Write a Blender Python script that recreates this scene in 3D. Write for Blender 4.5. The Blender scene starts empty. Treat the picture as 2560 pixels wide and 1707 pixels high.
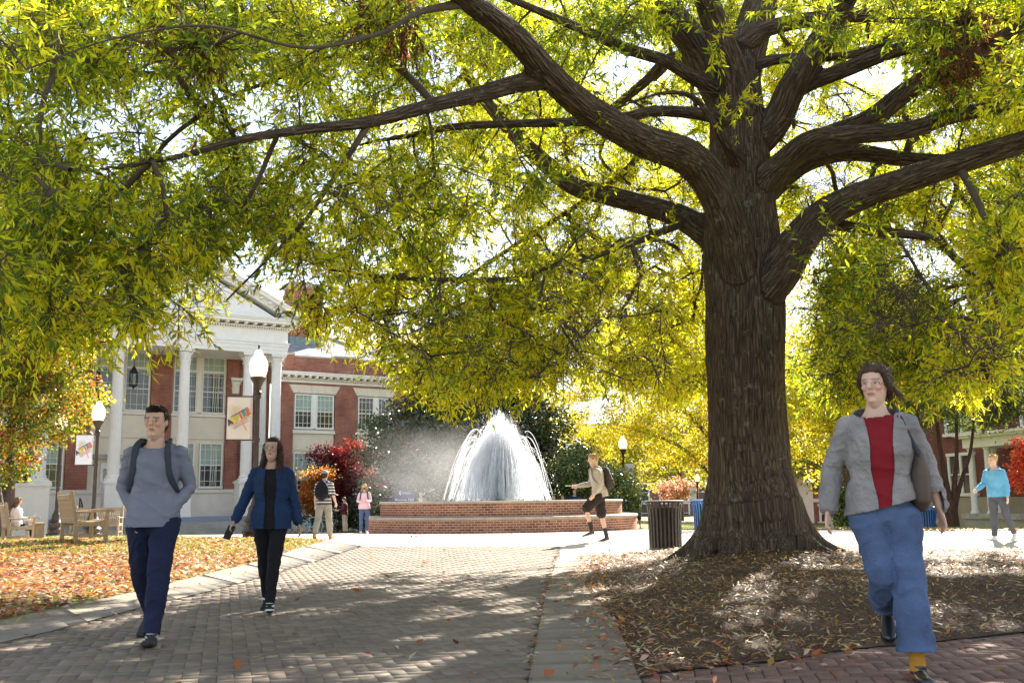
import bpy, bmesh, math, random
import numpy as np
from mathutils import Vector, Matrix
from mathutils.geometry import delaunay_2d_cdt
R_ = math.radians
sc = bpy.context.scene
rng = np.random.default_rng(7)
random.seed(7)

# ------------------------------------------------------------ camera, sky, sun, exposure
PITCH, ROLL, CZ = R_(9.05), R_(-0.7), 1.05
cd = bpy.data.cameras.new('camera'); cam = bpy.data.objects.new('camera', cd)
sc.collection.objects.link(cam); sc.camera = cam
cd.lens = 35.0; cd.sensor_width = 36.0; cd.clip_end = 2000; cd.clip_start = 0.05
camR = Matrix.Rotation(math.pi/2+PITCH, 3, 'X') @ Matrix.Rotation(ROLL, 3, 'Z')
cam.matrix_world = Matrix.Translation((0, 0, CZ)) @ camR.to_4x4()
SUN_AZ, SUN_EL = R_(24), R_(34)
w = bpy.data.worlds.new('World'); sc.world = w; w.use_nodes = True
nt = w.node_tree; bg = nt.nodes['Background']
sky = nt.nodes.new('ShaderNodeTexSky'); sky.sky_type = 'NISHITA'; sky.sun_disc = False
sky.sun_elevation = SUN_EL; sky.sun_rotation = SUN_AZ; sky.air_density = 1.0; sky.dust_density = 0.15; sky.ozone_density = 1.0
hs = nt.nodes.new('ShaderNodeHueSaturation'); hs.inputs['Saturation'].default_value = 0.62
nt.links.new(sky.outputs[0], hs.inputs['Color']); nt.links.new(hs.outputs[0], bg.inputs[0]); bg.inputs[1].default_value = 0.078
sl = bpy.data.lights.new('sun', 'SUN'); so = bpy.data.objects.new('sun', sl); sc.collection.objects.link(so)
sl.energy = 5.0; sl.angle = R_(0.5); sl.color = (1.0, 0.93, 0.82)
sdir = Vector((math.cos(SUN_EL)*math.sin(SUN_AZ), math.cos(SUN_EL)*math.cos(SUN_AZ), math.sin(SUN_EL)))
so.rotation_euler = (-sdir).to_track_quat('-Z', 'Y').to_euler()
vs = sc.view_settings; vs.view_transform = 'Standard'; vs.look = 'None'; vs.exposure = 2.2; vs.gamma = 1.0
sc.render.film_transparent = False
cy = sc.cycles; cy.max_bounces = 9; cy.diffuse_bounces = 5; cy.glossy_bounces = 2; cy.transmission_bounces = 8
cy.transparent_max_bounces = 12; cy.volume_bounces = 0; cy.caustics_reflective = False; cy.caustics_refractive = False
cy.sample_clamp_indirect = 6.0
try: cy.use_denoising = True
except Exception: pass

# ------------------------------------------------------------ places: from a direction of view and a distance to a point of the world
FPX = 2489.0
def ray(u, v):
    return camR @ Vector(((u-1280)/FPX, -(v-853.5)/FPX, -1.0))
def at(u, v, D):
    d = ray(u, v); t = D/d.y; return Vector((0, 0, CZ)) + d*t
def gp(u, v, z=0.0):
    d = ray(u, v); t = (z-CZ)/d.z; return Vector((0, 0, CZ)) + d*t
def atx(u, D):                       # x at a depth for a column of the picture near eye level
    return at(u, 1250, D).x
def sst(x):
    x = np.clip(x, 0, 1); return x*x*(3-2*x)
def zg(x, y):
    x = np.asarray(x, float); y = np.asarray(y, float)
    z = -0.58*sst((y-31)/27.0) - 0.22*sst((x-8)/8)*sst((y-29)/10)
    z = z + 0.12*np.exp(-((y-23.5)/4.6)**2)*sst((17-np.abs(x))/5)
    z = z + 0.13*np.exp(-((x+10.0)/4.0)**2-((y-21.5)/4.2)**2)
    return z
def zgf(x, y): return float(zg(x, y))

# ------------------------------------------------------------ mesh helpers
COL = sc.collection
def link(o, parent=None):
    COL.objects.link(o)
    if parent is not None: o.parent = parent
    return o
def tag(o, label=None, cat=None, group=None, kind=None):
    if label: o['label'] = label
    if cat: o['category'] = cat
    if group: o['group'] = group
    if kind: o['kind'] = kind
    return o
def empty(name, loc, rz=0.0, label=None, cat=None, group=None, scale=1.0):
    o = bpy.data.objects.new(name, None); o.location = loc; o.rotation_euler = (0, 0, rz); o.scale = (scale,)*3
    o.empty_display_size = 0.2
    link(o); return tag(o, label, cat, group)
def np_mesh(name, V, F, mat=None, parent=None, smooth=False, col=None, uvw=None):
    V = np.asarray(V, np.float32); F = np.asarray(F, np.int32)
    me = bpy.data.meshes.new(name)
    me.vertices.add(len(V)); me.vertices.foreach_set('co', V.ravel())
    k = F.shape[1]; n = len(F)
    me.loops.add(n*k); me.loops.foreach_set('vertex_index', F.ravel())
    me.polygons.add(n); me.polygons.foreach_set('loop_start', np.arange(0, n*k, k, dtype=np.int32))
    me.update(calc_edges=True)
    if smooth: me.polygons.foreach_set('use_smooth', np.ones(n, bool))
    if col is not None:
        a = me.color_attributes.new('Col', 'FLOAT_COLOR', 'POINT')
        c = np.ones((len(V), 4), np.float32); c[:, :3] = col; a.data.foreach_set('color', c.ravel())
    if uvw is not None:
        a = me.attributes.new('bk', 'FLOAT_VECTOR', 'POINT'); a.data.foreach_set('vector', np.asarray(uvw, np.float32).ravel())
    if mat: me.materials.append(mat)
    o = bpy.data.objects.new(name, me); return link(o, parent)
class MB:
    """collects simple solids, then links them as ONE mesh object"""
    def __init__(s): s.v = []; s.f = []
    def add(s, vs, fs):
        b = len(s.v); s.v += [tuple(p) for p in vs]; s.f += [tuple(i+b for i in f) for f in fs]; return s
    def box(s, x0, x1, y0, y1, z0, z1, m=None):
        vs = [(x0,y0,z0),(x1,y0,z0),(x1,y1,z0),(x0,y1,z0),(x0,y0,z1),(x1,y0,z1),(x1,y1,z1),(x0,y1,z1)]
        if m is not None: vs = [m @ Vector(p) for p in vs]
        return s.add(vs, [(0,3,2,1),(4,5,6,7),(0,1,5,4),(1,2,6,5),(2,3,7,6),(3,0,4,7)])
    def beam(s, a, b, w, h, up=(0,0,1)):
        a = Vector(a); b = Vector(b); d = (b-a).normalized(); u = Vector(up)
        sx = d.cross(u).normalized(); uz = sx.cross(d).normalized()
        vs = []
        for p in (a, b):
            for i, j in ((-1,-1),(1,-1),(1,1),(-1,1)): vs.append(p+sx*i*w/2+uz*j*h/2)
        return s.add(vs, [(3,2,1,0),(4,5,6,7),(0,1,5,4),(1,2,6,5),(2,3,7,6),(3,0,4,7)])
    def prism(s, poly, z0, z1, m=None):           # poly in xy
        n = len(poly); vs = [(x,y,z0) for x,y in poly]+[(x,y,z1) for x,y in poly]
        if m is not None: vs = [m @ Vector(p) for p in vs]
        return s.add(vs, [tuple(range(n-1,-1,-1)), tuple(range(n,2*n))]+[(i,(i+1)%n,n+(i+1)%n,n+i) for i in range(n)])
    def prismy(s, poly, y0, y1):                  # poly in xz, extruded along y
        n = len(poly); vs = [(x,y0,z) for x,z in poly]+[(x,y1,z) for x,z in poly]
        return s.add(vs, [tuple(range(n)), tuple(range(2*n-1,n-1,-1))]+[(i,n+i,n+(i+1)%n,(i+1)%n) for i in range(n)])
    def lathe(s, prof, n=24, c=(0,0,0), flute=0, fd=0.0, closed=True):
        vs = []; fs = []
        for r, z in prof:
            for i in range(n):
                a = 2*math.pi*i/n; rr = r*(1-fd*abs(math.cos(flute*a/2))) if flute else r
                vs.append((c[0]+rr*math.cos(a), c[1]+rr*math.sin(a), c[2]+z))
        for k in range(len(prof)-1):
            for i in range(n):
                j = (i+1) % n; fs.append((k*n+i, k*n+j, (k+1)*n+j, (k+1)*n+i))
        if closed:
            fs.append(tuple(range(n-1,-1,-1))); fs.append(tuple(range((len(prof)-1)*n, len(prof)*n)))
        return s.add(vs, fs)
    def tube(s, pts, rad, n=6, cap=True):
        V, F = loft_np([pts], [rad], n); return s.add([tuple(p) for p in V], [tuple(f) for f in F]+([tuple(range(n-1,-1,-1)), tuple(range(len(V)-n, len(V)))] if cap else []))
    def build(s, name, mat=None, parent=None, smooth=False, bevel=0.0):
        me = bpy.data.meshes.new(name); me.from_pydata(s.v, [], s.f); me.update()
        if smooth: me.polygons.foreach_set('use_smooth', np.ones(len(me.polygons), bool))
        if mat: me.materials.append(mat)
        o = bpy.data.objects.new(name, me); link(o, parent)
        if smooth == 2:
            try: me.set_sharp_from_angle(angle=R_(40))
            except Exception: pass
        if bevel:
            b = o.modifiers.new('bevel', 'BEVEL'); b.width = bevel; b.segments = 2; b.limit_method = 'ANGLE'
        return o
def loft_np(paths, rads, n=6):
    """round tubes along polylines; returns V, F (quads)"""
    Vs = []; Fs = []; base = 0
    ang = np.linspace(0, 2*np.pi, n, endpoint=False); ca, sa = np.cos(ang), np.sin(ang)
    for P, r in zip(paths, rads):
        P = np.asarray(P, float); m = len(P); r = np.broadcast_to(np.asarray(r, float), (m,))
        T = np.gradient(P, axis=0); T /= np.linalg.norm(T, axis=1, keepdims=True)+1e-9
        up = np.array([0, 0, 1.0]) if abs(T[0, 2]) < 0.9 else np.array([1.0, 0, 0])
        N = np.empty_like(P); a = np.cross(up, T[0]); a /= np.linalg.norm(a); N[0] = a
        for i in range(1, m):
            a = N[i-1]-T[i]*np.dot(N[i-1], T[i]); N[i] = a/(np.linalg.norm(a)+1e-9)
        B = np.cross(T, N)
        V = P[:, None, :]+r[:, None, None]*(ca[None, :, None]*N[:, None, :]+sa[None, :, None]*B[:, None, :])
        Vs.append(V.reshape(-1, 3))
        i = np.arange(m-1)[:, None]*n; j = np.arange(n)[None, :]; k = (j+1) % n
        Fs.append(np.stack([i+j, i+k, i+n+k, i+n+j], -1).reshape(-1, 4)+base); base += m*n
    return np.concatenate(Vs), np.concatenate(Fs)
def inpoly(x, y, poly):
    x = np.asarray(x); y = np.asarray(y); ins = np.zeros(x.shape, bool); n = len(poly)
    for i in range(n):
        x0, y0 = poly[i]; x1, y1 = poly[(i+1) % n]
        if y0 == y1: continue
        c = ((y0 > y) != (y1 > y)) & (x < (x1-x0)*(y-y0)/(y1-y0)+x0); ins ^= c
    return ins
def dpoly(x, y, poly):
    d = np.full(np.shape(x), 1e9); n = len(poly)
    for i in range(n):
        a = np.array(poly[i]); b = np.array(poly[(i+1) % n]); e = b-a; L = e@e+1e-12
        t = np.clip(((x-a[0])*e[0]+(y-a[1])*e[1])/L, 0, 1)
        d = np.minimum(d, np.hypot(x-a[0]-t*e[0], y-a[1]-t*e[1]))
    return d
def sheet(name, poly, step, zoff, mat, zf=None, label=None, kind='structure'):
    zf = zf or zg; pts = []; n = len(poly)
    for i in range(n):
        a = Vector(poly[i]); b = Vector(poly[(i+1) % n]); k = max(1, int((b-a).length/step))
        for j in range(k): pts.append(a.lerp(b, j/k))
    nb = len(pts); P = np.array([tuple(p) for p in pts])
    x0, y0 = P.min(0); x1, y1 = P.max(0)
    gx, gy = np.meshgrid(np.arange(x0+step/2, x1, step), np.arange(y0+step/2, y1, step)); gx = gx.ravel(); gy = gy.ravel()
    m = inpoly(gx, gy, [tuple(q) for q in P]); gx, gy = gx[m], gy[m]
    m = dpoly(gx, gy, poly) > step*0.3; gx, gy = gx[m], gy[m]
    allp = pts+[Vector((a, b)) for a, b in zip(gx, gy)]
    r = delaunay_2d_cdt(allp, [(i, (i+1) % nb) for i in range(nb)], [], 1, 1e-6)
    V = np.array([(p.x, p.y) for p in r[0]]); z = zf(V[:, 0], V[:, 1])+zoff
    F = []
    for f in r[2]:
        a, b, c = [V[i] for i in f]
        if (b[0]-a[0])*(c[1]-a[1])-(b[1]-a[1])*(c[0]-a[0]) < 0: f = f[::-1]
        F.append(tuple(f))
    o = np_mesh(name, np.column_stack([V, z]), np.array(F), mat, smooth=True)
    tag(o, label, None, None, kind); return o

# ------------------------------------------------------------ materials
def nodes(m): return m.node_tree.nodes, m.node_tree.links
def mk(name, col, rough=0.7, metal=0.0, var=0.0, vscale=6.0, bump=0.0, bscale=30.0, col2=None, spec=0.4, coat=0.0, coord='Object', detail=5.0):
    m = bpy.data.materials.new(name); m.use_nodes = True; N, L = nodes(m); b = N['Principled BSDF']
    b.inputs['Base Color'].default_value = (*col, 1); b.inputs['Roughness'].default_value = rough; b.inputs['Metallic'].default_value = metal
    b.inputs['Specular IOR Level'].default_value = spec; b.inputs['Coat Weight'].default_value = coat
    if var or col2 or bump:
        tc = N.new('ShaderNodeTexCoord')
    if var or col2:
        n = N.new('ShaderNodeTexNoise'); n.inputs['Scale'].default_value = vscale; n.inputs['Detail'].default_value = detail
        L.new(tc.outputs[coord], n.inputs['Vector'])
        r = N.new('ShaderNodeValToRGB'); r.color_ramp.elements[0].position = 0.32; r.color_ramp.elements[1].position = 0.68
        c2 = col2 or tuple(min(1, c*(1+var)) for c in col); c1 = col if col2 else tuple(c*(1-var) for c in col)
        r.color_ramp.elements[0].color = (*c1, 1); r.color_ramp.elements[1].color = (*c2, 1)
        L.new(n.outputs[0], r.inputs[0]); L.new(r.outputs[0], b.inputs['Base Color'])
    if bump:
        n2 = N.new('ShaderNodeTexNoise'); n2.inputs['Scale'].default_value = bscale; n2.inputs['Detail'].default_value = 6
        L.new(tc.outputs[coord], n2.inputs['Vector'])
        bp = N.new('ShaderNodeBump'); bp.inputs['Strength'].default_value = bump; bp.inputs['Distance'].default_value = 0.02
        L.new(n2.outputs[0], bp.inputs['Height']); L.new(bp.outputs[0], b.inputs['Normal'])
    return m
def mk_brick(name, c1, c2, mortar, bw=0.21, bh=0.075, ms=0.012, radial=0.0, blotch=0.25, rough=0.85, offx=(1, 1), vertical=True, off=0.5, vcol=0.0):
    m = bpy.data.materials.new(name); m.use_nodes = True; N, L = nodes(m); b = N['Principled BSDF']; b.inputs['Roughness'].default_value = rough
    b.inputs['Specular IOR Level'].default_value = 0.25
    tc = N.new('ShaderNodeTexCoord'); sp = N.new('ShaderNodeSeparateXYZ'); L.new(tc.outputs['Object'], sp.inputs[0])
    cb = N.new('ShaderNodeCombineXYZ')
    if radial:
        a = N.new('ShaderNodeMath'); a.operation = 'ARCTAN2'; L.new(sp.outputs[1], a.inputs[0]); L.new(sp.outputs[0], a.inputs[1])
        k = N.new('ShaderNodeMath'); k.operation = 'MULTIPLY'; L.new(a.outputs[0], k.inputs[0]); k.inputs[1].default_value = radial
        L.new(k.outputs[0], cb.inputs[0]); L.new(sp.outputs[2], cb.inputs[1])
    elif vertical:
        k = N.new('ShaderNodeMath'); k.operation = 'ADD'; L.new(sp.outputs[0], k.inputs[0]); L.new(sp.outputs[1], k.inputs[1])
        L.new(k.outputs[0], cb.inputs[0]); L.new(sp.outputs[2], cb.inputs[1])
    else:
        L.new(sp.outputs[0], cb.inputs[0]); L.new(sp.outputs[1], cb.inputs[1])
    bt = N.new('ShaderNodeTexBrick'); bt.inputs['Scale'].default_value = 1.0; bt.inputs['Brick Width'].default_value = bw; bt.inputs['Row Height'].default_value = bh
    bt.inputs['Mortar Size'].default_value = ms/2; bt.inputs['Mortar Smooth'].default_value = 0.1; bt.offset = off; bt.inputs['Bias'].default_value = 0.0
    bt.inputs['Color1'].default_value = (*c1, 1); bt.inputs['Color2'].default_value = (*c2, 1); bt.inputs['Mortar'].default_value = (*mortar, 1)
    L.new(cb.outputs[0], bt.inputs['Vector'])
    n = N.new('ShaderNodeTexNoise'); n.inputs['Scale'].default_value = 1.3; n.inputs['Detail'].default_value = 8; L.new(tc.outputs['Object'], n.inputs['Vector'])
    mp = N.new('ShaderNodeMapRange'); mp.inputs[1].default_value = 0.3; mp.inputs[2].default_value = 0.7; mp.inputs[3].default_value = 1-blotch; mp.inputs[4].default_value = 1+blotch
    L.new(n.outputs[0], mp.inputs[0])
    mx = N.new('ShaderNodeMix'); mx.data_type = 'RGBA'; mx.blend_type = 'MULTIPLY'; mx.inputs[0].default_value = 1.0
    L.new(bt.outputs[0], mx.inputs[6]); L.new(mp.outputs[0], mx.inputs[7]); L.new(mx.outputs[2], b.inputs['Base Color'])
    bp = N.new('ShaderNodeBump'); bp.inputs['Strength'].default_value = 0.5; bp.inputs['Distance'].default_value = 0.01; bp.invert = True
    L.new(bt.outputs['Fac'], bp.inputs['Height']); L.new(bp.outputs[0], b.inputs['Normal'])
    return m
def mk_leaf(name, transl=0.5, gloss=0.25, rough=0.45, tint=(1, 1, 1), tgain=1.6):
    m = bpy.data.materials.new(name); m.use_nodes = True; N, L = nodes(m)
    for n in list(N):
        if n.type != 'OUTPUT_MATERIAL': N.remove(n)
    out = [n for n in N if n.type == 'OUTPUT_MATERIAL'][0]
    at_ = N.new('ShaderNodeAttribute'); at_.attribute_name = 'Col'
    b = N.new('ShaderNodeBsdfPrincipled'); b.inputs['Roughness'].default_value = rough; b.inputs['Specular IOR Level'].default_value = gloss
    L.new(at_.outputs['Color'], b.inputs['Base Color'])
    t = N.new('ShaderNodeBsdfTranslucent')
    g = N.new('ShaderNodeMix'); g.data_type = 'RGBA'; g.blend_type = 'MULTIPLY'; g.inputs[0].default_value = 1.0; g.inputs[7].default_value = (tgain*tint[0], tgain*tint[1], tgain*tint[2], 1); g.clamp_result = True
    L.new(at_.outputs['Color'], g.inputs[6]); L.new(g.outputs[2], t.inputs[0])
    ms = N.new('ShaderNodeMixShader'); ms.inputs[0].default_value = transl
    L.new(b.outputs[0], ms.inputs[1]); L.new(t.outputs[0], ms.inputs[2]); L.new(ms.outputs[0], out.inputs[0])
    return m
def mk_attr(name, rough=0.6, spec=0.3, bump=0.0, bscale=60, sss=0.0):
    m = bpy.data.materials.new(name); m.use_nodes = True; N, L = nodes(m); b = N['Principled BSDF']
    a = N.new('ShaderNodeAttribute'); a.attribute_name = 'Col'; L.new(a.outputs['Color'], b.inputs['Base Color'])
    b.inputs['Roughness'].default_value = rough; b.inputs['Specular IOR Level'].default_value = spec
    if sss: b.inputs['Subsurface Weight'].default_value = sss; b.inputs['Subsurface Scale'].default_value = 0.02
    if bump:
        tc = N.new('ShaderNodeTexCoord'); n2 = N.new('ShaderNodeTexNoise'); n2.inputs['Scale'].default_value = bscale; L.new(tc.outputs['Object'], n2.inputs['Vector'])
        bp = N.new('ShaderNodeBump'); bp.inputs['Strength'].default_value = bump; bp.inputs['Distance'].default_value = 0.01
        L.new(n2.outputs[0], bp.inputs['Height']); L.new(bp.outputs[0], b.inputs['Normal'])
    return m
def mk_ground(name, ca, cb_, speck=0.3, sscale=180.0, big=0.6, joints=None, rough=0.9, stain=0.25, bump=0.3):
    m = bpy.data.materials.new(name); m.use_nodes = True; N, L = nodes(m); b = N['Principled BSDF']; b.inputs['Roughness'].default_value = rough; b.inputs['Specular IOR Level'].default_value = 0.25
    tc = N.new('ShaderNodeTexCoord')
    n1 = N.new('ShaderNodeTexNoise'); n1.inputs['Scale'].default_value = big; n1.inputs['Detail'].default_value = 8; n1.inputs['Roughness'].default_value = 0.65
    n2 = N.new('ShaderNodeTexNoise'); n2.inputs['Scale'].default_value = sscale; n2.inputs['Detail'].default_value = 2
    L.new(tc.outputs['Object'], n1.inputs[0]); L.new(tc.outputs['Object'], n2.inputs[0])
    r = N.new('ShaderNodeValToRGB'); r.color_ramp.elements[0].position = 0.35; r.color_ramp.elements[1].position = 0.65
    r.color_ramp.elements[0].color = (*ca, 1); r.color_ramp.elements[1].color = (*cb_, 1); L.new(n1.outputs[0], r.inputs[0])
    mp = N.new('ShaderNodeMapRange'); mp.inputs[1].default_value = 0.3; mp.inputs[2].default_value = 0.7; mp.inputs[3].default_value = 1-speck; mp.inputs[4].default_value = 1+speck
    L.new(n2.outputs[0], mp.inputs[0])
    mx = N.new('ShaderNodeMix'); mx.data_type = 'RGBA'; mx.blend_type = 'MULTIPLY'; mx.inputs[0].default_value = 1.0
    L.new(r.outputs[0], mx.inputs[6]); L.new(mp.outputs[0], mx.inputs[7]); src = mx.outputs[2]
    L.new(src, b.inputs['Base Color'])
    bp = N.new('ShaderNodeBump'); bp.inputs['Strength'].default_value = bump; bp.inputs['Distance'].default_value = 0.006
    L.new(n2.outputs[0], bp.inputs['Height']); L.new(bp.outputs[0], b.inputs['Normal'])
    return m
M = {}
M['white'] = mk('white_paint', (0.80, 0.79, 0.76), 0.55, var=0.04, vscale=3)
M['cream'] = mk('cream_panel', (0.74, 0.68, 0.55), 0.6, var=0.05, vscale=2)
M['cream2'] = mk('cream_trim', (0.78, 0.74, 0.66), 0.6, var=0.05, vscale=2)
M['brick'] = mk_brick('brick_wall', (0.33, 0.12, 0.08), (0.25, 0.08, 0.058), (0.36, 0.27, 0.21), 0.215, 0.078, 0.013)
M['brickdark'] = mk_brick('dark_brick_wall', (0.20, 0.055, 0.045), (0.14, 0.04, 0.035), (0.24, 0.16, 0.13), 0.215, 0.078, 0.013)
M['brickfar'] = mk_brick('far_brick_wall', (0.27, 0.12, 0.10), (0.22, 0.09, 0.08), (0.34, 0.26, 0.22), 0.215, 0.078, 0.013)
M['glass'] = mk('window_glass', (0.045, 0.05, 0.05), 0.06, spec=0.7, var=0.5, vscale=0.7)
M['blind'] = mk('green_blind', (0.30, 0.40, 0.34), 0.35, var=0.1, vscale=1.5, spec=0.5)
M['curtain'] = mk('white_curtain', (0.62, 0.66, 0.60), 0.8, var=0.1)
M['stone'] = mk('cap_stone', (0.42, 0.39, 0.34), 0.8, var=0.25, vscale=3, bump=0.3, bscale=25)
M['coping'] = mk('coping_stone', (0.46, 0.38, 0.28), 0.75, col2=(0.34, 0.29, 0.23), vscale=2.2, bump=0.3, bscale=40)
M['slate'] = mk_brick('roof_slate', (0.33, 0.33, 0.34), (0.22, 0.23, 0.26), (0.12, 0.12, 0.14), 0.30, 0.14, 0.012, blotch=0.2, vertical=True)
M['copper'] = mk('copper_flashing', (0.16, 0.24, 0.24), 0.6, var=0.2)
M['bluegrey'] = mk('blue_grey_paint', (0.24, 0.29, 0.38), 0.6)
M['step'] = mk('grey_step', (0.36, 0.34, 0.31), 0.85, var=0.2, vscale=1.2, bump=0.2)
M['bronze'] = mk('dark_bronze_metal', (0.055, 0.04, 0.03), 0.45, metal=0.3, var=0.2, vscale=8, bump=0.15, bscale=20)
M['black'] = mk('black_metal', (0.02, 0.02, 0.022), 0.4, metal=0.2)
M['binbrown'] = mk('brown_slat_metal', (0.065, 0.052, 0.042), 0.38, metal=0.35, var=0.15, vscale=5)
M['binblue'] = mk('blue_slat_metal', (0.03, 0.12, 0.36), 0.4, metal=0.2, var=0.15, vscale=5)
M['liner'] = mk('black_liner', (0.012, 0.012, 0.014), 0.5)
M['teak'] = mk('weathered_teak', (0.36, 0.25, 0.13), 0.75, col2=(0.27, 0.21, 0.15), vscale=9, bump=0.35, bscale=60)
M['water'] = mk('basin_water', (0.10, 0.13, 0.14), 0.08, spec=0.8, bump=0.6, bscale=9)
M['wfountain'] = mk_brick('fountain_brick', (0.34, 0.13, 0.07), (0.18, 0.06, 0.04), (0.50, 0.40, 0.29), 0.215, 0.082, 0.016, radial=5.15, blotch=0.18)
M['wfountain2'] = mk_brick('fountain_brick_upper', (0.34, 0.13, 0.07), (0.18, 0.06, 0.04), (0.50, 0.40, 0.29), 0.215, 0.082, 0.016, radial=4.6, blotch=0.18)
M['bannerm'] = mk('banner_cloth', (0.72, 0.64, 0.60), 0.8, var=0.05, vscale=3)
M['bannerlav'] = mk('banner_cloth_pale', (0.72, 0.68, 0.74), 0.8, var=0.05, vscale=3)

# ------------------------------------------------------------ the ground
def pxpoly(l, z=0.0): return [tuple(gp(u, v, z).xy) for u, v in l]
M['earth'] = mk_ground('dry_grass_earth', (0.10, 0.10, 0.03), (0.16, 0.13, 0.05), 0.45, 60, 0.8, bump=0.8)
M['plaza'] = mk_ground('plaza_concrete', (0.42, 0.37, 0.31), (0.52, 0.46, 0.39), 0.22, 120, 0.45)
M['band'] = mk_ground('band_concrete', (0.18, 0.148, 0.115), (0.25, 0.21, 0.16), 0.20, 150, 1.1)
M['bed'] = mk('joint_sand', (0.055, 0.045, 0.035), 0.95)
M['lawn'] = mk_ground('lawn_turf', (0.10, 0.13, 0.025), (0.20, 0.15, 0.04), 0.5, 90, 1.6, bump=0.8)
M['verge'] = mk_ground('verge_turf', (0.12, 0.17, 0.02), (0.22, 0.21, 0.03), 0.5, 40, 0.9, bump=0.8)
M['mulch'] = mk_ground('bark_mulch', (0.055, 0.030, 0.018), (0.10, 0.060, 0.035), 0.6, 70, 2.0, bump=1.0)
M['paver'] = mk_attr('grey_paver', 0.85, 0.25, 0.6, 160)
M['bpaver'] = mk_attr('red_brick_paver', 0.85, 0.25, 0.6, 160)
gx = np.concatenate([-np.geomspace(600, 3, 26), np.linspace(-2.5, 2.5, 5), np.geomspace(3, 600, 26)])
gy = np.concatenate([[-300, -60, -10], np.arange(0, 70, 2.0), np.geomspace(72, 900, 14)])
GX, GY = np.meshgrid(gx, gy); nx_, ny_ = len(gx), len(gy)
V = np.column_stack([GX.ravel(), GY.ravel(), zg(GX.ravel(), GY.ravel())-0.05])
i = np.arange(ny_-1)[:, None]*nx_; j = np.arange(nx_-1)[None, :]
F = np.stack([i+j, i+j+1, i+j+1+nx_, i+j+nx_], -1).reshape(-1, 4)
tag(np_mesh('ground', V, F, M['earth'], smooth=True), kind='structure')
PLAZA = [(-34, 2), (3, 2), (34, 2), (34, 25.5), (20, 27.0), (12, 29.5), (9.5, 33.6), (5.6, 35.5), (5, 44), (-12, 46), (-34, 40)]
sheet('plaza', PLAZA, 1.0, 0.0, M['plaza'])
LAWN = pxpoly([(-700, 1725), (0, 1556), (352, 1480), (536, 1434), (651, 1409), (815, 1369)])+pxpoly([(708, 1355), (440, 1356)], 0.04)+pxpoly([(230, 1358), (-100, 1350)], 0.12)+[(-20, 23.5), (-22, 14)]
lawn_in = lambda x, y: np.clip(dpoly(x, y, LAWN)/0.5, 0, 1)
zlawn = lambda x, y: zg(x, y)+0.02+0.03*lawn_in(x, y)
sheet('lawn', LAWN, 0.5, 0.0, M['lawn'], zlawn)
STRIP = [(-30, 30.2), (-11.2, 30.6), (-9.6, 31.6), (-11, 33.2), (-30, 33.6)]
sheet('lawn_strip', STRIP, 0.6, 0.02, M['verge'])
VERGE = [(5.7, 36), (9.6, 34.2), (12.3, 30.2), (20, 27.6), (34, 26), (70, 24), (70, 64), (5, 64)]
sheet('grass_verge', VERGE, 1.4, 0.02, M['verge'])
# left concrete band: between the lawn edge and the paver edge
inner = pxpoly([(-160, 1596), (0, 1556), (352, 1480), (536, 1434), (651, 1409), (815, 1369)])
outer = pxpoly([(-160, 1650), (0, 1612), (134, 1581), (360, 1520), (536, 1478), (727, 1424), (905, 1379)])
def resamp(poly, n):
    P = np.array(poly); d = np.r_[0, np.cumsum(np.hypot(*np.diff(P, axis=0).T))]; t = np.linspace(0, d[-1], n)
    return np.column_stack([np.interp(t, d, P[:, k]) for k in (0, 1)])
def slabs(name, A, B, n, zo, gap, mat, nsub=4):
    A = resamp(A, n*nsub+1); B = resamp(B, n*nsub+1); V = []; F = []
    for s in range(n):
        for q in range(nsub):
            k = s*nsub+q
            t0 = gap if q == 0 else 0; t1 = 1-gap if q == nsub-1 else 1
            a0 = A[k]*(1-t0)+A[k+1]*t0; a1 = A[k]*(1-t1)+A[k+1]*t1; b0 = B[k]*(1-t0)+B[k+1]*t0; b1 = B[k]*(1-t1)+B[k+1]*t1
            c = len(V)
            for p in (a0, a1, b1, b0): V.append((p[0], p[1], zgf(*p)+zo))
            for p in (a0, a1, b1, b0): V.append((p[0], p[1], zgf(*p)-0.02))
            F += [(c, c+3, c+2, c+1), (c+4, c+5, c+1, c), (c+7, c+6, c+2, c+3)[::-1]]
            if q == 0: F.append((c+4, c, c+3, c+7))
            if q == nsub-1: F.append((c+5, c+6, c+2, c+1))
    o = np_mesh(name, V, np.array(F), mat); tag(o, kind='structure'); return o
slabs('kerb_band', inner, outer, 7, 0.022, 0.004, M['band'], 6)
rl = pxpoly([(1316, 1760), (1322, 1707), (1351, 1556), (1366, 1480), (1393, 1399)]); rr = pxpoly([(1620, 1760), (1600, 1702), (1538, 1556), (1458, 1468), (1489, 1393)])
rr = [rr[0], rr[1], rr[2], (rr[3][0]+0.25, rr[3][1]), (rr[4][0]+0.1, rr[4][1])]
slabs('path_band', rl, rr, 22, 0.02, 0.008, M['band'], 3)
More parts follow.
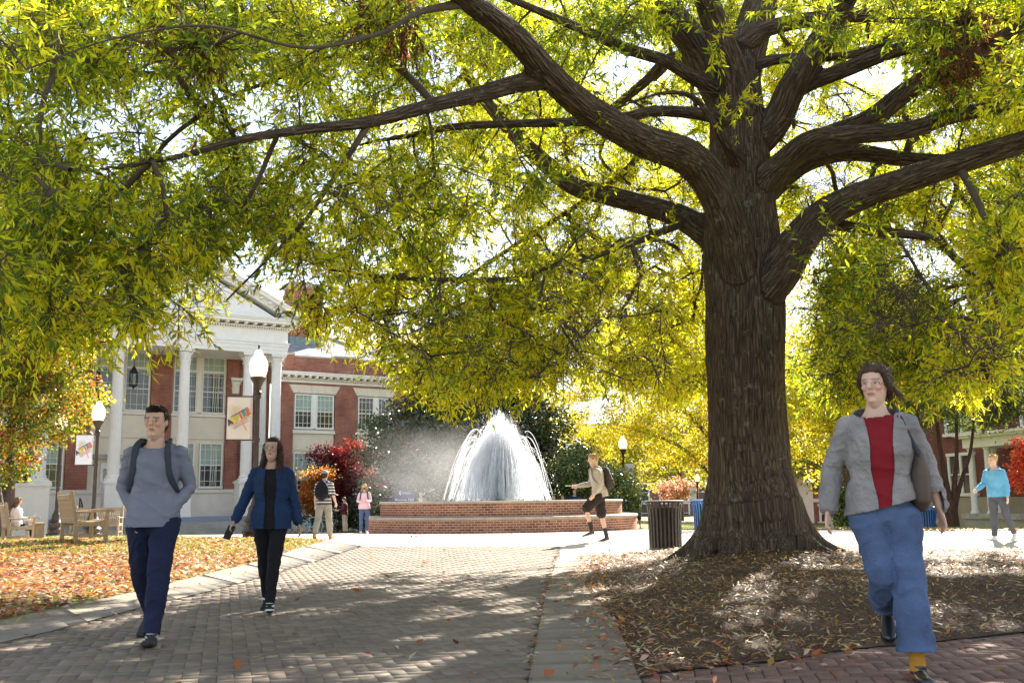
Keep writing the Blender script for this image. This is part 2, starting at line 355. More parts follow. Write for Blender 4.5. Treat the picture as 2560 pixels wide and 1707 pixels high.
# herringbone grey pavers, cut to the walk
PAV = outer+pxpoly([(1393, 1378), (1391, 1399), (1364, 1480), (1349, 1556), (1320, 1707), (1313, 1780)])+[(-6, 4.2)]
sheet('paver_bed', PAV, 0.8, 0.004, M['bed'])
def pavers(name, poly, W, rot, mat, colf, gap=0.0035, herring=True, zo=0.014, lenk=2):
    P = np.array(poly); x0, y0 = P.min(0); x1, y1 = P.max(0); cx, cyy = (x0+x1)/2, (y0+y1)/2; R = math.hypot(x1-x0, y1-y0)/2/W+4; n = int(R)
    c, s = math.cos(rot), math.sin(rot); rects = []
    if herring:
        I, J = np.meshgrid(np.arange(-n, n), np.arange(-n//2-1, n//2+1)); I = I.ravel(); J = J.ravel()
        bx = I-2*J; by = I+2*J
        rects = [np.column_stack([bx, by, bx+2, by+1]), np.column_stack([bx, by+1, bx+1, by+3])]
    else:
        I, J = np.meshgrid(np.arange(-n//lenk-1, n//lenk+1), np.arange(-n, n)); I = I.ravel(); J = J.ravel()
        bx = I*lenk+(J % 2)*lenk/2.0; rects = [np.column_stack([bx, J, bx+lenk, J+1])]
    Rr = np.concatenate(rects).astype(float)*W
    mx, my = (Rr[:, 0]+Rr[:, 2])/2, (Rr[:, 1]+Rr[:, 3])/2
    X, Y = cx+c*mx-s*my, cyy+s*mx+c*my
    k = inpoly(X, Y, poly) & (Y < 30); Rr = Rr[k]; X = X[k]; Y = Y[k]; m = len(Rr); g = gap/2
    near = 0.004
    xs = np.stack([Rr[:, 0]+g, Rr[:, 2]-g, Rr[:, 2]-g, Rr[:, 0]+g], 1); ys = np.stack([Rr[:, 1]+g, Rr[:, 1]+g, Rr[:, 3]-g, Rr[:, 3]-g], 1)
    WX = cx+c*xs-s*ys; WY = cyy+s*xs+c*ys
    tilt = rng.normal(0, 0.0004, (m, 4)); Z = zg(WX, WY)+zo+tilt+rng.normal(0, 0.0006, (m, 1))
    top = np.stack([WX, WY, Z], -1); bot = top.copy(); bot[..., 2] -= 0.02
    V = np.concatenate([top, bot], 1).reshape(-1, 3); b = np.arange(m)[:, None]*8
    F = np.concatenate([b+np.array([0, 1, 2, 3]), b+np.array([4, 5, 1, 0]), b+np.array([5, 6, 2, 1]), b+np.array([6, 7, 3, 2]), b+np.array([7, 4, 0, 3])])
    col = np.repeat(colf(m, X, Y), 8, 0)
    tag(np_mesh(name, V, F, mat, col=col), kind='structure')
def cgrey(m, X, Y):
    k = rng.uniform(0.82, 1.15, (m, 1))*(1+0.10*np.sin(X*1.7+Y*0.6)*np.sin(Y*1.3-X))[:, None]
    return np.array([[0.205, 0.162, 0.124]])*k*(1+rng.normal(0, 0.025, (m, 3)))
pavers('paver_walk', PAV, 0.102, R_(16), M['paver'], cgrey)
# red brick walk at the lower right
RED = pxpoly([(1600, 1760), (1602, 1704), (1662, 1686), (1950, 1658), (2113, 1631), (2356, 1609), (2560, 1586), (2800, 1560)])+[(12, 8.2), (12, 3), (0.5, 3)]
RED = [(x, y) for x, y in RED]
sheet('brick_walk_bed', RED, 0.8, 0.004, M['bed'])
def cred(m, X, Y):
    k = rng.uniform(0.75, 1.2, (m, 1)); t = rng.random((m, 1))
    return (np.array([[0.22, 0.125, 0.095]])*(1-t)+np.array([[0.19, 0.12, 0.10]])*t)*k
pavers('brick_walk', RED, 0.1, R_(-9), M['bpaver'], cred, gap=0.009)
# the mulched mound under the oak
TX, TY = 3.25, 14.1
MOUND = pxpoly([(1597, 1702), (1662, 1684), (1950, 1656), (2113, 1629), (2356, 1607), (2560, 1584), (2800, 1562)])+[(9.5, 9.5), (10.5, 13.5), (9.4, 16.4), (6.2, 17.6), (3.6, 18.7)]+pxpoly([(1489, 1393), (1462, 1460), (1480, 1490), (1538, 1556), (1575, 1640)])
def zmound(x, y):
    d = dpoly(x, y, MOUND); r = np.hypot(np.asarray(x)-TX, np.asarray(y)-TY)
    return zg(x, y)+0.02+0.22*sst(d/2.3)+0.12*np.exp(-(r/1.5)**2)+0.018*np.sin(x*3.1)*np.sin(y*2.7)*sst(d/0.8)
sheet('mound', MOUND, 0.16, 0.0, M['mulch'], zmound)

# ------------------------------------------------------------ leaves lying about
def kites(P, D, Nn, L, Wd, fold=0.15, droop=0.0):
    """n leaves: base point, direction, normal, length, width -> verts, quads"""
    n = len(P); L = np.broadcast_to(L, (n,)); Wd = np.broadcast_to(Wd, (n,))
    S = np.cross(D, Nn); S /= np.linalg.norm(S, axis=1, keepdims=True)+1e-9
    U = np.cross(S, D)
    base = P; tip = P+D*L[:, None]-U*(droop*L)[:, None]
    mid = P+D*(L*0.42)[:, None]
    a = mid+S*(Wd/2)[:, None]+U*(fold*Wd)[:, None]; b = mid-S*(Wd/2)[:, None]+U*(fold*Wd)[:, None]
    V = np.stack([base, a, tip, b], 1).reshape(-1, 3)
    F = np.arange(n*4).reshape(n, 4); return V, F
def rnd_unit(n):
    v = rng.normal(size=(n, 3)); return v/np.linalg.norm(v, axis=1, keepdims=True)
def pick(pal, n, wts=None, jit=0.12):
    pal = np.array(pal); wts = np.array(wts or [1]*len(pal), float); wts /= wts.sum()
    c = pal[rng.choice(len(pal), n, p=wts)]; return np.clip(c*(1+rng.normal(0, jit, (n, 1)))*(1+rng.normal(0, jit*0.4, (n, 3))), 0.004, 0.95)
def scatter(name, poly, n, zf, pal, wts, L, Wr, mat, label, dens=None, lift=0.006, flat=0.25, bbox=None, obj_kind='stuff'):
    P = np.array(poly); x0, y0 = P.min(0); x1, y1 = P.max(0)
    if bbox: x0, x1, y0, y1 = bbox
    X = rng.uniform(x0, x1, n*4); Y = rng.uniform(y0, y1, n*4); k = inpoly(X, Y, poly)
    if dens is not None: k &= rng.random(n*4) < dens(X, Y)
    X = X[k][:n]; Y = Y[k][:n]; n = len(X); Z = zf(X, Y)+lift+rng.random(n)*0.008
    a = rng.uniform(0, 2*np.pi, n); D = np.column_stack([np.cos(a), np.sin(a), rng.normal(0, flat, n)]); D /= np.linalg.norm(D, axis=1, keepdims=True)
    Nn = np.column_stack([rng.normal(0, flat, n), rng.normal(0, flat, n), np.ones(n)]); Nn /= np.linalg.norm(Nn, axis=1, keepdims=True)
    Ls = L*rng.uniform(0.6, 1.35, n); P3 = np.column_stack([X, Y, Z+np.abs(D[:, 2])*Ls*0.5])-D*(Ls/2)[:, None]
    V, F = kites(P3, D, Nn, Ls, Ls*Wr*rng.uniform(0.7, 1.3, n), fold=0.22, droop=-0.08)
    col = np.repeat(pick(pal, n, wts, 0.2), 4, 0)
    o = np_mesh(name, V, F, mat, col=col); return tag(o, label, name.replace('_', ' ').split(' ')[-1], None, obj_kind)
M['litter'] = mk_leaf('dry_leaf', 0.3, 0.35, 0.5, (1, 0.9, 0.75), 1.3)
M['blade'] = mk_leaf('grass_blade', 0.45, 0.3, 0.5, (1, 1, 0.8), 1.5)
palL = [(0.40, 0.115, 0.035), (0.44, 0.19, 0.06), (0.24, 0.07, 0.035), (0.50, 0.34, 0.24), (0.46, 0.28, 0.06), (0.18, 0.09, 0.05), (0.55, 0.42, 0.32)]
zl = lambda x, y: zlawn(x, y)
scatter('fallen_leaves', LAWN, 62000, zl, palL, [3, 3, 2, 2.4, 1.5, 1.5, 1.4], 0.085, 0.62, M['litter'], 'thick carpet of orange and brown fallen leaves over the left lawn', dens=lambda x, y: np.where(y > 19.5+0.02*x, 0.55, 1.0))
scatter('fallen_leaves', STRIP, 1500, zg, palL, None, 0.09, 0.6, M['litter'], 'thin scatter of orange leaves on the narrow grass strip behind the benches', lift=0.03)
def blades(name, poly, n, zf, h, label, dens=None, pal=((0.16, 0.22, 0.03), (0.30, 0.30, 0.04), (0.10, 0.16, 0.03))):
    P = np.array(poly); x0, y0 = P.min(0); x1, y1 = P.max(0)
    X = rng.uniform(x0, x1, n*4); Y = rng.uniform(y0, y1, n*4); k = inpoly(X, Y, poly)
    if dens is not None: k &= rng.random(n*4) < dens(X, Y)
    X = X[k][:n]; Y = Y[k][:n]; n = len(X)
    D = np.column_stack([rng.normal(0, 0.3, n), rng.normal(0, 0.3, n), np.ones(n)]); D /= np.linalg.norm(D, axis=1, keepdims=True)
    Nn = rnd_unit(n); V, F = kites(np.column_stack([X, Y, zf(X, Y)]), D, Nn, h*rng.uniform(0.5, 1.3, n), 0.012, 0.1, 0.2)
    tag(np_mesh(name, V, F, M['blade'], col=np.repeat(pick(pal, n, None, 0.2), 4, 0)), label, 'grass', None, 'stuff')
blades('grass', LAWN, 42000, zlawn, 0.055, 'short yellow green grass between the fallen leaves of the left lawn', dens=lambda x, y: np.where(y > 18.5, 1.0, 0.10))
blades('grass', STRIP, 9000, lambda x, y: zg(x, y)+0.02, 0.09, 'sunlit grass strip behind the wooden benches')
blades('grass', [(5.7, 36), (9.6, 34.2), (12.3, 30.2), (20, 27.6), (34, 26), (34, 34), (12, 37), (6, 42)], 26000, lambda x, y: zg(x, y)+0.02, 0.09, 'sunlit green grass verge beyond the plaza on the right')
palM = [(0.16, 0.09, 0.05), (0.10, 0.055, 0.033), (0.26, 0.15, 0.08), (0.36, 0.23, 0.12)]
scatter('bark_chips', MOUND, 30000, zmound, palM, [3, 3, 2, 1], 0.035, 0.35, M['litter'], 'brown bark chips covering the mound round the oak', dens=lambda x, y: np.where(y < 12, 1.0, 0.5), flat=0.4)
palW = [(0.50, 0.36, 0.18), (0.42, 0.28, 0.12), (0.34, 0.20, 0.08), (0.55, 0.44, 0.27), (0.45, 0.20, 0.05)]
scatter('willow_leaf_litter', MOUND, 15000, zmound, palW, None, 0.075, 0.2, M['litter'], 'narrow straw coloured willow oak leaves strewn on the bark mound', lift=0.012, flat=0.3)
edge = lambda x, y: np.exp(-(dpoly(x, y, MOUND)/0.28)**2)*np.where(x < 3.2, 1.0, 0.35)
scatter('fallen_leaves', [(0.2, 5), (2.4, 5), (2.2, 10), (3, 12), (4, 19.6), (1.5, 20), (0.2, 13)], 3200, lambda x, y: np.maximum(zmound(x, y)*inpoly(x, y, MOUND), zg(x, y)+0.022), palL, [3, 2, 1, 3, 2, 1, 3], 0.07, 0.4, M['litter'], 'orange leaves gathered along the left edge of the bark mound', dens=edge)
scatter('fallen_leaves', [(-8, 5.5), (3, 5.5), (4, 20), (20, 20), (18, 28), (5, 31), (-12, 33), (-9, 24), (-4.4, 23)], 700, zg, palL, [2, 2, 2, 2, 2, 2, 1], 0.085, 0.55, M['litter'], 'scattered single leaves lying on the pavers and sunlit plaza', lift=0.026, flat=0.35)
scatter('fallen_leaves', [(12, 26), (34, 24), (34, 27), (20, 28.5), (12, 31.5), (9.3, 34.6), (5.3, 35.8), (5.3, 34.8), (9, 33.2)], 2600, zg, palL, None, 0.09, 0.6, M['litter'], 'band of dry leaves blown along the edge of the right verge', lift=0.03)
gapline = [(x, y) for x, y in pxpoly([(1300, 1760), (1306, 1707), (1336, 1556), (1355, 1480), (1385, 1399), (1396, 1399), (1372, 1480), (1358, 1556), (1332, 1707), (1330, 1760)])]
scatter('fallen_leaves', gapline, 420, zg, palL, None, 0.05, 0.5, M['litter'], 'leaf crumbs caught in the joint beside the right concrete band', lift=0.026)

# ------------------------------------------------------------ trees
def lowf(P, s, seed=0):
    """cheap smooth 3-D noise, -1..1"""
    r = np.random.default_rng(seed); o = np.zeros(len(P))
    for k in range(5):
        d = r.normal(size=3); d /= np.linalg.norm(d); f = s*(0.6+0.5*k); o += np.sin(P@d*f*6.28+r.uniform(0, 6.28))
    return o/3.0
def bark_mat(name, ca, cb_, lich=True, scale=1.0):
    m = bpy.data.materials.new(name); m.use_nodes = True; N, L = nodes(m); b = N['Principled BSDF']; b.inputs['Roughness'].default_value = 0.9; b.inputs['Specular IOR Level'].default_value = 0.2
    a = N.new('ShaderNodeAttribute'); a.attribute_name = 'bk'
    mp = N.new('ShaderNodeMapping'); mp.inputs['Scale'].default_value = (scale, scale, scale*0.12); L.new(a.outputs['Vector'], mp.inputs[0])
    n0 = N.new('ShaderNodeTexNoise'); n0.inputs['Scale'].default_value = 5; n0.inputs['Detail'].default_value = 4; L.new(mp.outputs[0], n0.inputs[0])
    mix = N.new('ShaderNodeMix'); mix.data_type = 'VECTOR'; mix.inputs[0].default_value = 0.16; L.new(mp.outputs[0], mix.inputs[4]); L.new(n0.outputs['Color'], mix.inputs[5])
    v = N.new('ShaderNodeTexVoronoi'); v.feature = 'DISTANCE_TO_EDGE'; v.inputs['Scale'].default_value = 30; L.new(mix.outputs[1], v.inputs[0])
    n1 = N.new('ShaderNodeTexNoise'); n1.inputs['Scale'].default_value = 26; n1.inputs['Detail'].default_value = 8; L.new(mp.outputs[0], n1.inputs[0])
    md = N.new('ShaderNodeMath'); md.operation = 'MULTIPLY_ADD'; L.new(v.outputs['Distance'], md.inputs[0]); md.inputs[1].default_value = 1.5; L.new(n1.outputs[0], md.inputs[2])
    r = N.new('ShaderNodeValToRGB'); r.color_ramp.elements[0].position = 0.35; r.color_ramp.elements[1].position = 1.05
    r.color_ramp.elements[0].color = (*ca, 1); r.color_ramp.elements[1].color = (*cb_, 1); L.new(md.outputs[0], r.inputs[0]); src = r.outputs[0]
    if lich:
        n2 = N.new('ShaderNodeTexNoise'); n2.inputs['Scale'].default_value = 7; n2.inputs['Detail'].default_value = 10; n2.inputs['Roughness'].default_value = 0.7; L.new(a.outputs['Vector'], n2.inputs[0])
        r2 = N.new('ShaderNodeValToRGB'); r2.color_ramp.elements[0].position = 0.58; r2.color_ramp.elements[1].position = 0.66; r2.color_ramp.elements[0].color = (0, 0, 0, 1); r2.color_ramp.elements[1].color = (0.75, 0.75, 0.75, 1); L.new(n2.outputs[0], r2.inputs[0])
        mx = N.new('ShaderNodeMix'); mx.data_type = 'RGBA'; L.new(r2.outputs[0], mx.inputs[0]); L.new(src, mx.inputs[6]); mx.inputs[7].default_value = (0.24, 0.23, 0.18, 1); src = mx.outputs[2]
    L.new(src, b.inputs['Base Color'])
    bp = N.new('ShaderNodeBump'); bp.inputs['Strength'].default_value = 1.0; bp.inputs['Distance'].default_value = 0.05; L.new(md.outputs[0], bp.inputs['Height']); L.new(bp.outputs[0], b.inputs['Normal'])
    return m
M['bark'] = bark_mat('oak_bark', (0.028, 0.019, 0.013), (0.165, 0.118, 0.083))
M['twig'] = mk('twig_bark', (0.085, 0.062, 0.045), 0.9, var=0.3, vscale=4)
M['twiggrey'] = mk('grey_twig_bark', (0.13, 0.10, 0.085), 0.9, var=0.3, vscale=4)
def crom(P, n):
    P = np.asarray(P, float); out = []
    Q = np.vstack([2*P[0]-P[1], P, 2*P[-1]-P[-2]])
    for i in range(1, len(Q)-2):
        t = np.linspace(0, 1, n, endpoint=False)[:, None]; a, b, c, d = Q[i-1], Q[i], Q[i+1], Q[i+2]
        out.append(0.5*((2*b)+(-a+c)*t+(2*a-5*b+4*c-d)*t**2+(-a+3*b-3*c+d)*t**3))
    out.append(P[-1][None]); return np.vstack(out)
k52 = 2560/2352
def limb(l):
    """(u, v, distance, width in picture units) -> points, radii"""
    pts = []; rad = []
    for u, v, D, wpx in l:
        p = at(u*k52, v*k52, D); pts.append(tuple(p)); rad.append(wpx*k52/FPX*D/2)
    n = 6; rad = np.array(rad)*0.93; P = crom(np.column_stack([pts, rad]), n); return P[:, :3], np.maximum(P[:, 3], 0.006)
TR = [(1737,1262,14.1,215),(1728,1180,14.1,205),(1722,1100,14.1,198),(1717,1000,14.1,192),(1714,900,14.1,190),(1712,800,14.1,190),(1710,700,14.1,194),(1707,620,14.1,200),(1703,540,14.1,192),(1700,450,14.1,172),(1697,350,14.1,152),(1692,250,14.1,138),(1690,150,14.1,120)]
LIMBS = [
 [(1700,640,13.8,100),(1678,530,13.45,98),(1640,430,13.1,98),(1580,362,12.7,95),(1480,325,12.1,85),(1400,282,11.5,80),(1320,228,11,76),(1250,160,10.4,72),(1180,82,9.8,68),(1080,5,9.1,62),(960,-90,8.3,54),(820,-190,7.6,44)],
 [(1260,185,10.6,52),(1190,192,10.3,50),(1110,215,10,46),(1000,240,9.5,40),(850,280,9,35),(700,298,8.4,29),(550,322,7.9,26),(400,360,7.4,22),(250,385,7,17),(120,395,6.7,12),(0,430,6.4,9),(-120,470,6.1,6)],
 [(1665,275,13.8,40),(1600,261,13.5,34),(1500,256,13.1,30),(1430,272,12.8,30),(1300,281,12.4,27),(1200,284,12,24),(1050,291,11.5,22),(950,310,11.1,18),(830,332,10.6,12),(700,372,10.1,8)],
 [(1660,560,14.2,90),(1590,512,14.5,70),(1520,482,14.8,58),(1400,450,15.2,52),(1320,428,15.4,50),(1255,378,15.7,46),(1185,312,16,40),(1130,250,16.3,34),(1070,170,16.7,26)],
 [(1735,690,13.9,110),(1790,622,13.7,110),(1830,560,13.5,96),(1880,503,13.2,84),(1960,457,12.7,76),(2080,415,12.2,70),(2200,374,11.6,65),(2352,326,11,59),(2500,275,10.4,52),(2700,215,9.8,42)],
 [(1715,470,13.9,80),(1750,415,13.8,74),(1795,378,13.6,66),(1860,325,13.2,58),(1950,311,12.9,50),(2080,300,12.4,47),(2200,264,11.8,42),(2352,240,11.2,37),(2500,215,10.6,30)],
 [(1725,480,14.2,70),(1780,425,14.4,62),(1850,372,14.5,56),(1950,350,14.4,48),(2080,366,14.1,40),(2200,368,13.7,34),(2340,350,13.2,26),(2480,340,12.8,20)],
 [(1735,455,14.3,70),(1840,345,13.9,62),(1992,279,13.4,57),(2080,212,13,54),(2180,154,12.5,50),(2352,64,11.9,45),(2480,0,11.4,38)],
 [(1705,350,14.2,100),(1775,290,13.9,80),(1815,210,13.6,76),(1857,142,13.3,72),(1924,28,12.8,64),(1970,-50,12.3,54)],
 [(1830,205,13.7,50),(1867,188,13.5,44),(1947,158,13.1,42),(2038,122,12.8,40),(2117,98,12.4,36),(2240,30,11.8,28)],
 [(1700,170,14,40),(1775,138,13.8,30),(1924,131,13.3,24),(2010,108,13,22),(2095,50,12.6,19),(2140,-10,12.2,15)],
 [(1700,110,14.2,55),(1764,66,14.1,44),(1900,40,13.9,40),(2020,36,13.6,38),(2152,46,13.2,36),(2352,40,12.6,32),(2480,30,12.2,26)],
 [(1680,260,14.1,100),(1635,180,14.2,90),(1600,110,14.1,84),(1553,50,13.9,78),(1505,-20,13.6,66)],
 [(1695,260,13.9,100),(1690,185,13.7,78),(1655,90,13.4,72),(1622,0,13,64),(1600,-60,12.8,54)],
 [(1690,200,14.3,120),(1720,100,14.5,100),(1750,0,14.6,90),(1770,-90,14.7,76)],
 [(1640,205,13.9,44),(1581,172,13.5,36),(1522,138,13.2,34),(1437,112,12.7,31),(1341,70,12.1,27),(1200,10,11.4,21),(1060,-40,10.7,14)],
 [(1690,215,14.8,40),(1560,130,15.4,30),(1480,190,15.8,27),(1410,248,16.2,24),(1330,310,16.6,18)],
 [(1880,505,13.3,40),(1935,518,13.2,32),(2017,532,12.9,28),(2136,548,12.5,24),(2210,610,12.1,17),(2290,670,11.7,10)],
 [(1700,380,13.8,50),(1660,320,13.3,26),(1600,230,12.9,18),(1520,215,12.5,13),(1400,255,12,9)],
 [(1560,320,14.8,24),(1500,310,15.2,22),(1440,390,15.6,18),(1330,470,16,14),(1150,585,16.3,11),(1000,690,16.5,9),(930,750,16.6,7)],
 [(1600,500,14.6,26),(1450,560,13.9,18),(1300,610,13.4,15),(1180,640,13,14),(1000,642,12.4,13),(880,636,12,10),(760,620,11.7,7)],
 [(850,280,9,20),(760,420,8.9,15),(690,520,9,11),(610,600,9.1,8),(520,690,9.3,5)],
 [(640,305,8.3,16),(560,470,8.7,12),(430,590,9.2,9),(290,700,9.6,6),(200,760,9.8,4)],
 [(1000,240,9.5,22),(900,150,10,18),(760,130,10.4,15),(640,180,10.6,11),(500,230,10.6,7)],
 [(1080,5,9.1,30),(960,30,8.7,16),(880,75,8.4,12),(700,110,7.6,9),(480,60,6.9,7),(260,90,6.3,5),(60,160,5.9,4)],
 [(2200,374,11.6,24),(2260,500,11.2,16),(2280,650,10.7,11),(2300,780,10.2,7),(2270,880,9.6,4)],
]
oak = empty('oak_tree', (TX, TY, zgf(TX, TY)), 0, 'huge willow oak with thick grey brown trunk and spreading limbs over the mulched mound', 'tree')
iv = Matrix.Translation((-TX, -TY, -zgf(TX, TY)))
OFS = np.array([TX, TY, zgf(TX, TY)])
def remesh(Vl, Fl, voxel, smooth=2, noise=None, faces_extra=None):
    me = bpy.data.meshes.new('tmp')
    me.from_pydata([tuple(p) for p in Vl], [], [tuple(f) for f in Fl]); me.update()
    o = bpy.data.objects.new('tmp', me); COL.objects.link(o)
    r = o.modifiers.new('r', 'REMESH'); r.mode = 'VOXEL'; r.voxel_size = voxel; r.use_smooth_shade = True
    if smooth: s = o.modifiers.new('s', 'SMOOTH'); s.iterations = smooth; s.factor = 0.5
    dg = bpy.context.evaluated_depsgraph_get(); dg.update(); e = o.evaluated_get(dg); m2 = e.to_mesh()
    V = np.empty(len(m2.vertices)*3, np.float32); m2.vertices.foreach_get('co', V)
    n = len(m2.loops); li = np.empty(n, np.int32); m2.loops.foreach_get('vertex_index', li)
    ls = np.empty(len(m2.polygons), np.int32); m2.polygons.foreach_get('loop_start', ls)
    Fq = li.reshape(-1, 4) if len(ls)*4 == n else np.array([list(p.vertices) for p in m2.polygons if len(p.vertices) == 4])
    e.to_mesh_clear(); bpy.data.objects.remove(o); bpy.data.meshes.remove(me)
    return V.reshape(-1, 3), Fq
def capped(P, r, n):
    """a closed round tube"""
    V, F = loft_np([P], [r], n); F = [tuple(f) for f in F]; m = len(V)
    return [tuple(p) for p in V], F+[tuple(range(n-1, -1, -1)), tuple(range(m-n, m))]
tp, trd = limb(TR)
bzx = tp[0].copy(); low = [bzx-[0, 0, 0.55], bzx-[0, 0, 0.28], bzx-[0, 0, 0.05]]
tp = np.vstack([low, tp[3:]]); trd = np.r_[0.78, 0.74, 0.70, trd[3:]]
big_V = []; big_F = []
def addc(P, r, n=20):
    v, f = capped(P, r, n); b = len(big_V); big_V.extend(v); big_F.extend([tuple(i+b for i in q) for q in f])
addc(tp, trd, 32)
lp = [limb(l) for l in LIMBS]
for (P, r) in lp[:19]: addc(P, r, 16)
# root flares
base = np.array([TX, TY, OFS[2]+0.0]); base[0] = tp[0][0]; base[1] = tp[0][1]
for a, L, r0, sp in [(200, 1.5, 0.31, 0.02), (238, 1.2, 0.30, -0.1), (275, 1.15, 0.34, 0.1), (318, 1.35, 0.32, 0.05), (350, 1.55, 0.28, 0.1), (30, 1.5, 0.32, 0), (80, 1.5, 0.32, 0), (130, 1.4, 0.34, 0), (168, 1.5, 0.34, 0)]:
    A = R_(a); d = np.array([math.cos(A), math.sin(A), 0]); q = np.array([-d[1], d[0], 0])
    P = []; rr = []
    for t, h, r in [(0.18, 1.6, 0.30), (0.30, 1.05, 0.30), (0.45, 0.62, 0.27), (0.66, 0.30, 0.22), (0.95, 0.08, 0.16), (1.3, -0.02, 0.11), (1.75, -0.1, 0.07)]:
        k = t/1.75*L if t > 0.6 else t*0.95
        p = base+d*k+q*sp*t*t; p[2] = 0
        p[2] = float(zmound(p[0], p[1]))+h-0.03; P.append(p); rr.append(r*(r0/0.32))
    P = crom(np.column_stack([P, rr]), 4); addc(P[:, :3], P[:, 3], 10)
tV, tF = remesh(big_V, big_F, 0.034, 3)
# coordinates along the nearest limb for the bark pattern
segs = []
for P, r in [(tp, trd)]+lp[:19]:
    d = np.r_[0, np.cumsum(np.linalg.norm(np.diff(P, axis=0), axis=1))]
    for i in range(len(P)-1): segs.append((P[i], P[i+1], d[i], r[i]))
best = np.full(len(tV), 1e9); bk = np.zeros((len(tV), 3))
for a, b, d0, r in segs:
    e = b-a; L2 = e@e+1e-9; Le = math.sqrt(L2); t = np.clip((tV-a)@e/L2, 0, 1); c = tV-a-t[:, None]*e; dist = np.linalg.norm(c, axis=1)/r
    T = e/Le; up = np.array([0, 1.0, 0]) if abs(T[1]) < 0.9 else np.array([1.0, 0, 0]); n1 = np.cross(T, up); n1 /= np.linalg.norm(n1); n2 = np.cross(T, n1)
    k = dist < best; best[k] = dist[k]
    bk[k] = np.column_stack([c@n1, c@n2, d0+t*Le])[k]
# relief of the trunk
nr = lowf(np.column_stack([bk[:, 0]*1.0, bk[:, 1]*1.0, bk[:, 2]*0.15]), 1.6, 3)
cen = np.array([tp[0][0], tp[0][1], 0]); rad_d = tV-cen; rad_d[:, 2] = 0; rn = np.linalg.norm(rad_d, axis=1, keepdims=True)
lowm = np.clip((4.5-tV[:, 2])/1.0, 0, 1)[:, None]
tV = tV+rad_d/np.maximum(rn, 0.2)*nr[:, None]*0.022*lowm
trunk = np_mesh('trunk', tV-OFS, tF, M['bark'], oak, smooth=True, uvw=bk)
# limb nodes, then sprays of foliage grown onto them
NP_ = []; NR = []; NPAR = []; NLEN = []
for li, (P, r) in enumerate(lp):
    for i in range(len(P)):
        if i < 4 and li < 19: continue
        NP_.append(P[i]); NR.append(r[i]); NPAR.append(-1); NLEN.append(0.0)
nlimb = len(NP_)
EDGE_LO = [(-200,800),(0,800),(120,780),(250,775),(330,745),(400,760),(470,780),(520,770),(560,700),(620,640),(700,750),(800,790),(870,835),(935,900),(1000,965),(1080,960),(1130,905),(1250,900),(1350,875),(1450,905),(1600,930),(1800,925),(1900,950),(1960,935),(2060,890),(2150,905),(2230,925),(2290,880),(2352,790),(2560,760)]
GAPS = [(170,265,62,55),(5,515,45,45),(640,680,60,45),(1455,135,72,52),(1110,425,48,30),(2010,170,66,40),(1985,290,40,30),(2150,600,45,65),(1030,130,30,22),(1790,70,40,30),(590,755,30,20),(960,200,22,22),(1560,250,30,22),(1250,490,30,20)]
eu = np.array([e[0] for e in EDGE_LO]); ev = np.array([e[1] for e in EDGE_LO])
def dnear(u): return np.interp(u, [-200, 0, 500, 900, 1300, 1700, 2100, 2352, 2560], [5.4, 5.8, 7.4, 9.0, 10.2, 10.0, 8.8, 8.0, 7.6])
def dfar(u): return np.interp(u, [-200, 0, 500, 900, 1300, 1700, 2100, 2352, 2560], [9.5, 11, 14, 17, 20, 21, 18.5, 16, 15])
C = []; ninview = 0
LU = [(a*1.0, b, c, e) for l in LIMBS[:13]+LIMBS[17:18] for a, b, c, e in [tuple(q) for q in crom(np.array(l, float), 5)]]; LU = np.array(LU)
def clump(p): return lowf(p[None], 0.33, 77)[0]+0.6*lowf(p[None], 0.75, 78)[0]
while len(C) < 2250:
    u = rng.uniform(-180, 2540); v = rng.uniform(-140, 970); vmax = np.interp(u, eu, ev)-16
    if v > vmax: continue
    a, b = dnear(u), dfar(u); D = (rng.uniform(a**2, b**2))**0.5
    if any(((u-g[0])/g[2])**2+((v-g[1])/g[3])**2 < 1.15 for g in GAPS): continue
    # nearest leaves stay high in front of the trunk, so that trunk and limbs can be seen
    if 1560 < u < 1900 and D < 14.4: 
        if v > 330 or rng.random() < 0.80: continue
    if 1900 <= u < 2352 and 150 < v < 520 and D < 12.8 and rng.random() < 0.72: continue
    if 1000 < u <= 1560 and v < 420 and D < 12.2 and rng.random() < 0.55: continue
    if v > vmax-90 and rng.random() < 0.25: continue
    if u < 950 and rng.random() < 0.22: continue
    if 380 < u < 720 and v > 575 and rng.random() < 0.76: continue
    if u <= 360 and v > 620 and rng.random() < 0.35: continue
    if u < 1450 and D > 15 and rng.random() < 0.35: continue
    if u < 1000 and v < 330 and rng.random() < 0.25: continue
    # a limb of the tree is not buried in leaves on the walk's side
    dl = np.hypot(LU[:, 0]-u, LU[:, 1]-v)-LU[:, 3]/2; kk = (dl < 24) & (LU[:, 2] > D+0.05)
    if kk.any() and rng.random() < 0.86: continue
    p = np.array(at(u*k52, v*k52, D))
    if clump(p) < -0.22 and rng.random() < 0.93: continue
    C.append((p, 0, u, v))
for (n_, u0, u1, v0, v1, d0, d1) in ((230, 1180, 1640, 400, 905, 14, 20), (170, 1850, 2400, 520, 915, 10, 17), (70, 850, 1300, 620, 930, 11, 16), (230, 1560, 2340, -40, 540, 16, 20.5), (110, 1000, 1560, -40, 420, 15.5, 20), (130, 900, 1500, 200, 700, 16, 20)):
    while n_:
        u, v, D = rng.uniform(u0, u1), rng.uniform(v0, v1), rng.uniform(d0, d1)
        if v > np.interp(u, eu, ev)-16 or any(((u-g[0])/g[2])**2+((v-g[1])/g[3])**2 < 1 for g in GAPS): continue
        C.append((np.array(at(u*k52, v*k52, D)), 0, u, v)); n_ -= 1
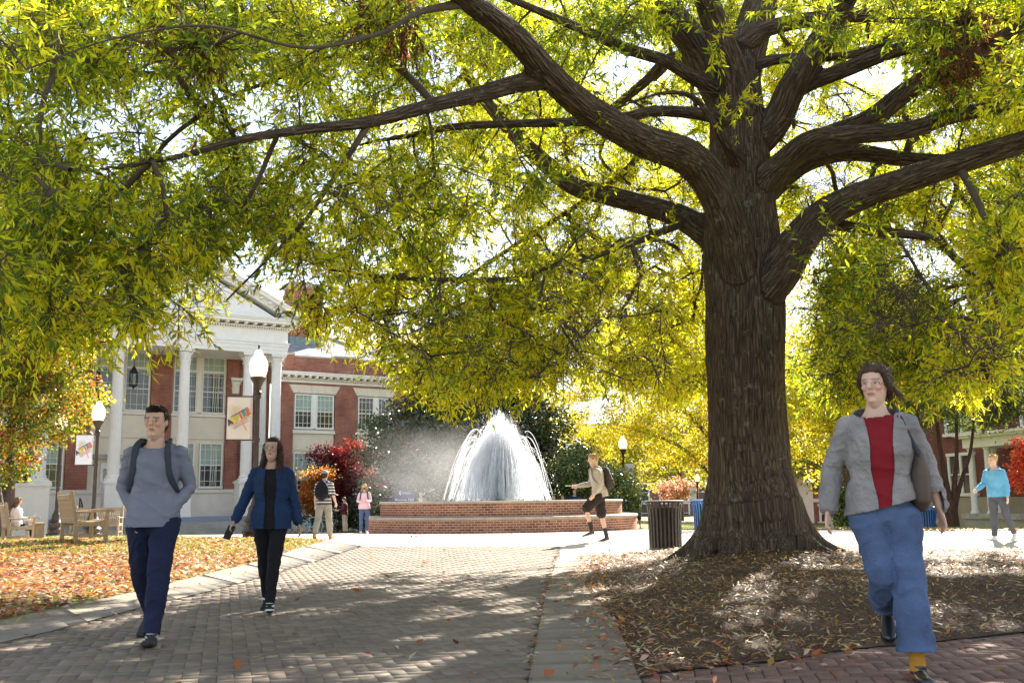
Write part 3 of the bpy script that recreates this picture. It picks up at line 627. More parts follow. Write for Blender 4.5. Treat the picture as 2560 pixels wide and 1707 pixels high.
# the crown above the picture and behind the eye's frame, which shades the walk
for u0, v0, D0, n_ in ((2195, 40, 11.6, 10), (2205, 130, 11.6, 9), (2190, 190, 11.7, 3), (430, 105, 7.6, 6), (890, 45, 9.4, 6), (1530, 15, 12.5, 3)):
    for _ in range(n_): u, v = u0+rng.normal(0, 24), v0+rng.normal(0, 20); C.append((np.array(at(u*k52, v*k52, D0+rng.normal(0, 0.2))), 0, u, v))
up = 0
while up < 110:
    q = rnd_unit(1)[0]*rng.uniform(0.55, 1)**0.5; p = np.array([1.6, 12.5, 9.0])+q*np.array([10.3, 9.3, 7.2])
    if p[2] < 5.5 or clump(p) < -0.1: continue
    d = camR.transposed() @ Vector(p-np.array([0, 0, CZ])); uu = 1280+FPX*d.x/-d.z if d.z < 0 else -9999; vv = 853-FPX*d.y/-d.z if d.z < 0 else -9999
    if d.z < 0 and -200 < uu < 2760 and vv > -150: continue
    C.append((p, 1, 0, 0)); up += 1
LP = np.array(NP_)
order = []
cc = np.array([c[0] for c in C])
dm = np.array([np.min(np.linalg.norm(LP-p, axis=1)) for p in cc]); order = np.argsort(dm)
cap = 40000; NA = np.zeros((cap, 3)); NL = np.zeros(cap); NA[:nlimb] = LP; nn = nlimb; paths = []; par = [-1]*nlimb
for s in order:
    p = cc[s]; dd = np.linalg.norm(NA[:nn]-p, axis=1); cost = dd+0.22*NL[:nn]+0.25*np.maximum(0, NA[:nn, 2]-p[2]-0.6); k = int(np.argmin(cost)); a = NA[k]; L = dd[k]
    m = max(2, min(7, int(L/0.28)+1)); t = np.linspace(0, 1, m+1)[:, None]
    mid = (a+p)/2+np.array([0, 0, 0.10*L])+rng.normal(0, 0.09*L, 3)
    Q = (1-t)**2*a+2*t*(1-t)*mid+t*t*p; Q[1:-1] += rng.normal(0, 0.02*min(L, 2), (m-1, 3)); ids = [k]
    for q in Q[1:]:
        NA[nn] = q; NL[nn] = NL[ids[-1]]+L/m; par.append(ids[-1]); ids.append(nn); nn += 1
    paths.append((ids, s))
cnt = np.zeros(nn)
for ids, s in paths: cnt[ids[-1]] += 1
for i in range(nn-1, nlimb-1, -1):
    if par[i] >= 0: cnt[par[i]] += cnt[i]
rad_n = 0.0050*np.maximum(cnt, 1)**0.50
bp_, br_ = [], []
for ids, s in paths:
    r = rad_n[ids].copy(); 
    if ids[0] < nlimb: r[0] = min(r[1]*1.35, NR[ids[0]])
    else: r[0] = min(r[1]*1.1, rad_n[ids[0]])
    bp_.append(NA[ids]); br_.append(r)
for P, r in lp[19:]: bp_.append(P); br_.append(r)
bV, bF = loft_np(bp_, br_, 6)
np_mesh('branch', bV-OFS, bF, M['twig'], oak, smooth=True)
# leaves
palette = {'g': (0.075, 0.12, 0.018), 'lg': (0.23, 0.27, 0.02), 'yg': (0.42, 0.39, 0.02), 'y': (0.64, 0.46, 0.02), 'o': (0.60, 0.31, 0.03), 'b': (0.10, 0.045, 0.025)}
keys = list(palette); PC = np.array([palette[k] for k in keys])
LVp, LVd, LVl, LVc = [], [], [], []; tw_p, tw_r = [], []
yl = lowf(cc, 0.10, 11)
brown = {(2195, 70): 60, (2215, 130): 50, (430, 110): 30, (890, 50): 35, (800, 650): 14, (1530, 20): 20, (730, 700): 12, (1975, 30): 25, (1130, 140): 20}
for ids, s in paths:
    p, kind, u, v = C[s]; par_d = NA[ids[-1]]-NA[ids[-2]]; par_d /= np.linalg.norm(par_d)+1e-9
    isb = kind == 0 and any(math.hypot(u-a, v-b) < r for (a, b), r in brown.items())
    nt_ = int(rng.integers(14, 20))+(5 if u > 1750 else 0) if kind == 0 else 9
    y = yl[s]*0.8+(0.35 if kind == 0 and 600 < u < 1700 and v > 380 else 0)-(0.55 if kind == 0 and u < 620 and v < 640 else 0)+(0.3 if u > 1900 and v > 500 else 0)+(0.25 if 300 < u < 900 and v > 560 else 0)+rng.normal(0, 0.55)
    wg = np.array([max(0.05, 0.75-y*1.0), 1.0, max(0.2, 1.1+y*0.9), max(0.10, 0.65+y*0.95), max(0.08, 0.34+y*0.42), 0.008]); wg /= wg.sum()
    tot = 0
    for q in range(nt_):
        d = par_d*0.55+rng.normal(0, 0.75, 3)+np.array([0, 0, -0.12]); d /= np.linalg.norm(d)
        st = NA[ids[-1]]-par_d*rng.uniform(0, 0.35); L = rng.uniform(0.22, 0.55) if kind == 0 else rng.uniform(0.3, 0.7)
        e = st+d*L+np.array([0, 0, -0.10*L]); m = st+d*L*0.5+np.array([0, 0, 0.03*L])
        if kind == 0: tw_p.append(np.array([st, m, e])); tw_r.append([0.0045, 0.003, 0.0016])
        nl = int(rng.integers(9, 14)) if kind == 0 else 8
        t = rng.uniform(0.15, 1, nl)**0.6; b = (1-t)[:, None]**2*st+2*(t*(1-t))[:, None]*m+(t*t)[:, None]*e
        dd = d*0.55+rng.normal(0, 0.62, (nl, 3))+np.array([0, 0, -0.30 if not isb else -0.9]); dd /= np.linalg.norm(dd, axis=1, keepdims=True)
        LVp.append(b); LVd.append(dd); LVl.append(rng.uniform(0.068, 0.125, nl)*(1.55 if kind else 1.0)); tot += nl
    LVc.append(PC[rng.choice(6, tot, p=wg)] if not isb else np.tile(np.array([[0.062, 0.028, 0.018]]), (tot, 1)))
LVp = np.vstack(LVp); LVd = np.vstack(LVd); LVl = np.concatenate(LVl); LVc = np.vstack(LVc)
# holes in the crown where the sun comes through on to the walk and the mound
sd_ = np.array(sdir); holes = []
rk_ = np.random.default_rng(5)
for _ in range(58): holes.append((rk_.uniform(-5.5, 3.2), rk_.uniform(5.2, 17.5), rk_.uniform(0.16, 0.34)))
for u_, v_, r_ in ((1480,1335,.30),(1500,1400,.3),(1730,1370,.38),(1690,1345,.28),(1645,1480,.33),(1800,1410,.3),(1860,1440,.25),(2160,1345,.36),(2250,1400,.36),(2060,1335,.36),(2300,1340,.38),(2200,1440,.35),(1900,1330,.3),(2330,1450,.3),(1720,1550,.25),(2050,1530,.35),(2250,1510,.36),(1330,1330,.3),(1260,1420,.32),(1180,1350,.3),(900,1425,.30),(960,1465,.28),(700,1455,.28),(520,1500,.28),(1010,1365,.32),(1110,1335,.32),(1310,1470,.32),(1340,1400,.30),(170,1455,.30),(260,1530,.26),(640,1540,.24),(820,1490,.28),(1120,1450,.26),(1010,1530,.24),(1290,1540,.26),(420,1430,.3),(760,1370,.3)):
    q_ = gp(u_*k52, v_*k52, 0.15); holes.append((q_.x, q_.y, r_))
keepm = np.ones(len(LVp), bool)
for hx, hy, r_ in holes:
    for q in range(2):
        o_ = np.array([hx+rk_.normal(0, r_*0.9), hy+rk_.normal(0, r_*0.5), 0.05]); c_ = LVp-o_; t_ = c_@sd_; keepm &= (np.linalg.norm(c_-t_[:, None]*sd_, axis=1) > r_*(0.85-0.25*q)) 
LVp = LVp[keepm]; LVd = LVd[keepm]; LVl = LVl[keepm]; LVc = LVc[keepm]; n = len(LVp)
LVc = np.clip(LVc*(1+rng.normal(0, 0.15, (n, 1))), 0.005, 0.9)
V, F = kites(LVp-OFS, LVd, rnd_unit(n), LVl, LVl*rng.uniform(0.18, 0.28, n), 0.12, 0.06)
print('oak leaves', n)
M['oakleaf'] = mk_leaf('willow_oak_leaf', 0.70, 0.22, 0.45, (1.0, 0.90, 0.55), 3.3)
np_mesh('crown', V, F, M['oakleaf'], oak, col=np.repeat(LVc, 4, 0))
V, F = loft_np(tw_p, tw_r, 3); np_mesh('twig', V-OFS, F, M['twig'], oak)

# other trees: trunk and limbs, then clumps of leaves spread through the crown
def tree(name, label, x, y, blobs, nclump, per, leaf, wr, pal, wts, mat, trunks, barkm, cat='tree', sig=0.3, limbs=14, group=None, z=None, shell=0.45, seed=0, twig=0.012, droop=0.1, gapn=0.0):
    global rng
    keep = rng; rng = np.random.default_rng(100+seed)
    z0 = zgf(x, y) if z is None else z
    root = empty(name, (x, y, z0), 0, label, cat, group)
    per = int(per*1.5); leaf = leaf*1.18
    vol = np.array([b[3]*b[4]*b[5] for b in blobs]); nb = rng.choice(len(blobs), nclump, p=vol/vol.sum()); B = np.array(blobs)
    q = rnd_unit(nclump)*(rng.uniform(shell, 1, nclump)[:, None]); Cc = B[nb, :3]+q*B[nb, 3:6]
    if gapn: k = lowf(Cc, 0.22, seed) > -gapn; Cc = Cc[k]; nb = nb[k]
    Cc = Cc[Cc[:, 2] > 0.15]; m = len(Cc)
    P = np.repeat(Cc, per, 0)+rng.normal(0, sig, (m*per, 3))*np.array([1, 1, 0.6]); k = P[:, 2] > 0.05; P = P[k]; n = len(P)
    cl = np.repeat(rng.choice(len(pal), m, p=np.array(wts)/sum(wts)), per)[k]; r = rng.random(n) < 0.45; cl[r] = rng.choice(len(pal), r.sum(), p=np.array(wts)/sum(wts))
    col = np.array(pal)[cl]*(1+rng.normal(0, 0.16, (n, 1)))
    d = rnd_unit(n)+np.array([0, 0, -droop]); d /= np.linalg.norm(d, axis=1, keepdims=True); Ls = leaf*rng.uniform(0.65, 1.3, n)
    V, F = kites(P, d, rnd_unit(n), Ls, Ls*wr, 0.15, 0.05)
    np_mesh('crown', V, F, mat, root, col=np.repeat(np.clip(col, 0.004, 0.95), 4, 0))
    tp_, tr_ = [], []
    tops = []
    for T in trunks:                        # list of (x,y,z,r) relative
        Q = crom(T, 5); tp_.append(Q[:, :3]); tr_.append(Q[:, 3]); tops.append(Q)
    TV, TF = loft_np(tp_, tr_, 12); np_mesh('trunk', TV, TF, barkm, root, smooth=True, uvw=np.column_stack([TV[:, 0], TV[:, 1], TV[:, 2]]))
    nodesL = np.vstack(tops); bp, br = [], []
    sel = rng.choice(m, min(limbs*6, m), replace=False); N3 = nodesL[:, :3]; NRr = nodesL[:, 3]
    for s in sel:
        c = Cc[s]; cost = np.linalg.norm(N3-c, axis=1)+0.5*np.maximum(0, N3[:, 2]-c[2]+0.4); a = int(np.argmin(cost)); L = np.linalg.norm(N3[a]-c)
        mid = (N3[a]+c)/2+np.array([0, 0, 0.1*L])+rng.normal(0, 0.06*L, 3); t = np.linspace(0, 1, 6)[:, None]
        Q = (1-t)**2*N3[a]+2*t*(1-t)*mid+t*t*c; r0 = min(NRr[a]*0.7, 0.012*L+twig*1.5); rr = np.linspace(r0, twig*0.45, 6)
        bp.append(Q); br.append(rr); N3 = np.vstack([N3, Q[1:5]]); NRr = np.r_[NRr, rr[1:5]]
    BV, BF = loft_np(bp, br, 5); np_mesh('branch', BV, BF, M['twig'], root, smooth=True)
    rng = keep; return root
M['leafthin'] = mk_leaf('autumn_leaf', 0.5, 0.35, 0.45, (1, 0.95, 0.6), 1.9)
M['leafgloss'] = mk_leaf('magnolia_leaf', 0.10, 0.6, 0.22, (1, 1, 0.6), 1.5)
M['barkgrey'] = bark_mat('grey_bark', (0.06, 0.045, 0.035), (0.16, 0.12, 0.10), False, 1.0)
M['barkred'] = bark_mat('red_brown_bark', (0.05, 0.025, 0.02), (0.13, 0.07, 0.05), False, 1.0)
def X(u, D): return atx(u, D)
# maple beside the left benches
mx_, my_ = X(24, 39), 39.0
tree('maple_tree', 'multi stemmed maple turning green to orange above the left benches', mx_, my_,
     [(-1.2,0,6.8,3.2,3.2,2.4),(1.15,0,4.3,1.75,2.0,1.3),(-0.6,0,2.9,2.0,2.0,1.2),(1.0,0,5.9,1.7,1.8,1.1),(0.0,0.3,8.2,2.0,2.2,1.6),(-3.0,0,4.4,2.2,2.4,2.6)], 1250, 44, 0.105, 0.62,
     [(0.10,0.14,0.02),(0.20,0.21,0.02),(0.40,0.31,0.02),(0.48,0.21,0.03),(0.38,0.09,0.03),(0.06,0.09,0.02)], [3.4,3,1.5,1.0,0.6,3], M['leafthin'],
     [[(0,0,-0.2,0.16),(0.05,0,1.5,0.13),(-0.1,0,3.5,0.1),(0.5,0.2,6,0.06),(0.9,0.2,8,0.03)],[(-0.1,0,0.1,0.13),(-0.5,0,2,0.1),(-1.0,0,4.5,0.08),(-1.4,0,7.5,0.03)],[(-0.2,0.1,0.2,0.1),(-0.9,0.3,1.8,0.09),(-2.2,0.2,4,0.06),(-3.0,0.2,6,0.03)]],
     M['barkgrey'], sig=0.24, limbs=16, seed=1, gapn=0.55).scale = (1.18, 1.18, 1.18)
tree('maple_tree', 'tall orange red maple top rising behind the green maple at the far left', X(10, 44), 44.0,
     [(0,0,9.5,3.6,3.2,2.6),(-2,0,7.5,3.4,3,2.6),(1.2,0,11.2,2.0,2.0,1.4)], 560, 38, 0.13, 0.65, [(0.52,0.24,0.03),(0.48,0.12,0.03),(0.55,0.38,0.03),(0.28,0.24,0.03)], [3,2,2,2], M['leafthin'],
     [[(0,0,-0.2,0.22),(0.1,0,3,0.18),(0,0.2,7,0.11),(0.1,0,11,0.03)]], M['barkgrey'], sig=0.32, limbs=12, seed=2, gapn=0.35)
# southern magnolia behind the fountain
gx_, gy_ = X(1180, 49), 49.0
tree('magnolia_tree', 'big dark glossy leaved magnolia directly behind the fountain spray', gx_, gy_,
     [(-1.6,0,1.7,3.9,3.0,2.0),(-2.6,0,4.4,3.0,2.8,2.4),(0.2,0.5,5.6,3.8,3.2,3.0),(-1.0,0,7.4,2.4,2.3,2.2),(3.2,0.5,2.6,2.8,2.5,2.6),(2.6,0.3,5.4,2.1,2.0,1.9)], 1500, 36, 0.17, 0.42,
     [(0.035,0.055,0.018),(0.05,0.075,0.02),(0.10,0.12,0.03),(0.09,0.055,0.025)], [5,4,1.2,1.5], M['leafgloss'],
     [[(0,0,-0.2,0.3),(0.1,0,2,0.26),(0,0,5,0.16),(0.1,0,9,0.04)]], M['barkgrey'], sig=0.27, limbs=10, seed=3, shell=0.6)
tree('holly_shrub', 'glossy dark holly with white glints right of the fountain', X(1500, 45.5), 45.5,
     [(0,0,1.5,1.9,1.4,1.5),(-0.9,0,2.6,1.2,1.2,1.2)], 420, 34, 0.11, 0.5, [(0.05,0.08,0.02),(0.11,0.14,0.03),(0.20,0.22,0.04)], [4,3,1], M['leafgloss'],
     [[(0,0,-0.1,0.08),(0.1,0,1.5,0.06),(0,0,2.8,0.02)]], M['barkgrey'], cat='shrub', sig=0.2, limbs=6, seed=4, shell=0.7)
# red dogwood and orange shrub before the brick wing
tree('dogwood_tree', 'deep crimson dogwood in front of the brick wing', X(858, 56), 56.0,
     [(0,0,2.6,2.0,1.6,1.3),(-0.9,0,3.9,1.2,1.2,0.9),(0.6,0,4.2,1.3,1.2,1.0),(0.9,0,2.4,1.5,1.3,1.3)], 330, 36, 0.12, 0.6, [(0.15,0.016,0.022),(0.09,0.012,0.018),(0.24,0.04,0.03)], [3,2,1], M['leafthin'],
     [[(0,0,-0.2,0.10),(0.1,0,1.4,0.08),(-0.3,0,3,0.05),(-0.5,0,4.6,0.02)],[(0,0,0.6,0.07),(0.5,0,2.2,0.05),(0.8,0,4.8,0.02)]], M['barkgrey'], sig=0.22, limbs=8, seed=5, gapn=0.5)
tree('dogwood_tree', 'orange leaved dogwood beside the crimson one', X(785, 53), 53.0,
     [(0,0,1.9,0.8,0.7,1.3),(0.2,0,3.1,0.85,0.7,0.55)], 120, 36, 0.12, 0.6, [(0.38,0.13,0.03),(0.42,0.24,0.05),(0.24,0.07,0.03),(0.16,0.11,0.03)], [3,2,2,1], M['leafthin'],
     [[(0,0,-0.2,0.08),(0.1,0,1.2,0.06),(0,0,3.4,0.02)]], M['barkgrey'], sig=0.2, limbs=6, seed=6, gapn=0.5)
tree('evergreen_shrub', 'low dark evergreen shrub behind the parked bicycles', X(845, 54.5), 54.5,
     [(0,0,0.8,2.2,0.9,0.9),(1.2,0,1.0,1.4,0.9,0.9)], 230, 34, 0.10, 0.5, [(0.03,0.045,0.02),(0.06,0.05,0.025)], [3,1], M['leafgloss'],
     [[(0,0,-0.1,0.05),(0.1,0,0.8,0.03),(0,0,1.5,0.01)]], M['barkgrey'], cat='shrub', sig=0.2, limbs=4, seed=7, shell=0.6)
# yellow trees in the middle and right distance
YP = [(0.46,0.38,0.02),(0.42,0.29,0.02),(0.30,0.32,0.02),(0.50,0.31,0.03),(0.19,0.24,0.02)]
tree('yellow_oak_tree', 'bright yellow oak behind the fountain between magnolia and big trunk', X(1800, 60), 60.0,
     [(-6.5,0,7.0,4.0,3.0,3.0),(-2.5,0,6.2,3.6,3,3.0),(-8.3,0,4.6,1.9,2,1.5),(-4.5,0,10.2,4.6,3,2.8),(-3.2,0,3.6,2.2,1.6,1.1),(-5,0,13.2,4.6,3,2.4),(0,0,9,3,3,4)], 1500, 38, 0.15, 0.34, YP, [3,2.5,3.5,1.5,2.5], M['leafthin'],
     [[(0,0,-0.8,0.30),(0,0,3,0.24),(-0.4,0,7,0.15),(-1,0,12,0.05)],[(0,0,2.6,0.14),(-2.4,0,4.8,0.11),(-5.4,0,5.9,0.05)],[(-0.2,0,5.0,0.14),(-3.4,0,8.2,0.10),(-6.8,0,9.0,0.04)]], M['barkgrey'], sig=0.34, limbs=24, seed=8, gapn=0.5, z=-0.6)
tree('yellow_oak_tree', 'yellow oak with arching dark branches right of the big trunk', X(2110, 43), 43.0,
     [(-2.2,0,4.6,2.6,2.6,2.2),(0,0,6.4,3.6,3,2.6),(-3.2,0,6.2,2.2,2.2,2.0),(2.4,0,7.0,2.4,2.4,1.8),(-1.5,0,9.4,3.6,2.6,2.2),(2.6,0,9.6,3.0,2.6,2.2)], 1150, 38, 0.13, 0.34, YP, [3,2,4,1.5,3], M['leafthin'],
     [[(0.4,0,-0.5,0.22),(0.3,0,2,0.18),(-0.4,0,5,0.12),(0,0,8,0.04)],[(0.3,0,2.0,0.12),(-1.6,0,3.2,0.09),(-3.6,0,3.6,0.03)]], M['barkgrey'], sig=0.3, limbs=20, seed=9, gapn=0.5, z=-0.6)
tree('yellow_oak_tree', 'pale yellow oak top showing above the slate roof of the wing', X(960, 92), 92.0,
     [(0,0,15,5,4,3.6),(4,0,13,5,4,4),(-3,0,13.6,3,3,2.6)], 420, 34, 0.24, 0.4, [(0.50,0.40,0.10),(0.46,0.34,0.08),(0.40,0.38,0.10)], [1,1,1], M['leafthin'],
     [[(0,0,-0.6,0.3),(0,0,8,0.2),(0,0,16,0.05)]], M['barkgrey'], sig=0.5, limbs=14, seed=10, gapn=0.3)
tree('cherry_tree', 'small pinkish red leaved tree above the brown slatted bin', X(1690, 62), 62.0,
     [(0,0,2.2,1.5,1.2,0.7)], 80, 24, 0.11, 0.6, [(0.36,0.17,0.15),(0.26,0.10,0.09),(0.40,0.30,0.24)], [1,1,1], M['leafthin'],
     [[(0,0,-0.2,0.06),(0.1,0,1.2,0.05),(0,0,2.8,0.02)]], M['barkgrey'], sig=0.2, limbs=6, seed=11, gapn=0.5)
for k, (u, D, h, lb) in enumerate([(1300, 96, 15, 'distant golden tree far behind the magnolia'), (1700, 84, 13, 'distant yellow green tree closing the view behind the yellow oak'), (1980, 74, 12, 'distant yellow green tree right behind the big trunk'), (2280, 60, 11, 'dim olive tree behind the dark brick building'), (1060, 80, 13, 'distant yellow tree beyond the end of the wing')]):
    tree('distant_tree', lb, X(u, D), float(D), [(0,0,h*0.62,h*0.42,4,h*0.38),(h*0.25,0,h*0.45,h*0.3,3,h*0.28),(-h*0.25,0,h*0.42,h*0.3,3,h*0.3)], 420, 30, 0.26, 0.5,
         [(0.40,0.36,0.04),(0.26,0.28,0.03),(0.46,0.32,0.05),(0.14,0.18,0.03)], [2,2,1,1.5], M['leafthin'], [[(0,0,-0.8,0.3),(0,0,h*0.3,0.22),(0,0,h*0.8,0.06)]], M['barkgrey'], sig=0.5, limbs=8, seed=20+k, group='distant trees', gapn=0.6)
# dark crepe myrtle before the right building
cmx = X(2375, 39); 
def stem(a, L, r, x0=0.0): 
    return [(x0,0,-0.2,r),(x0+0.05*a,0.02,0.9,r*0.85),(x0+0.30*a,0.05,2.0,r*0.62),(x0+0.62*a,0.1,3.2,r*0.45),(x0+0.85*a,0.1,L,r*0.2)]
tree('crepe_myrtle_tree', 'dark many stemmed tree before the dark brick building at right', cmx, 39.0,
     [(-0.3,0,5.2,2.6,2.2,1.4),(1.6,0,4.9,1.8,1.8,1.2),(-2.2,0,4.4,1.3,1.6,1.3),(2.6,0,5.9,2.2,2,1.6)], 560, 34, 0.12, 0.4, [(0.07,0.10,0.03),(0.12,0.14,0.03),(0.05,0.07,0.03)], [3,2,2], M['leafthin'],
     [stem(-2.2,5.0,0.14,-0.05),stem(-1.2,5.4,0.16,-0.05),stem(-0.3,5.6,0.18),stem(0.6,5.6,0.15,0.1),stem(1.5,5.4,0.13,0.1),stem(-3.0,4.4,0.09,-0.1),[(0,0,-0.3,0.36),(0,0,0.3,0.28),(0.02,0,1.2,0.2)]], M['barkred'], sig=0.28, limbs=8, seed=12, gapn=0.6)
tree('red_maple_tree', 'vivid red maple branch entering at the right picture edge by the porch', X(2610, 34), 34.0,
     [(-0.35,0,2.75,0.75,0.8,0.55),(-0.45,0,1.75,0.75,0.8,0.6),(0.9,0,3.0,1.2,1.2,1.4)], 170, 34, 0.10, 0.7, [(0.55,0.07,0.04),(0.58,0.16,0.05),(0.40,0.04,0.03)], [3,2,1], M['leafthin'],
     [[(0.9,0,-0.2,0.09),(0.8,0,1.4,0.07),(0.5,0,2.6,0.04),(0.4,0,3.6,0.02)]], M['barkgrey'], sig=0.16, limbs=6, seed=13)
tree('holly_shrub', 'small dark holly with pale stakes beside the far sign at right', X(2112, 42), 42.0,
     [(0,0,0.95,0.55,0.5,0.9)], 150, 34, 0.09, 0.5, [(0.05,0.08,0.02),(0.11,0.14,0.03),(0.20,0.22,0.05)], [4,3,1], M['leafgloss'],
     [[(0,0,-0.1,0.03),(0,0,0.8,0.03),(0,0,1.6,0.01)]], M['barkgrey'], cat='shrub', sig=0.14, limbs=4, seed=14, shell=0.5)

# ------------------------------------------------------------ fountain
FX, FY = X(1253, 38.6), 38.5; FZ = -0.03
ft = empty('fountain', (FX, FY, FZ), 0, 'round two tiered red brick fountain with stone copings in the middle of the plaza', 'fountain')
def ring(prof, n=160): return MB().lathe(prof, n, closed=False)
R1, R2 = 5.12, 4.58
ring([(R1, -0.4), (R1, 0.43), (R1-0.5, 0.43)]).build('lower_wall', M['wfountain'], ft, smooth=2)
def coping(name, R, z, wd, h):
    pr = []
    for t in np.linspace(-90, 90, 9): pr.append((R+0.035+h/2*math.cos(R_(t))*0.9-h*0.35, z+h/2+h/2*math.sin(R_(t))))
    pr = [(R-0.03, z-0.001)]+pr+[(R-wd, z+h)]
    b = MB(); n = 34
    for k in range(n):
        a0 = 2*math.pi*k/n+0.0012; a1 = 2*math.pi*(k+1)/n-0.0012; vs = []; m = 6
        for q in range(m+1):
            a = a0+(a1-a0)*q/m
            for r, zz in pr: vs.append((r*math.cos(a), r*math.sin(a), zz))
        P = len(pr); fs = [(q*P+i, (q+1)*P+i, (q+1)*P+i+1, q*P+i+1) for q in range(m) for i in range(P-1)]
        fs += [tuple(range(P)), tuple(range(m*P+P-1, m*P-1, -1))]
        b.add(vs, fs)
    b.build(name, M['coping'], ft, smooth=2)
coping('lower_coping', R1, 0.43, 0.62, 0.11)
ring([(R2, 0.45), (R2, 0.97)]).build('upper_wall', M['wfountain2'], ft, smooth=2)
coping('upper_coping', R2, 0.97, 0.45, 0.10)
ring([(R2-0.40, 1.065), (R2-0.40, 0.3)]).build('inner_wall', M['stone'], ft, smooth=2)
MB().lathe([(R2-0.41, 0.80), (0.01, 0.80)], 64, closed=False).build('water', M['water'], ft)
MB().lathe([(0.55, 0.5), (0.55, 0.9), (0.42, 0.98), (0.2, 1.0), (0.12, 1.15)], 32).build('nozzle', M['bronze'], ft, smooth=2)
# the jets: thin parabolic threads of falling water
m = bpy.data.materials.new('spray_thread'); m.use_nodes = True; N, L = nodes(m)
b = N['Principled BSDF']; b.inputs['Base Color'].default_value = (0.97, 0.96, 0.95, 1); b.inputs['Roughness'].default_value = 0.35
tl = N.new('ShaderNodeBsdfTranslucent'); tl.inputs[0].default_value = (0.95, 0.97, 1, 1); ms = N.new('ShaderNodeMixShader'); ms.inputs[0].default_value = 0.8
L.new(b.outputs[0], ms.inputs[1]); L.new(tl.outputs[0], ms.inputs[2])
tr = N.new('ShaderNodeBsdfTransparent'); ms2 = N.new('ShaderNodeMixShader'); ms2.inputs[0].default_value = 0.42; L.new(tr.outputs[0], ms2.inputs[1]); L.new(ms.outputs[0], ms2.inputs[2])
L.new(ms2.outputs[0], N['Material Output'].inputs[0]); M['spray'] = m
P_, R__ = [], []
for k in range(2300):
    a = rng.uniform(0, 2*np.pi); kind = rng.random()
    H = rng.normal(3.25, 0.12) if kind < 0.62 else rng.uniform(2.0, 3.4)
    H = min(H, 3.62)
    vz = math.sqrt(2*9.81*H); tt = 2*vz/9.81*0.985
    rr_ = abs(rng.normal(1.45, 0.42)) if kind < 0.4 else rng.uniform(0.05, 2.15)
    if kind > 0.92: rr_ = rng.uniform(2.0, 2.6)
    rr_ *= 0.72
    H = max(1.1, min(H, 3.55)-1.0*rr_**1.35*(1.0 if kind < 0.92 else 0.3)+rng.normal(0, 0.13))
    vz = math.sqrt(2*9.81*H); tt = 2*vz/9.81*0.985
    # launched from a ring, wind carries a little to the left
    s0 = rng.uniform(0.02, 0.14); wx = rng.normal(-0.10, 0.10)
    a1 = rng.uniform(0.42, 0.6) if rng.random() < 0.85 else rng.uniform(0.1, 0.5); t0, t1 = (a1*tt, tt) if rng.random() < 0.9 else (0.0, tt)
    if rng.random() < 0.35: t1 = rng.uniform((t0+tt)/2, tt)
    t = np.linspace(t0, t1, 16); vr = rr_/tt*1.08
    x = (s0+vr*t)*math.cos(a)+wx*t*t*0.6; y = (s0+vr*t)*math.sin(a); z = 1.0+vz*t-4.905*t*t
    P_.append(np.column_stack([x, y, np.maximum(z, 0.8)])); R__.append(rng.uniform(0.003, 0.0085))
V, F = loft_np(P_, R__, 3)
o = np_mesh('water_spray', V+np.array([FX, FY, FZ]), F, M['spray']); tag(o, 'tall white bell of falling water threads rising from the brick fountain', 'fountain spray', None, 'stuff')
# droplets
n = 1400; a = rng.uniform(0, 2*np.pi, n); h = rng.uniform(0, 1, n)**0.8; r = (0.25+1.45*np.sqrt(1-h))*rng.uniform(0.3, 1.22, n)
D3 = np.column_stack([r*np.cos(a)-0.35*(1-h)*rng.random(n), r*np.sin(a), 0.95+3.55*h]); 
V, F = kites(D3+np.array([FX, FY, FZ]), np.tile([0, 0, -1.0], (n, 1))+rng.normal(0, 0.1, (n, 3)), rnd_unit(n), rng.uniform(0.03, 0.10, n), 0.012)
tag(np_mesh('water_drops', V, F, M['spray']), 'loose droplets flying round the fountain jets', 'water drops', None, 'stuff')
def mistmat(name, dens, expr):
    m = bpy.data.materials.new(name); m.use_nodes = True; N, L = nodes(m); N.remove(N['Principled BSDF']); out = N['Material Output']
    v = N.new('ShaderNodeVolumePrincipled'); v.inputs['Color'].default_value = (1, 1, 1, 1); v.inputs['Anisotropy'].default_value = 0.6; L.new(v.outputs[0], out.inputs['Volume'])
    tc = N.new('ShaderNodeTexCoord'); ln = N.new('ShaderNodeVectorMath'); ln.operation = 'LENGTH'; L.new(tc.outputs['Object'], ln.inputs[0])
    mr = N.new('ShaderNodeMapRange'); mr.interpolation_type = 'SMOOTHSTEP'; mr.inputs[1].default_value = 1.0; mr.inputs[2].default_value = 0.15; mr.inputs[3].default_value = 0; mr.inputs[4].default_value = dens; L.new(ln.outputs['Value'], mr.inputs[0])
    n = N.new('ShaderNodeTexNoise'); n.inputs['Scale'].default_value = 1.8; n.inputs['Detail'].default_value = 4; L.new(tc.outputs['Object'], n.inputs[0])
    mm = N.new('ShaderNodeMath'); mm.operation = 'MULTIPLY'; L.new(mr.outputs[0], mm.inputs[0])
    m3 = N.new('ShaderNodeMapRange'); m3.inputs[1].default_value = 0.35; m3.inputs[2].default_value = 0.7; m3.inputs[3].default_value = 0.25; m3.inputs[4].default_value = 1.6; L.new(n.outputs[0], m3.inputs[0]); L.new(m3.outputs[0], mm.inputs[1])
    L.new(mm.outputs[0], v.inputs['Density']); return m
def mist(name, loc, sc3, dens, label):
    b = MB(); b.lathe([(0.02, -1)]+[(math.cos(R_(t)), math.sin(R_(t))) for t in range(-80, 81, 10)]+[(0.02, 1)], 24)
    o = b.build(name, mistmat(name, dens, None), None, True); o.location = loc; o.scale = sc3; return tag(o, label, 'mist', None, 'stuff')
mist('spray_mist', (FX+0.05, FY, 2.1), (1.15, 1.15, 2.40), 3.0, 'bright white core of spray inside the fountain bell')
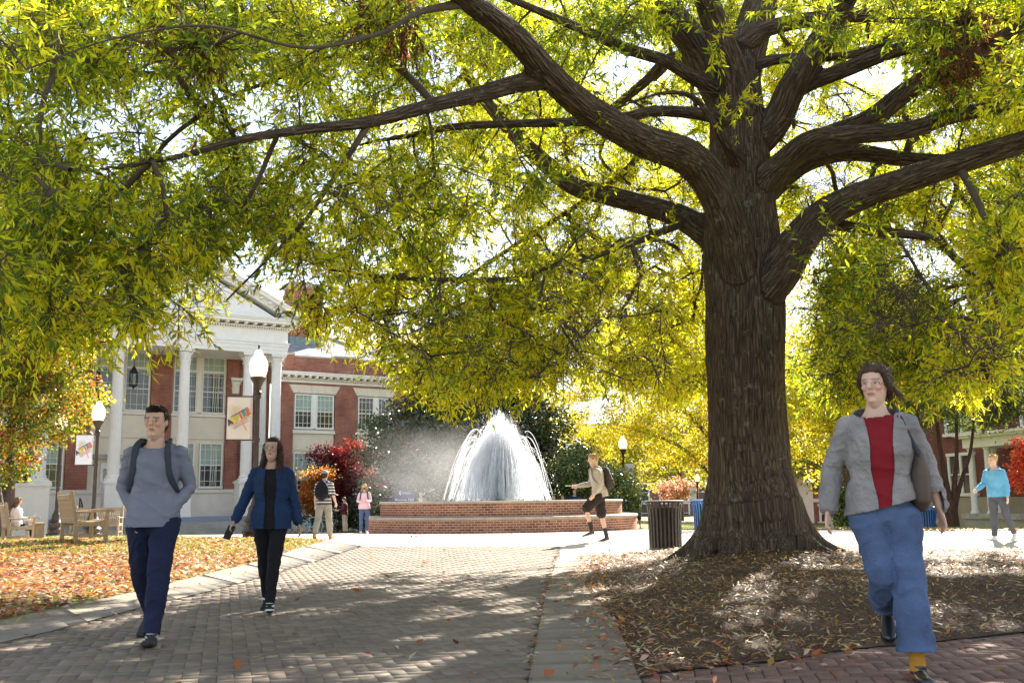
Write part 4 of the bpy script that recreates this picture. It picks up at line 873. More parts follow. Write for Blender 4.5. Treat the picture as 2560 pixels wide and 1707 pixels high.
mist('drifting_mist', (FX-2.6, FY+0.5, 2.0), (4.0, 1.6, 2.7), 0.11, 'thin mist drifting left from the fountain')

# ------------------------------------------------------------ lamps and banners
M['globe'] = bpy.data.materials.new('lamp_globe'); m = M['globe']; m.use_nodes = True; N, L = nodes(m)
b = N['Principled BSDF']; b.inputs['Base Color'].default_value = (0.80, 0.76, 0.66, 1); b.inputs['Roughness'].default_value = 0.25
tl = N.new('ShaderNodeBsdfTranslucent'); tl.inputs[0].default_value = (0.95, 0.88, 0.70, 1); ms = N.new('ShaderNodeMixShader'); ms.inputs[0].default_value = 0.6
L.new(b.outputs[0], ms.inputs[1]); L.new(tl.outputs[0], ms.inputs[2])
em = N.new('ShaderNodeEmission'); em.inputs[0].default_value = (1, 0.80, 0.48, 1); em.inputs[1].default_value = 0.22; ad = N.new('ShaderNodeAddShader')  # weak warm emission stands in for sunlight glowing through the globe
L.new(ms.outputs[0], ad.inputs[0]); L.new(em.outputs[0], ad.inputs[1]); L.new(ad.outputs[0], N['Material Output'].inputs[0])
LAMPG = 'globe topped lamp posts round the plaza'
lamp_parts = {}
def lamp(x, y, z, label, H=4.95):
    root = empty('street_lamp', (x, y, z), 0, label, 'street lamp', LAMPG, scale=H/4.95)
    if not lamp_parts:
        base = MB().lathe([(0.34,0),(0.34,0.10),(0.28,0.14),(0.28,0.24),(0.31,0.28),(0.24,0.36),(0.24,0.50),(0.27,0.54),(0.20,0.62),(0.165,0.75),(0.15,0.86),(0.12,0.92)], 16, flute=8, fd=0.05)
        plinth = MB().lathe([(0.50,-0.25),(0.50,0.02),(0.47,0.05)], 24)
        pole = MB().lathe([(0.105,0.92),(0.09,1.0),(0.070,1.05),(0.064,2.4),(0.055,3.72)], 32, flute=16, fd=0.10)
        capt = MB().lathe([(0.066,3.72),(0.10,3.74),(0.10,3.78),(0.07,3.82),(0.085,3.92),(0.14,4.05),(0.19,4.12),(0.20,4.16),(0.15,4.19)], 24, flute=12, fd=0.06)
        globe = MB().lathe([(0.12,4.17),(0.17,4.20),(0.215,4.30),(0.235,4.42),(0.23,4.52),(0.20,4.63),(0.15,4.71),(0.10,4.75),(0.105,4.78),(0.085,4.84),(0.045,4.88),(0.02,4.89)], 24)
        fin = MB().lathe([(0.03,4.885),(0.035,4.90),(0.015,4.92),(0.028,4.95),(0.03,4.98),(0.006,5.02)], 12)
        for nm, b_, mt in (('base', base, M['bronze']), ('plinth', plinth, M['stone']), ('pole', pole, M['bronze']), ('capital', capt, M['bronze']), ('globe', globe, M['globe']), ('finial', fin, M['black'])):
            lamp_parts[nm] = b_.build(nm, mt, root, smooth=2)
    else:
        for nm, src in lamp_parts.items():
            c = src.copy(); link(c, root)
    return root
def T(o, loc=None, rot=None, sc3=None):
    if loc is not None: o.location = loc
    if rot is not None: o.rotation_euler = rot
    if sc3 is not None: o.scale = sc3
    return o
def text_mesh(name, s, size, mat, parent, loc, rot, ext=0.002, bold=0.0, align='CENTER', squeeze=1.0):
    c = bpy.data.curves.new('t', 'FONT'); c.body = s; c.size = size; c.extrude = ext; c.align_x = align; c.align_y = 'CENTER'; c.offset = bold; c.resolution_u = 2
    o = bpy.data.objects.new('t', c); COL.objects.link(o); dg = bpy.context.evaluated_depsgraph_get(); dg.update()
    me = bpy.data.meshes.new_from_object(o.evaluated_get(dg)); bpy.data.objects.remove(o); me.materials.clear(); me.materials.append(mat)
    q = bpy.data.objects.new(name, me); link(q, parent); q.location = loc; q.rotation_euler = rot; q.scale = (squeeze, 1, 1); return q
inks = {k: mk('ink_'+k, c, 0.7) for k, c in {'navy': (0.045,0.055,0.12), 'yellow': (0.75,0.55,0.02), 'olive': (0.52,0.48,0.03), 'orange': (0.72,0.12,0.02), 'teal': (0.12,0.27,0.29), 'salmon': (0.75,0.32,0.22), 'pale': (0.72,0.58,0.30), 'slate': (0.22,0.27,0.34)}.items()}
ink_order = [('A','navy'),('S','yellow'),('P','olive'),('I','orange'),('R','teal'),('E','orange')]
bproto = {}
def banner(px, py, pz, side, yaw, label, mat, scale=1.0, H=4.95):
    """cloth banner hung from two arms on the pole; side -1 hangs to the left of the pole"""
    root = empty('banner', (px, py, pz), yaw, label, 'banner', 'campus banners on the lamp posts', scale=scale*H/4.95)
    z0, z1 = 2.55, 3.68; w_ = 0.60; x0 = side*0.14; x1 = side*(0.14+w_); xa, xb = min(x0, x1), max(x0, x1); xc = (xa+xb)/2
    nx, nz = 12, 20; V = []; F = []
    for i in range(nz+1):
        for j in range(nx+1):
            t = i/nz; q = j/nx; V.append((xa+(xb-xa)*q, 0.018*math.sin(q*5+t*3)*math.sin(math.pi*t), z0+(z1-z0)*t))
    for i in range(nz):
        for j in range(nx): a = i*(nx+1)+j; F.append((a, a+1, a+nx+2, a+nx+1))
    cl = np_mesh('cloth', V, np.array(F), mat, root, smooth=True); cl.modifiers.new('s', 'SOLIDIFY').thickness = 0.006
    ar = MB()
    for z in (z0+0.01, z1-0.01): MB().tube([(0, 0, z), (side*(0.14+w_+0.05), 0, z)], 0.018, 8).lathe([(0.095, -0.05), (0.095, 0.05)], 12, (0, 0, z)).build('banner_arm', M['bronze'], root)
    # lettering on the side towards the walk
    e = bpy.data.objects.new('lettering', None); link(e, root); e.location = (xc, -0.026, (z0+z1)/2+0.02); e.rotation_euler = (R_(90), 0, 0)
    th = R_(30); e.scale = (0.92,)*3
    def put(s, size, ink, lx, ly, bold=0.0, sq=1.0): 
        return text_mesh('lettering', s, size, inks[ink], e, (lx*math.cos(th)-ly*math.sin(th), lx*math.sin(th)+ly*math.cos(th), 0.0), (0, 0, th), bold=bold, squeeze=sq)
    for i, (ch, k) in enumerate(ink_order): put(ch, 0.215, k, -0.285+i*0.113, 0.0, 0.011, 0.92 if ch != 'I' else 1.3)
    put('ACCOUNTABILITY', 0.062, 'navy', 0.07, 0.115, 0.002); put('SCHOLARSHIP', 0.085, 'salmon', -0.04, -0.125, 0.002, 0.85); put('RESPECT & CIVILITY', 0.052, 'slate', -0.05, -0.20, 0.001)
    put('PERSONAL', 0.07, 'pale', 0.02, 0.20, 0.001); put('INTEGRITY', 0.06, 'pale', 0.02, 0.27, 0.001); put('ENGAGEMENT', 0.05, 'pale', 0.20, -0.10, 0.001, 0.8)
    st = MB().beam((0.05, -0.06, 0), (0.20, -0.36, 0), 0.026, 0.002, up=(0, 0, 1)); st.build('slash', inks['salmon'], e)
    st = MB().beam((-0.22, 0.34, 0), (-0.08, 0.09, 0), 0.026, 0.002, up=(0, 0, 1)); st.build('slash', inks['pale'], e)
    return root
LA = [(X(637, 25.4), 25.4, zgf(X(637,25.4),25.4)-0.05, 'tall lamp post at the point of the leaf strewn lawn, nearest to the walk', -1, R_(14)),
      (X(235, 36.5), 36.5, zgf(X(235,36.5),36.5), 'lamp post between the teak bench and the portico, beside the maple', -1, R_(6)),
      (X(1561, 57), 57.0, -0.62, 'lamp post rising behind the right end of the fountain', 1, R_(-48)),
      (X(746, 66), 66.0, -0.9, 'lamp post half hidden in the orange dogwood before the wing', 1, R_(4))]
for x, y, z, lb, sd, yw in LA:
    lamp(x, y, z, lb, 4.95 if y != 57.0 else 5.3)
    q = banner(x, y, z, sd, yw, {25.4: 'pink white banner hanging on the nearest lamp post', 36.5: 'white banner on the lamp post beside the maple', 57.0: 'narrow edge on banner on the lamp post behind the fountain', 66.0: 'small pale banner before the orange dogwood'}[y], M['bannerm'] if y < 30 else M['bannerlav'])
x, y = X(1745, 57.5), 57.5; lamp(x, y, -0.6, 'short lamp post seen above the blue bin beside the big trunk', 3.05)
banner(x, y, -0.6, -1, 0.1, 'small pale banner on the short lamp post above the blue bin', M['bannerlav'], H=3.05)
x, y = X(143, 40), 40.0
lamp(x, y, zgf(x, y), 'lamp post half hidden by the maple foliage behind the benches', 4.95)

# ------------------------------------------------------------ litter bins
def bin_(x, y, z, label, mat, h=0.95, r=0.36, name='litter_bin'):
    root = empty(name, (x, y, z), rng.uniform(0, 1), label, 'bin')
    def rad(t): return r*(0.86+0.02*t+0.14*t**5)
    s_ = MB(); n = 26
    for k in range(n):
        a = 2*math.pi*k/n; w2 = 0.040/ r
        vs = []; zz = np.linspace(0.05, h, 12)
        for i, q in enumerate(zz):
            rr = rad(i/11)
            for da, dr in ((-w2/2, 0), (w2/2, 0), (w2/2, -0.012), (-w2/2, -0.012)): vs.append(((rr+dr)*math.cos(a+da), (rr+dr)*math.sin(a+da), q))
        fs = [(i*4+j, i*4+(j+1) % 4, (i+1)*4+(j+1) % 4, (i+1)*4+j) for i in range(11) for j in range(4)]
        s_.add(vs, fs)
    s_.build('slat_side', mat, root)
    MB().lathe([(rad(1)-0.02, h-0.02), (rad(1)+0.015, h-0.02), (rad(1)+0.02, h+0.005), (rad(1)-0.03, h+0.012), (rad(1)-0.03, h-0.02)], 40, closed=False).build('rim', mat, root, smooth=2)
    MB().lathe([(rad(0)+0.004, 0.03), (rad(0)+0.004, 0.09), (rad(0)-0.02, 0.09), (0.02, 0.05)], 40, closed=False).build('base', mat, root, smooth=2)
    MB().lathe([(rad(0)-0.03, 0.06), (rad(0.6)-0.04, h-0.12), (rad(0.6)-0.06, h-0.12), (rad(0)-0.05, 0.08)], 32, closed=False).build('liner', M['liner'], root, smooth=2)
x = X(1660, 19.3); bin_(x, 19.3, zgf(x, 19.3), 'brown metal slatted litter bin left of the big trunk', M['binbrown'])
x = X(1762, 27); bin_(x, 27, zgf(x, 27)-0.02, 'blue slatted recycling bin half hidden behind the big trunk', M['binblue'])
x = X(2312, 38); bin_(x, 38, zgf(x, 38), 'blue slatted recycling bin near the dark brick building at right', M['binblue'], h=0.92, r=0.42)

# ------------------------------------------------------------ teak benches
def bench(x, y, yaw, label, W=1.35, z=None, scale=1.1):
    """front faces +x of the bench; length along y"""
    root = empty('bench', (x, y, zgf(x, y)+0.02 if z is None else z), yaw, label, 'bench', 'weathered wooden benches on the left', scale=scale); T_ = M['teak']
    for s in (-1, 1):
        yy = s*W/2
        b = MB(); pts = [(-0.02, 0), (-0.03, 0.42), (-0.07, 0.62), (-0.14, 0.98)]
        b.prismy([(-0.055,0),(0.02,0),(0.025,0.40),(-0.02,0.62),(-0.095,1.0),(-0.125,1.015),(-0.155,0.99),(-0.085,0.60),(-0.05,0.40)], yy-0.032, yy+0.032); b.build('leg', T_, root, bevel=0.006)
        b = MB(); b.prismy([(0.50,0),(0.57,0),(0.575,0.40),(0.56,0.55),(0.585,0.625),(0.52,0.625),(0.495,0.50),(0.50,0.38)], yy-0.032, yy+0.032); b.build('leg', T_, root, bevel=0.006)
        b = MB(); b.prismy([(-0.06,0.625),(0.20,0.615),(0.45,0.63),(0.60,0.655),(0.665,0.645),(0.675,0.60),(0.65,0.575),(0.625,0.60),(0.56,0.615),(0.20,0.575),(-0.05,0.585)][::-1], yy-0.045, yy+0.045); b.build('armrest', T_, root, bevel=0.012)
        b = MB(); b.box(0.0, 0.51, yy-0.022, yy+0.022, 0.12, 0.16); b.box(0.0, 0.51, yy-0.022, yy+0.022, 0.33, 0.41); b.build('side_rail', T_, root, bevel=0.004)
    s_ = MB()
    for i in range(7):
        xx = 0.02+i*0.082; zz = 0.425-0.035*math.sin(math.pi*i/6); s_.box(xx, xx+0.066, -W/2+0.02, W/2-0.02, zz, zz+0.022)
    s_.box(0.50, 0.55, -W/2, W/2, 0.33, 0.41); s_.build('seat', T_, root, bevel=0.004)
    k = MB(); tilt = Matrix.Translation((-0.03, 0, 0.42)) @ Matrix.Rotation(R_(-12), 4, 'Y')
    k.box(-0.025, 0.02, -W/2+0.03, W/2-0.03, -0.03, 0.07, tilt); k.box(-0.022, 0.018, -W/2+0.03, W/2-0.03, 0.43, 0.53, tilt)
    n = int(W/0.062)
    for i in range(n):
        yy = -W/2+0.06+(W-0.12)*i/(n-1); k.box(-0.010, 0.010, yy-0.019, yy+0.019, 0.06, 0.44, tilt)
    k.box(-0.021, -0.011, -W/2+0.03, W/2-0.03, 0.24, 0.27, tilt)
    k.build('backrest', T_, root, bevel=0.003)
    b = MB(); b.box(0.22, 0.26, -W/2+0.02, W/2-0.02, 0.12, 0.16); b.build('stretcher', T_, root, bevel=0.004)
    return root
bx, by = at(160, 1300, 21.6).x, 21.9
bench(bx, by, R_(34), 'empty weathered teak bench seen from behind at the edge of the leafy lawn')
b0x, b0y = at(0, 1300, 27.6).x, 28.0
bench(b0x, b0y, R_(32), 'teak bench cut by the left picture edge with a woman sitting on it')
b3x, b3y = at(238, 1300, 37.5).x, 37.8
bench(b3x, b3y, R_(-80), 'far slatted bench seen behind the empty teak bench', W=1.5)
# low plank bench end and pale block
px_, py_ = at(98, 1320, 25.2).x, 25.2
root = empty('backless_bench', (px_, py_, zgf(px_, py_)+0.02), R_(30), 'low wooden block ended bench beside the sitting woman', 'bench')
MB().box(-0.10, 0.10, -0.35, 0.35, 0.42, 0.47).build('seat', M['teak'], root, bevel=0.01)
for s in (-1, 1): MB().box(-0.09, 0.09, s*0.30-0.04, s*0.30+0.04, 0, 0.42).build('leg', M['teak'], root, bevel=0.01)

# ------------------------------------------------------------ bicycles
def bike(x, y, z, yaw, label, mat, basket=False):
    root = empty('bicycle', (x, y, z), yaw, label, 'bicycle', 'bicycles parked by the shrubs')
    for wx in (-0.52, 0.52):
        w_ = bpy.data.objects.new('wheel', None); link(w_, root); w_.location = (wx, 0, 0.34)
        b = MB(); n = 28; P = [(0.33*math.cos(2*math.pi*i/n), 0, 0.33*math.sin(2*math.pi*i/n)) for i in range(n+1)]; b.tube(P, 0.018, 6, cap=False); b.build('tyre', M['rimgrey'], w_)
        b = MB()
        for i in range(12): a = math.pi*i/12; b.beam((0.32*math.cos(a), 0, 0.32*math.sin(a)), (-0.32*math.cos(a), 0, -0.32*math.sin(a)), 0.004, 0.004, up=(0, 1, 0))
        b.build('spokes', M['rimgrey'], w_)
    f = MB()
    for a, c in (((-0.52,0,0.34),(-0.10,0,0.30)),((-0.10,0,0.30),(-0.22,0,0.80)),((-0.52,0,0.34),(-0.20,0,0.72)),((-0.10,0,0.30),(0.36,0,0.78)),((-0.21,0,0.76),(0.34,0,0.86)),((0.52,0,0.34),(0.34,0,0.92))): f.tube([a, c], 0.018, 8)
    f.build('frame', mat, root)
    MB().tube([(-0.32,0,0.86),(-0.22,0,0.88),(-0.08,0,0.86)], [0.06,0.05,0.02], 8).build('saddle', M['black'], root)
    MB().tube([(0.24,-0.26,0.98),(0.34,-0.20,1.04),(0.34,0,0.98),(0.34,0.20,1.04),(0.24,0.26,0.98)], 0.012, 6).build('handlebar', M['rimgrey'], root)
    MB().tube([(-0.10,-0.12,0.18),(-0.10,-0.03,0.20),(-0.10,0.03,0.40),(-0.10,0.12,0.42)], 0.012, 6).build('pedals', M['black'], root)
M['rimgrey'] = mk('pale_rim', (0.45, 0.46, 0.48), 0.4, metal=0.4)
M['ltblue'] = mk('light_blue_paint', (0.14, 0.42, 0.62), 0.35)
for u, D, yw, mt, lb in [(784, 50.5, 0.5, M['ltblue'], 'light blue bicycle standing in front of the dark shrub'), (733, 50.5, 1.1, M['ltblue'], 'light blue bicycle seen half behind the denim jacket woman'), (716, 51.5, 1.3, M['black'], 'black bicycle at the left end of the parked bicycles'), (812, 51.5, 1.2, M['black'], 'black bicycle behind the man with the striped backpack')]:
    x = X(u, D); bike(x, D, zgf(x, D), yw, lb, mt)

# ------------------------------------------------------------ signs
sx, sy = X(1018, 47.0), 45.6
root = empty('hall_sign', (sx, sy, zgf(sx, sy)), 0.05, 'arched dark blue building sign over a white panel beside the fountain', 'sign')
M['signblue'] = mk('sign_blue', (0.05, 0.06, 0.15), 0.4); M['signwhite'] = mk('sign_white', (0.78, 0.78, 0.78), 0.5)
arc = [(-0.47, 1.32)]+[(0.47*math.sin(R_(t)), 1.55+0.40*math.cos(R_(t))) for t in range(-90, 91, 12)]+[(0.47, 1.32)]
MB().prismy(arc[::-1], -0.03, 0.03).build('blue_panel', M['signblue'], root)
MB().box(-0.46, 0.46, -0.026, 0.026, 0.75, 1.315).build('white_panel', M['signwhite'], root)
for s in (-1, 1): MB().box(s*0.50-0.03, s*0.50+0.03, -0.03, 0.03, 0, 1.6).build('post', M['black'], root)
text_mesh('lettering', 'Monroe Hall', 0.17, M['signwhite'], root, (0.02, -0.034, 1.46), (R_(90), 0, 0), 0.002, 0.001)
text_mesh('lettering', 'UNIVERSITY OF\nMARY WASHINGTON', 0.05, M['signwhite'], root, (0.08, -0.034, 1.75), (R_(90), 0, 0), 0.002)
MB().add([(-0.20,-0.034,1.83),(-0.14,-0.034,1.85),(-0.165,-0.034,1.75),(-0.14,-0.034,1.66),(-0.20,-0.034,1.69)], [(0,1,2,3,4)]).build('emblem', M['signwhite'], root)
sx, sy = X(2108, 46.0), 46.0
root = empty('sign_board', (sx, sy, zgf(sx, sy)), 0, 'white rectangular sign on a dark post right of the big trunk', 'sign')
MB().box(-0.40, 0.42, -0.02, 0.02, 1.52, 1.82).build('board', M['signwhite'], root)
MB().box(-0.45, 0.47, 0.025, 0.05, 1.40, 2.0).build('backing', M['black'], root)
for a in (-0.45, 0.47): MB().box(a-0.03, a+0.03, 0.055, 0.115, 0, 2.0).build('post', M['black'], root)
MB().box(-0.16, 0.12, -0.024, -0.02, 1.735, 1.765).build('lettering', M['slate'], root)

# ------------------------------------------------------------ brick hall with portico
TH = R_(33); HO = Vector((-12.94, 57.0, -0.574))
hall = empty('brick_hall', HO, TH, 'two storey red brick hall with white columned portico and slate roof', 'building')
W_, BR, CR = M['white'], M['brick'], M['cream']
def winpair(parent, xs, z0, z1, y, blinds=0.5, transom=None, trim=None, name='window', cols=3, curtain=-1, dirt=True):
    """sash windows side by side: each frame its own part, glass and blind its sub-parts"""
    trim = trim or W_
    for i, (xa, xb) in enumerate(xs):
        b = MB(); f = 0.07; yb = y
        b.box(xa-f, xa, yb-0.10, yb+0.02, z0-f, z1+f); b.box(xb, xb+f, yb-0.10, yb+0.02, z0-f, z1+f)
        b.box(xa, xb, yb-0.10, yb+0.02, z1, z1+f); b.box(xa-f-0.03, xb+f+0.03, yb-0.14, yb+0.02, z0-f-0.05, z0-0.001)
        zt = transom or z1; mid = (z0+zt)/2
        b.box(xa, xb, yb-0.075, yb, mid-0.03, mid+0.03)
        if transom: b.box(xa, xb, yb-0.09, yb, zt-0.06, zt+0.06)
        g = 0.011
        for k in range(1, 4 if cols == 3 else cols+1):
            xx = xa+(xb-xa)*(0.22 if k == 1 else 0.78 if k == 3 else 0.5)
            if k == 2 and cols == 3: continue
            b.box(xx-g, xx+g, yb-0.055, yb-0.012, z0, z1)
        b.box((xa+xb)/2-g, (xa+xb)/2+g, yb-0.055, yb-0.012, z0, z1)
        for (a, c) in ((z0, mid), (mid, zt))+(((zt, z1),) if transom else ()):
            for q in ((0.5,) if c-a < 0.9 else (0.25, 0.75) if c-a < 1.3 else (0.2, 0.5, 0.8)):
                zz = a+(c-a)*q; b.box(xa, xb, yb-0.053, yb-0.014, zz-g, zz+g)
        fr = b.build(name, trim, parent)
        MB().box(xa+0.002, xb-0.002, yb-0.012, yb-0.004, z0+0.001, z1-0.001).build('pane', M['glass'], fr)
        bl = z1-(z1-z0)*blinds
        if blinds: MB().box(xa+0.003, xb-0.003, yb-0.0155, yb-0.0125, bl, z1-0.002).build('blind', M['blind'], fr)
        if curtain == i:
            c = MB()
            for q in range(3): xx = xa+(xb-xa)*(0.50+0.10*q); c.tube([(xx, yb-0.019, z0+0.05), (xx+0.05, yb-0.019, (z0+z1)/2), (xx-0.02, yb-0.019, z1-0.05)], 0.022, 4)
            c.build('curtain', M['curtain'], fr)
# podium, steps
MB().box(-15.3, 0.1, -0.55, 3.1, -0.6, 0.93).build('podium', M['step'], hall)
MB().box(-15.32, 0.12, -0.58, -0.3, 0.72, 0.955).build('podium_edge', M['bluegrey'], hall)
st = MB()
for k in range(6): st.box(-12.6, -0.2, -0.58-0.34*(k+1), -0.58-0.34*k, -0.6, 0.80-0.155*(k+1)+0.06)
st.build('steps', M['step'], hall, bevel=0.01)
MB().box(-15.9, -12.65, -2.7, -0.6, -0.6, 2.55).box(-15.98, -12.57, -2.78, -0.55, 2.552, 2.70).build('cheek_wall', W_, hall)
r = MB()
for x in (-10.9,):
    r.tube([(x, -0.4, 2.0), (x, -0.7, 1.9), (x, -2.7, 0.75), (x, -2.7, 0.0)], 0.03, 8)
    for q in range(9): t = q/8; y_ = -0.5-2.15*t; r.tube([(x, y_, 1.95-1.1*t), (x, y_, 1.05-0.95*t)], 0.014, 6)
    r.tube([(x, -0.4, 1.2), (x, -2.65, 0.2)], 0.02, 6); r.tube([(x, -0.4, 2.0), (x, -0.4, 0.9)], 0.03, 8)
r.build('railing', M['black'], hall)
# columns
colx = [-0.7, -2.33, -5.85, -9.3, -12.8, -14.45]
proto = {}
def capital_mesh():
    b = MB(); b.lathe([(0.27, 0), (0.27, 0.05), (0.25, 0.08), (0.26, 0.35), (0.31, 0.62), (0.36, 0.72)], 24)
    for row, (n, z0, hh, r0, out, wd) in enumerate([(8, 0.06, 0.30, 0.27, 0.10, 0.15), (8, 0.20, 0.40, 0.27, 0.15, 0.15)]):
        for k in range(n):
            a = 2*math.pi*(k+0.5*row)/n; ca, sa = math.cos(a), math.sin(a); prof = []
            for t in np.linspace(0, 1, 7): prof.append((r0+0.02+out*t**3, z0+hh*math.sin(t*1.9)/math.sin(1.57), wd*(1-0.55*t**2)))
            prof.append((r0+out+0.03, z0+hh*0.86, wd*0.25)); vs = []
            for rr, zz, ww in prof:
                for q in (-1, 0, 1): vs.append((rr*ca-sa*q*ww/2-(0.02*abs(q))*ca, rr*sa+ca*q*ww/2-(0.02*abs(q))*sa, zz))
                for q in (1, -1): vs.append(((rr-0.03)*ca-sa*q*ww/2, (rr-0.03)*sa+ca*q*ww/2, zz))
            m = len(prof); fs = [(i*5+j, i*5+(j+1) % 5, (i+1)*5+(j+1) % 5, (i+1)*5+j) for i in range(m-1) for j in range(5)]
            b.add(vs, fs+[tuple(range((m-1)*5, m*5))])
    for k in range(4):
        a = math.pi/4+k*math.pi/2; ca, sa = math.cos(a), math.sin(a); P = []
        for t in np.linspace(0, 1, 14): rr = 0.30+0.20*t if t < 0.6 else 0.42+0.07*math.cos((t-0.6)*14); zz = 0.45+0.30*t/0.6 if t < 0.6 else 0.72-0.05+0.06*math.sin((t-0.6)*14+1.2); P.append((rr*ca, rr*sa, zz))
        b.tube(P, np.linspace(0.035, 0.02, 14), 6)
    n = []
    for k in range(4):
        for t in (-1, -0.5, 0, 0.5):
            a = k*math.pi/2; x, y = 0.42-0.05*(1-t*t), t*0.42; n.append((x*math.cos(a)-y*math.sin(a), x*math.sin(a)+y*math.cos(a)))
    b.prism(n, 0.76, 0.86); b.prism([(x*1.06, y*1.06) for x, y in n], 0.862, 0.93); return b
def column(x, y, z0=3.02, z1=9.09):
    col = bpy.data.objects.new('column', None); link(col, hall); col.location = (x, y, 0)
    if not proto:
        proto['s'] = MB().lathe([(0.315, z0+0.10), (0.31, z0+2.0), (0.27, z1)], 120, flute=24, fd=0.07).build('shaft', W_, col, smooth=2)
        proto['b'] = MB().lathe([(0.42, z0-0.12), (0.43, z0-0.06), (0.40, z0-0.01), (0.36, z0+0.0), (0.355, z0+0.03), (0.38, z0+0.06), (0.36, z0+0.10), (0.32, z0+0.115)], 32).build('column_base', W_, col, smooth=2)
        proto['c'] = capital_mesh().build('capital', W_, col, smooth=2); proto['c'].location = (0, 0, z1)
        proto['p'] = MB().box(-0.46, 0.46, -0.46, 0.46, 0.95, 2.72).box(-0.50, 0.50, -0.50, 0.50, 0.951, 1.12).box(-0.53, 0.53, -0.53, 0.53, 2.721, 2.84).box(-0.45, 0.45, -0.45, 0.45, 2.841, 2.90).build('pedestal', W_, col)
    else:
        for k in ('s', 'b', 'c', 'p'): c = proto[k].copy(); link(c, col)
for x in colx: column(x, 0.0)
column(-0.72, 2.42)
# portico entablature
e = MB(); e.box(-14.98, -0.20, -0.34, 3.0, 10.022, 10.22); e.box(-15.01, -0.17, -0.37, 3.0, 10.222, 10.44); e.box(-15.05, -0.13, -0.41, 3.0, 10.442, 10.60)
e.box(-15.10, -0.08, -0.46, 3.0, 10.602, 10.66); e.box(-14.99, -0.19, -0.35, 3.0, 10.662, 11.34); e.box(-15.05, -0.13, -0.41, 3.0, 11.342, 11.40)
e.box(-15.12, -0.06, -0.48, 3.0, 11.50, 11.56); e.build('entablature', W_, hall)
def dentils(x0, x1, y, z, step=0.14, w=0.08, h=0.09, d=0.08, side=None):
    b = MB(); n = int((x1-x0)/step)
    for i in range(n+1): x = x0+i*(x1-x0)/n; b.box(x-w/2, x+w/2, y-d, y, z, z+h)
    if side:
        xs, ya, yb = side; m = int((yb-ya)/step)
        for i in range(m+1): yy = ya+i*(yb-ya)/m; b.box(xs, xs+d, yy-w/2, yy+w/2, z, z+h)
    return b
dentils(-15.0, -0.15, -0.40, 11.405, side=(-0.12, -0.4, 2.9)).build('dentils', M['cream2'], hall)
dentils(-15.0, -0.10, -0.48, 11.565, step=0.52, w=0.16, h=0.11, d=0.34, side=(-0.06, -0.4, 2.8)).build('modillions', M['cream2'], hall)
MB().box(-15.55, 0.38, -0.92, 3.0, 11.68, 11.84).box(-15.62, 0.45, -0.99, 3.0, 11.842, 11.93).box(-15.68, 0.51, -1.05, 3.0, 11.932, 11.99).build('cornice', W_, hall)
# pediment
ax, az = -7.58, 16.15; xl, xr, zb = -15.68, 0.51, 11.99
MB().prismy([(xl+1.2, zb), (ax, az-0.55), (xr-1.2, zb)][::-1], -0.30, 0.0).build('tympanum', W_, hall)
rk = MB()
for s, xe in ((1, xr), (-1, xl)):
    a = Vector((xe, 0, zb+0.02)); c = Vector((ax, 0, az)); d = (c-a); nrm = Vector((-d.z, 0, d.x)).normalized(); nrm = nrm if nrm.z > 0 else -nrm
    for off, y0, hh in ((0.0, -0.92, 0.16), (0.162, -1.0, 0.10), (-0.28, -0.42, 0.28)):
        p = [a+nrm*off, c+nrm*off, c+nrm*(off+hh), a+nrm*(off+hh)]
        if off < 0: p[0] = a+d*0.07+nrm*off; p[3] = a+d*0.07
        poly = [(q.x, q.z) for q in p]
        # mitre at the apex
        poly[1] = (ax, poly[1][1]+0.0); poly[2] = (ax, poly[2][1]+0.02)
        if s < 0: poly = poly[::-1]
        rk.prismy(poly[::-1], y0+0.003*s, 0.4+0.003*s)
    m = 17
    for i in range(1, m):
        q = a+d*(i/m)-nrm*0.10; rk.box(q.x-0.08, q.x+0.08, -0.76, -0.423, q.z-0.06, q.z+0.05)
rk.build('raking_cornice', W_, hall)
b = MB(); b.lathe([(0.62, -0.02), (0.62, 0.05), (0.52, 0.05), (0.52, -0.02)], 32, closed=False)
o = b.build('oculus_frame', W_, hall); o.location = (ax, -0.33, 13.35); o.rotation_euler = (R_(90), 0, 0)
c = MB().lathe([(0.53, 0.0), (0.53, 0.02)], 32).build('oculus_glass', M['bluegrey'], o)
# gable roof of the portico
MB().add([(xl, -0.7, zb+0.20), (ax, -0.7, az+0.26), (ax, 12, az+0.26), (xl, 12, zb+0.20), (xl, -0.7, zb+0.12), (ax, -0.7, az+0.18), (ax, 12, az+0.18), (xl, 12, zb+0.12)], [(0,3,2,1),(4,5,6,7),(0,1,5,4),(3,0,4,7),(2,3,7,6)]).add([(xr, -0.7, zb+0.20), (ax, -0.7, az+0.26), (ax, 12, az+0.26), (xr, 12, zb+0.20), (xr, -0.7, zb+0.12), (ax, -0.7, az+0.18), (ax, 12, az+0.18), (xr, 12, zb+0.12)], [(0,1,2,3),(4,7,6,5),(0,4,5,1),(3,7,4,0),(2,6,7,3)]).build('portico_roof', M['slate'], hall)
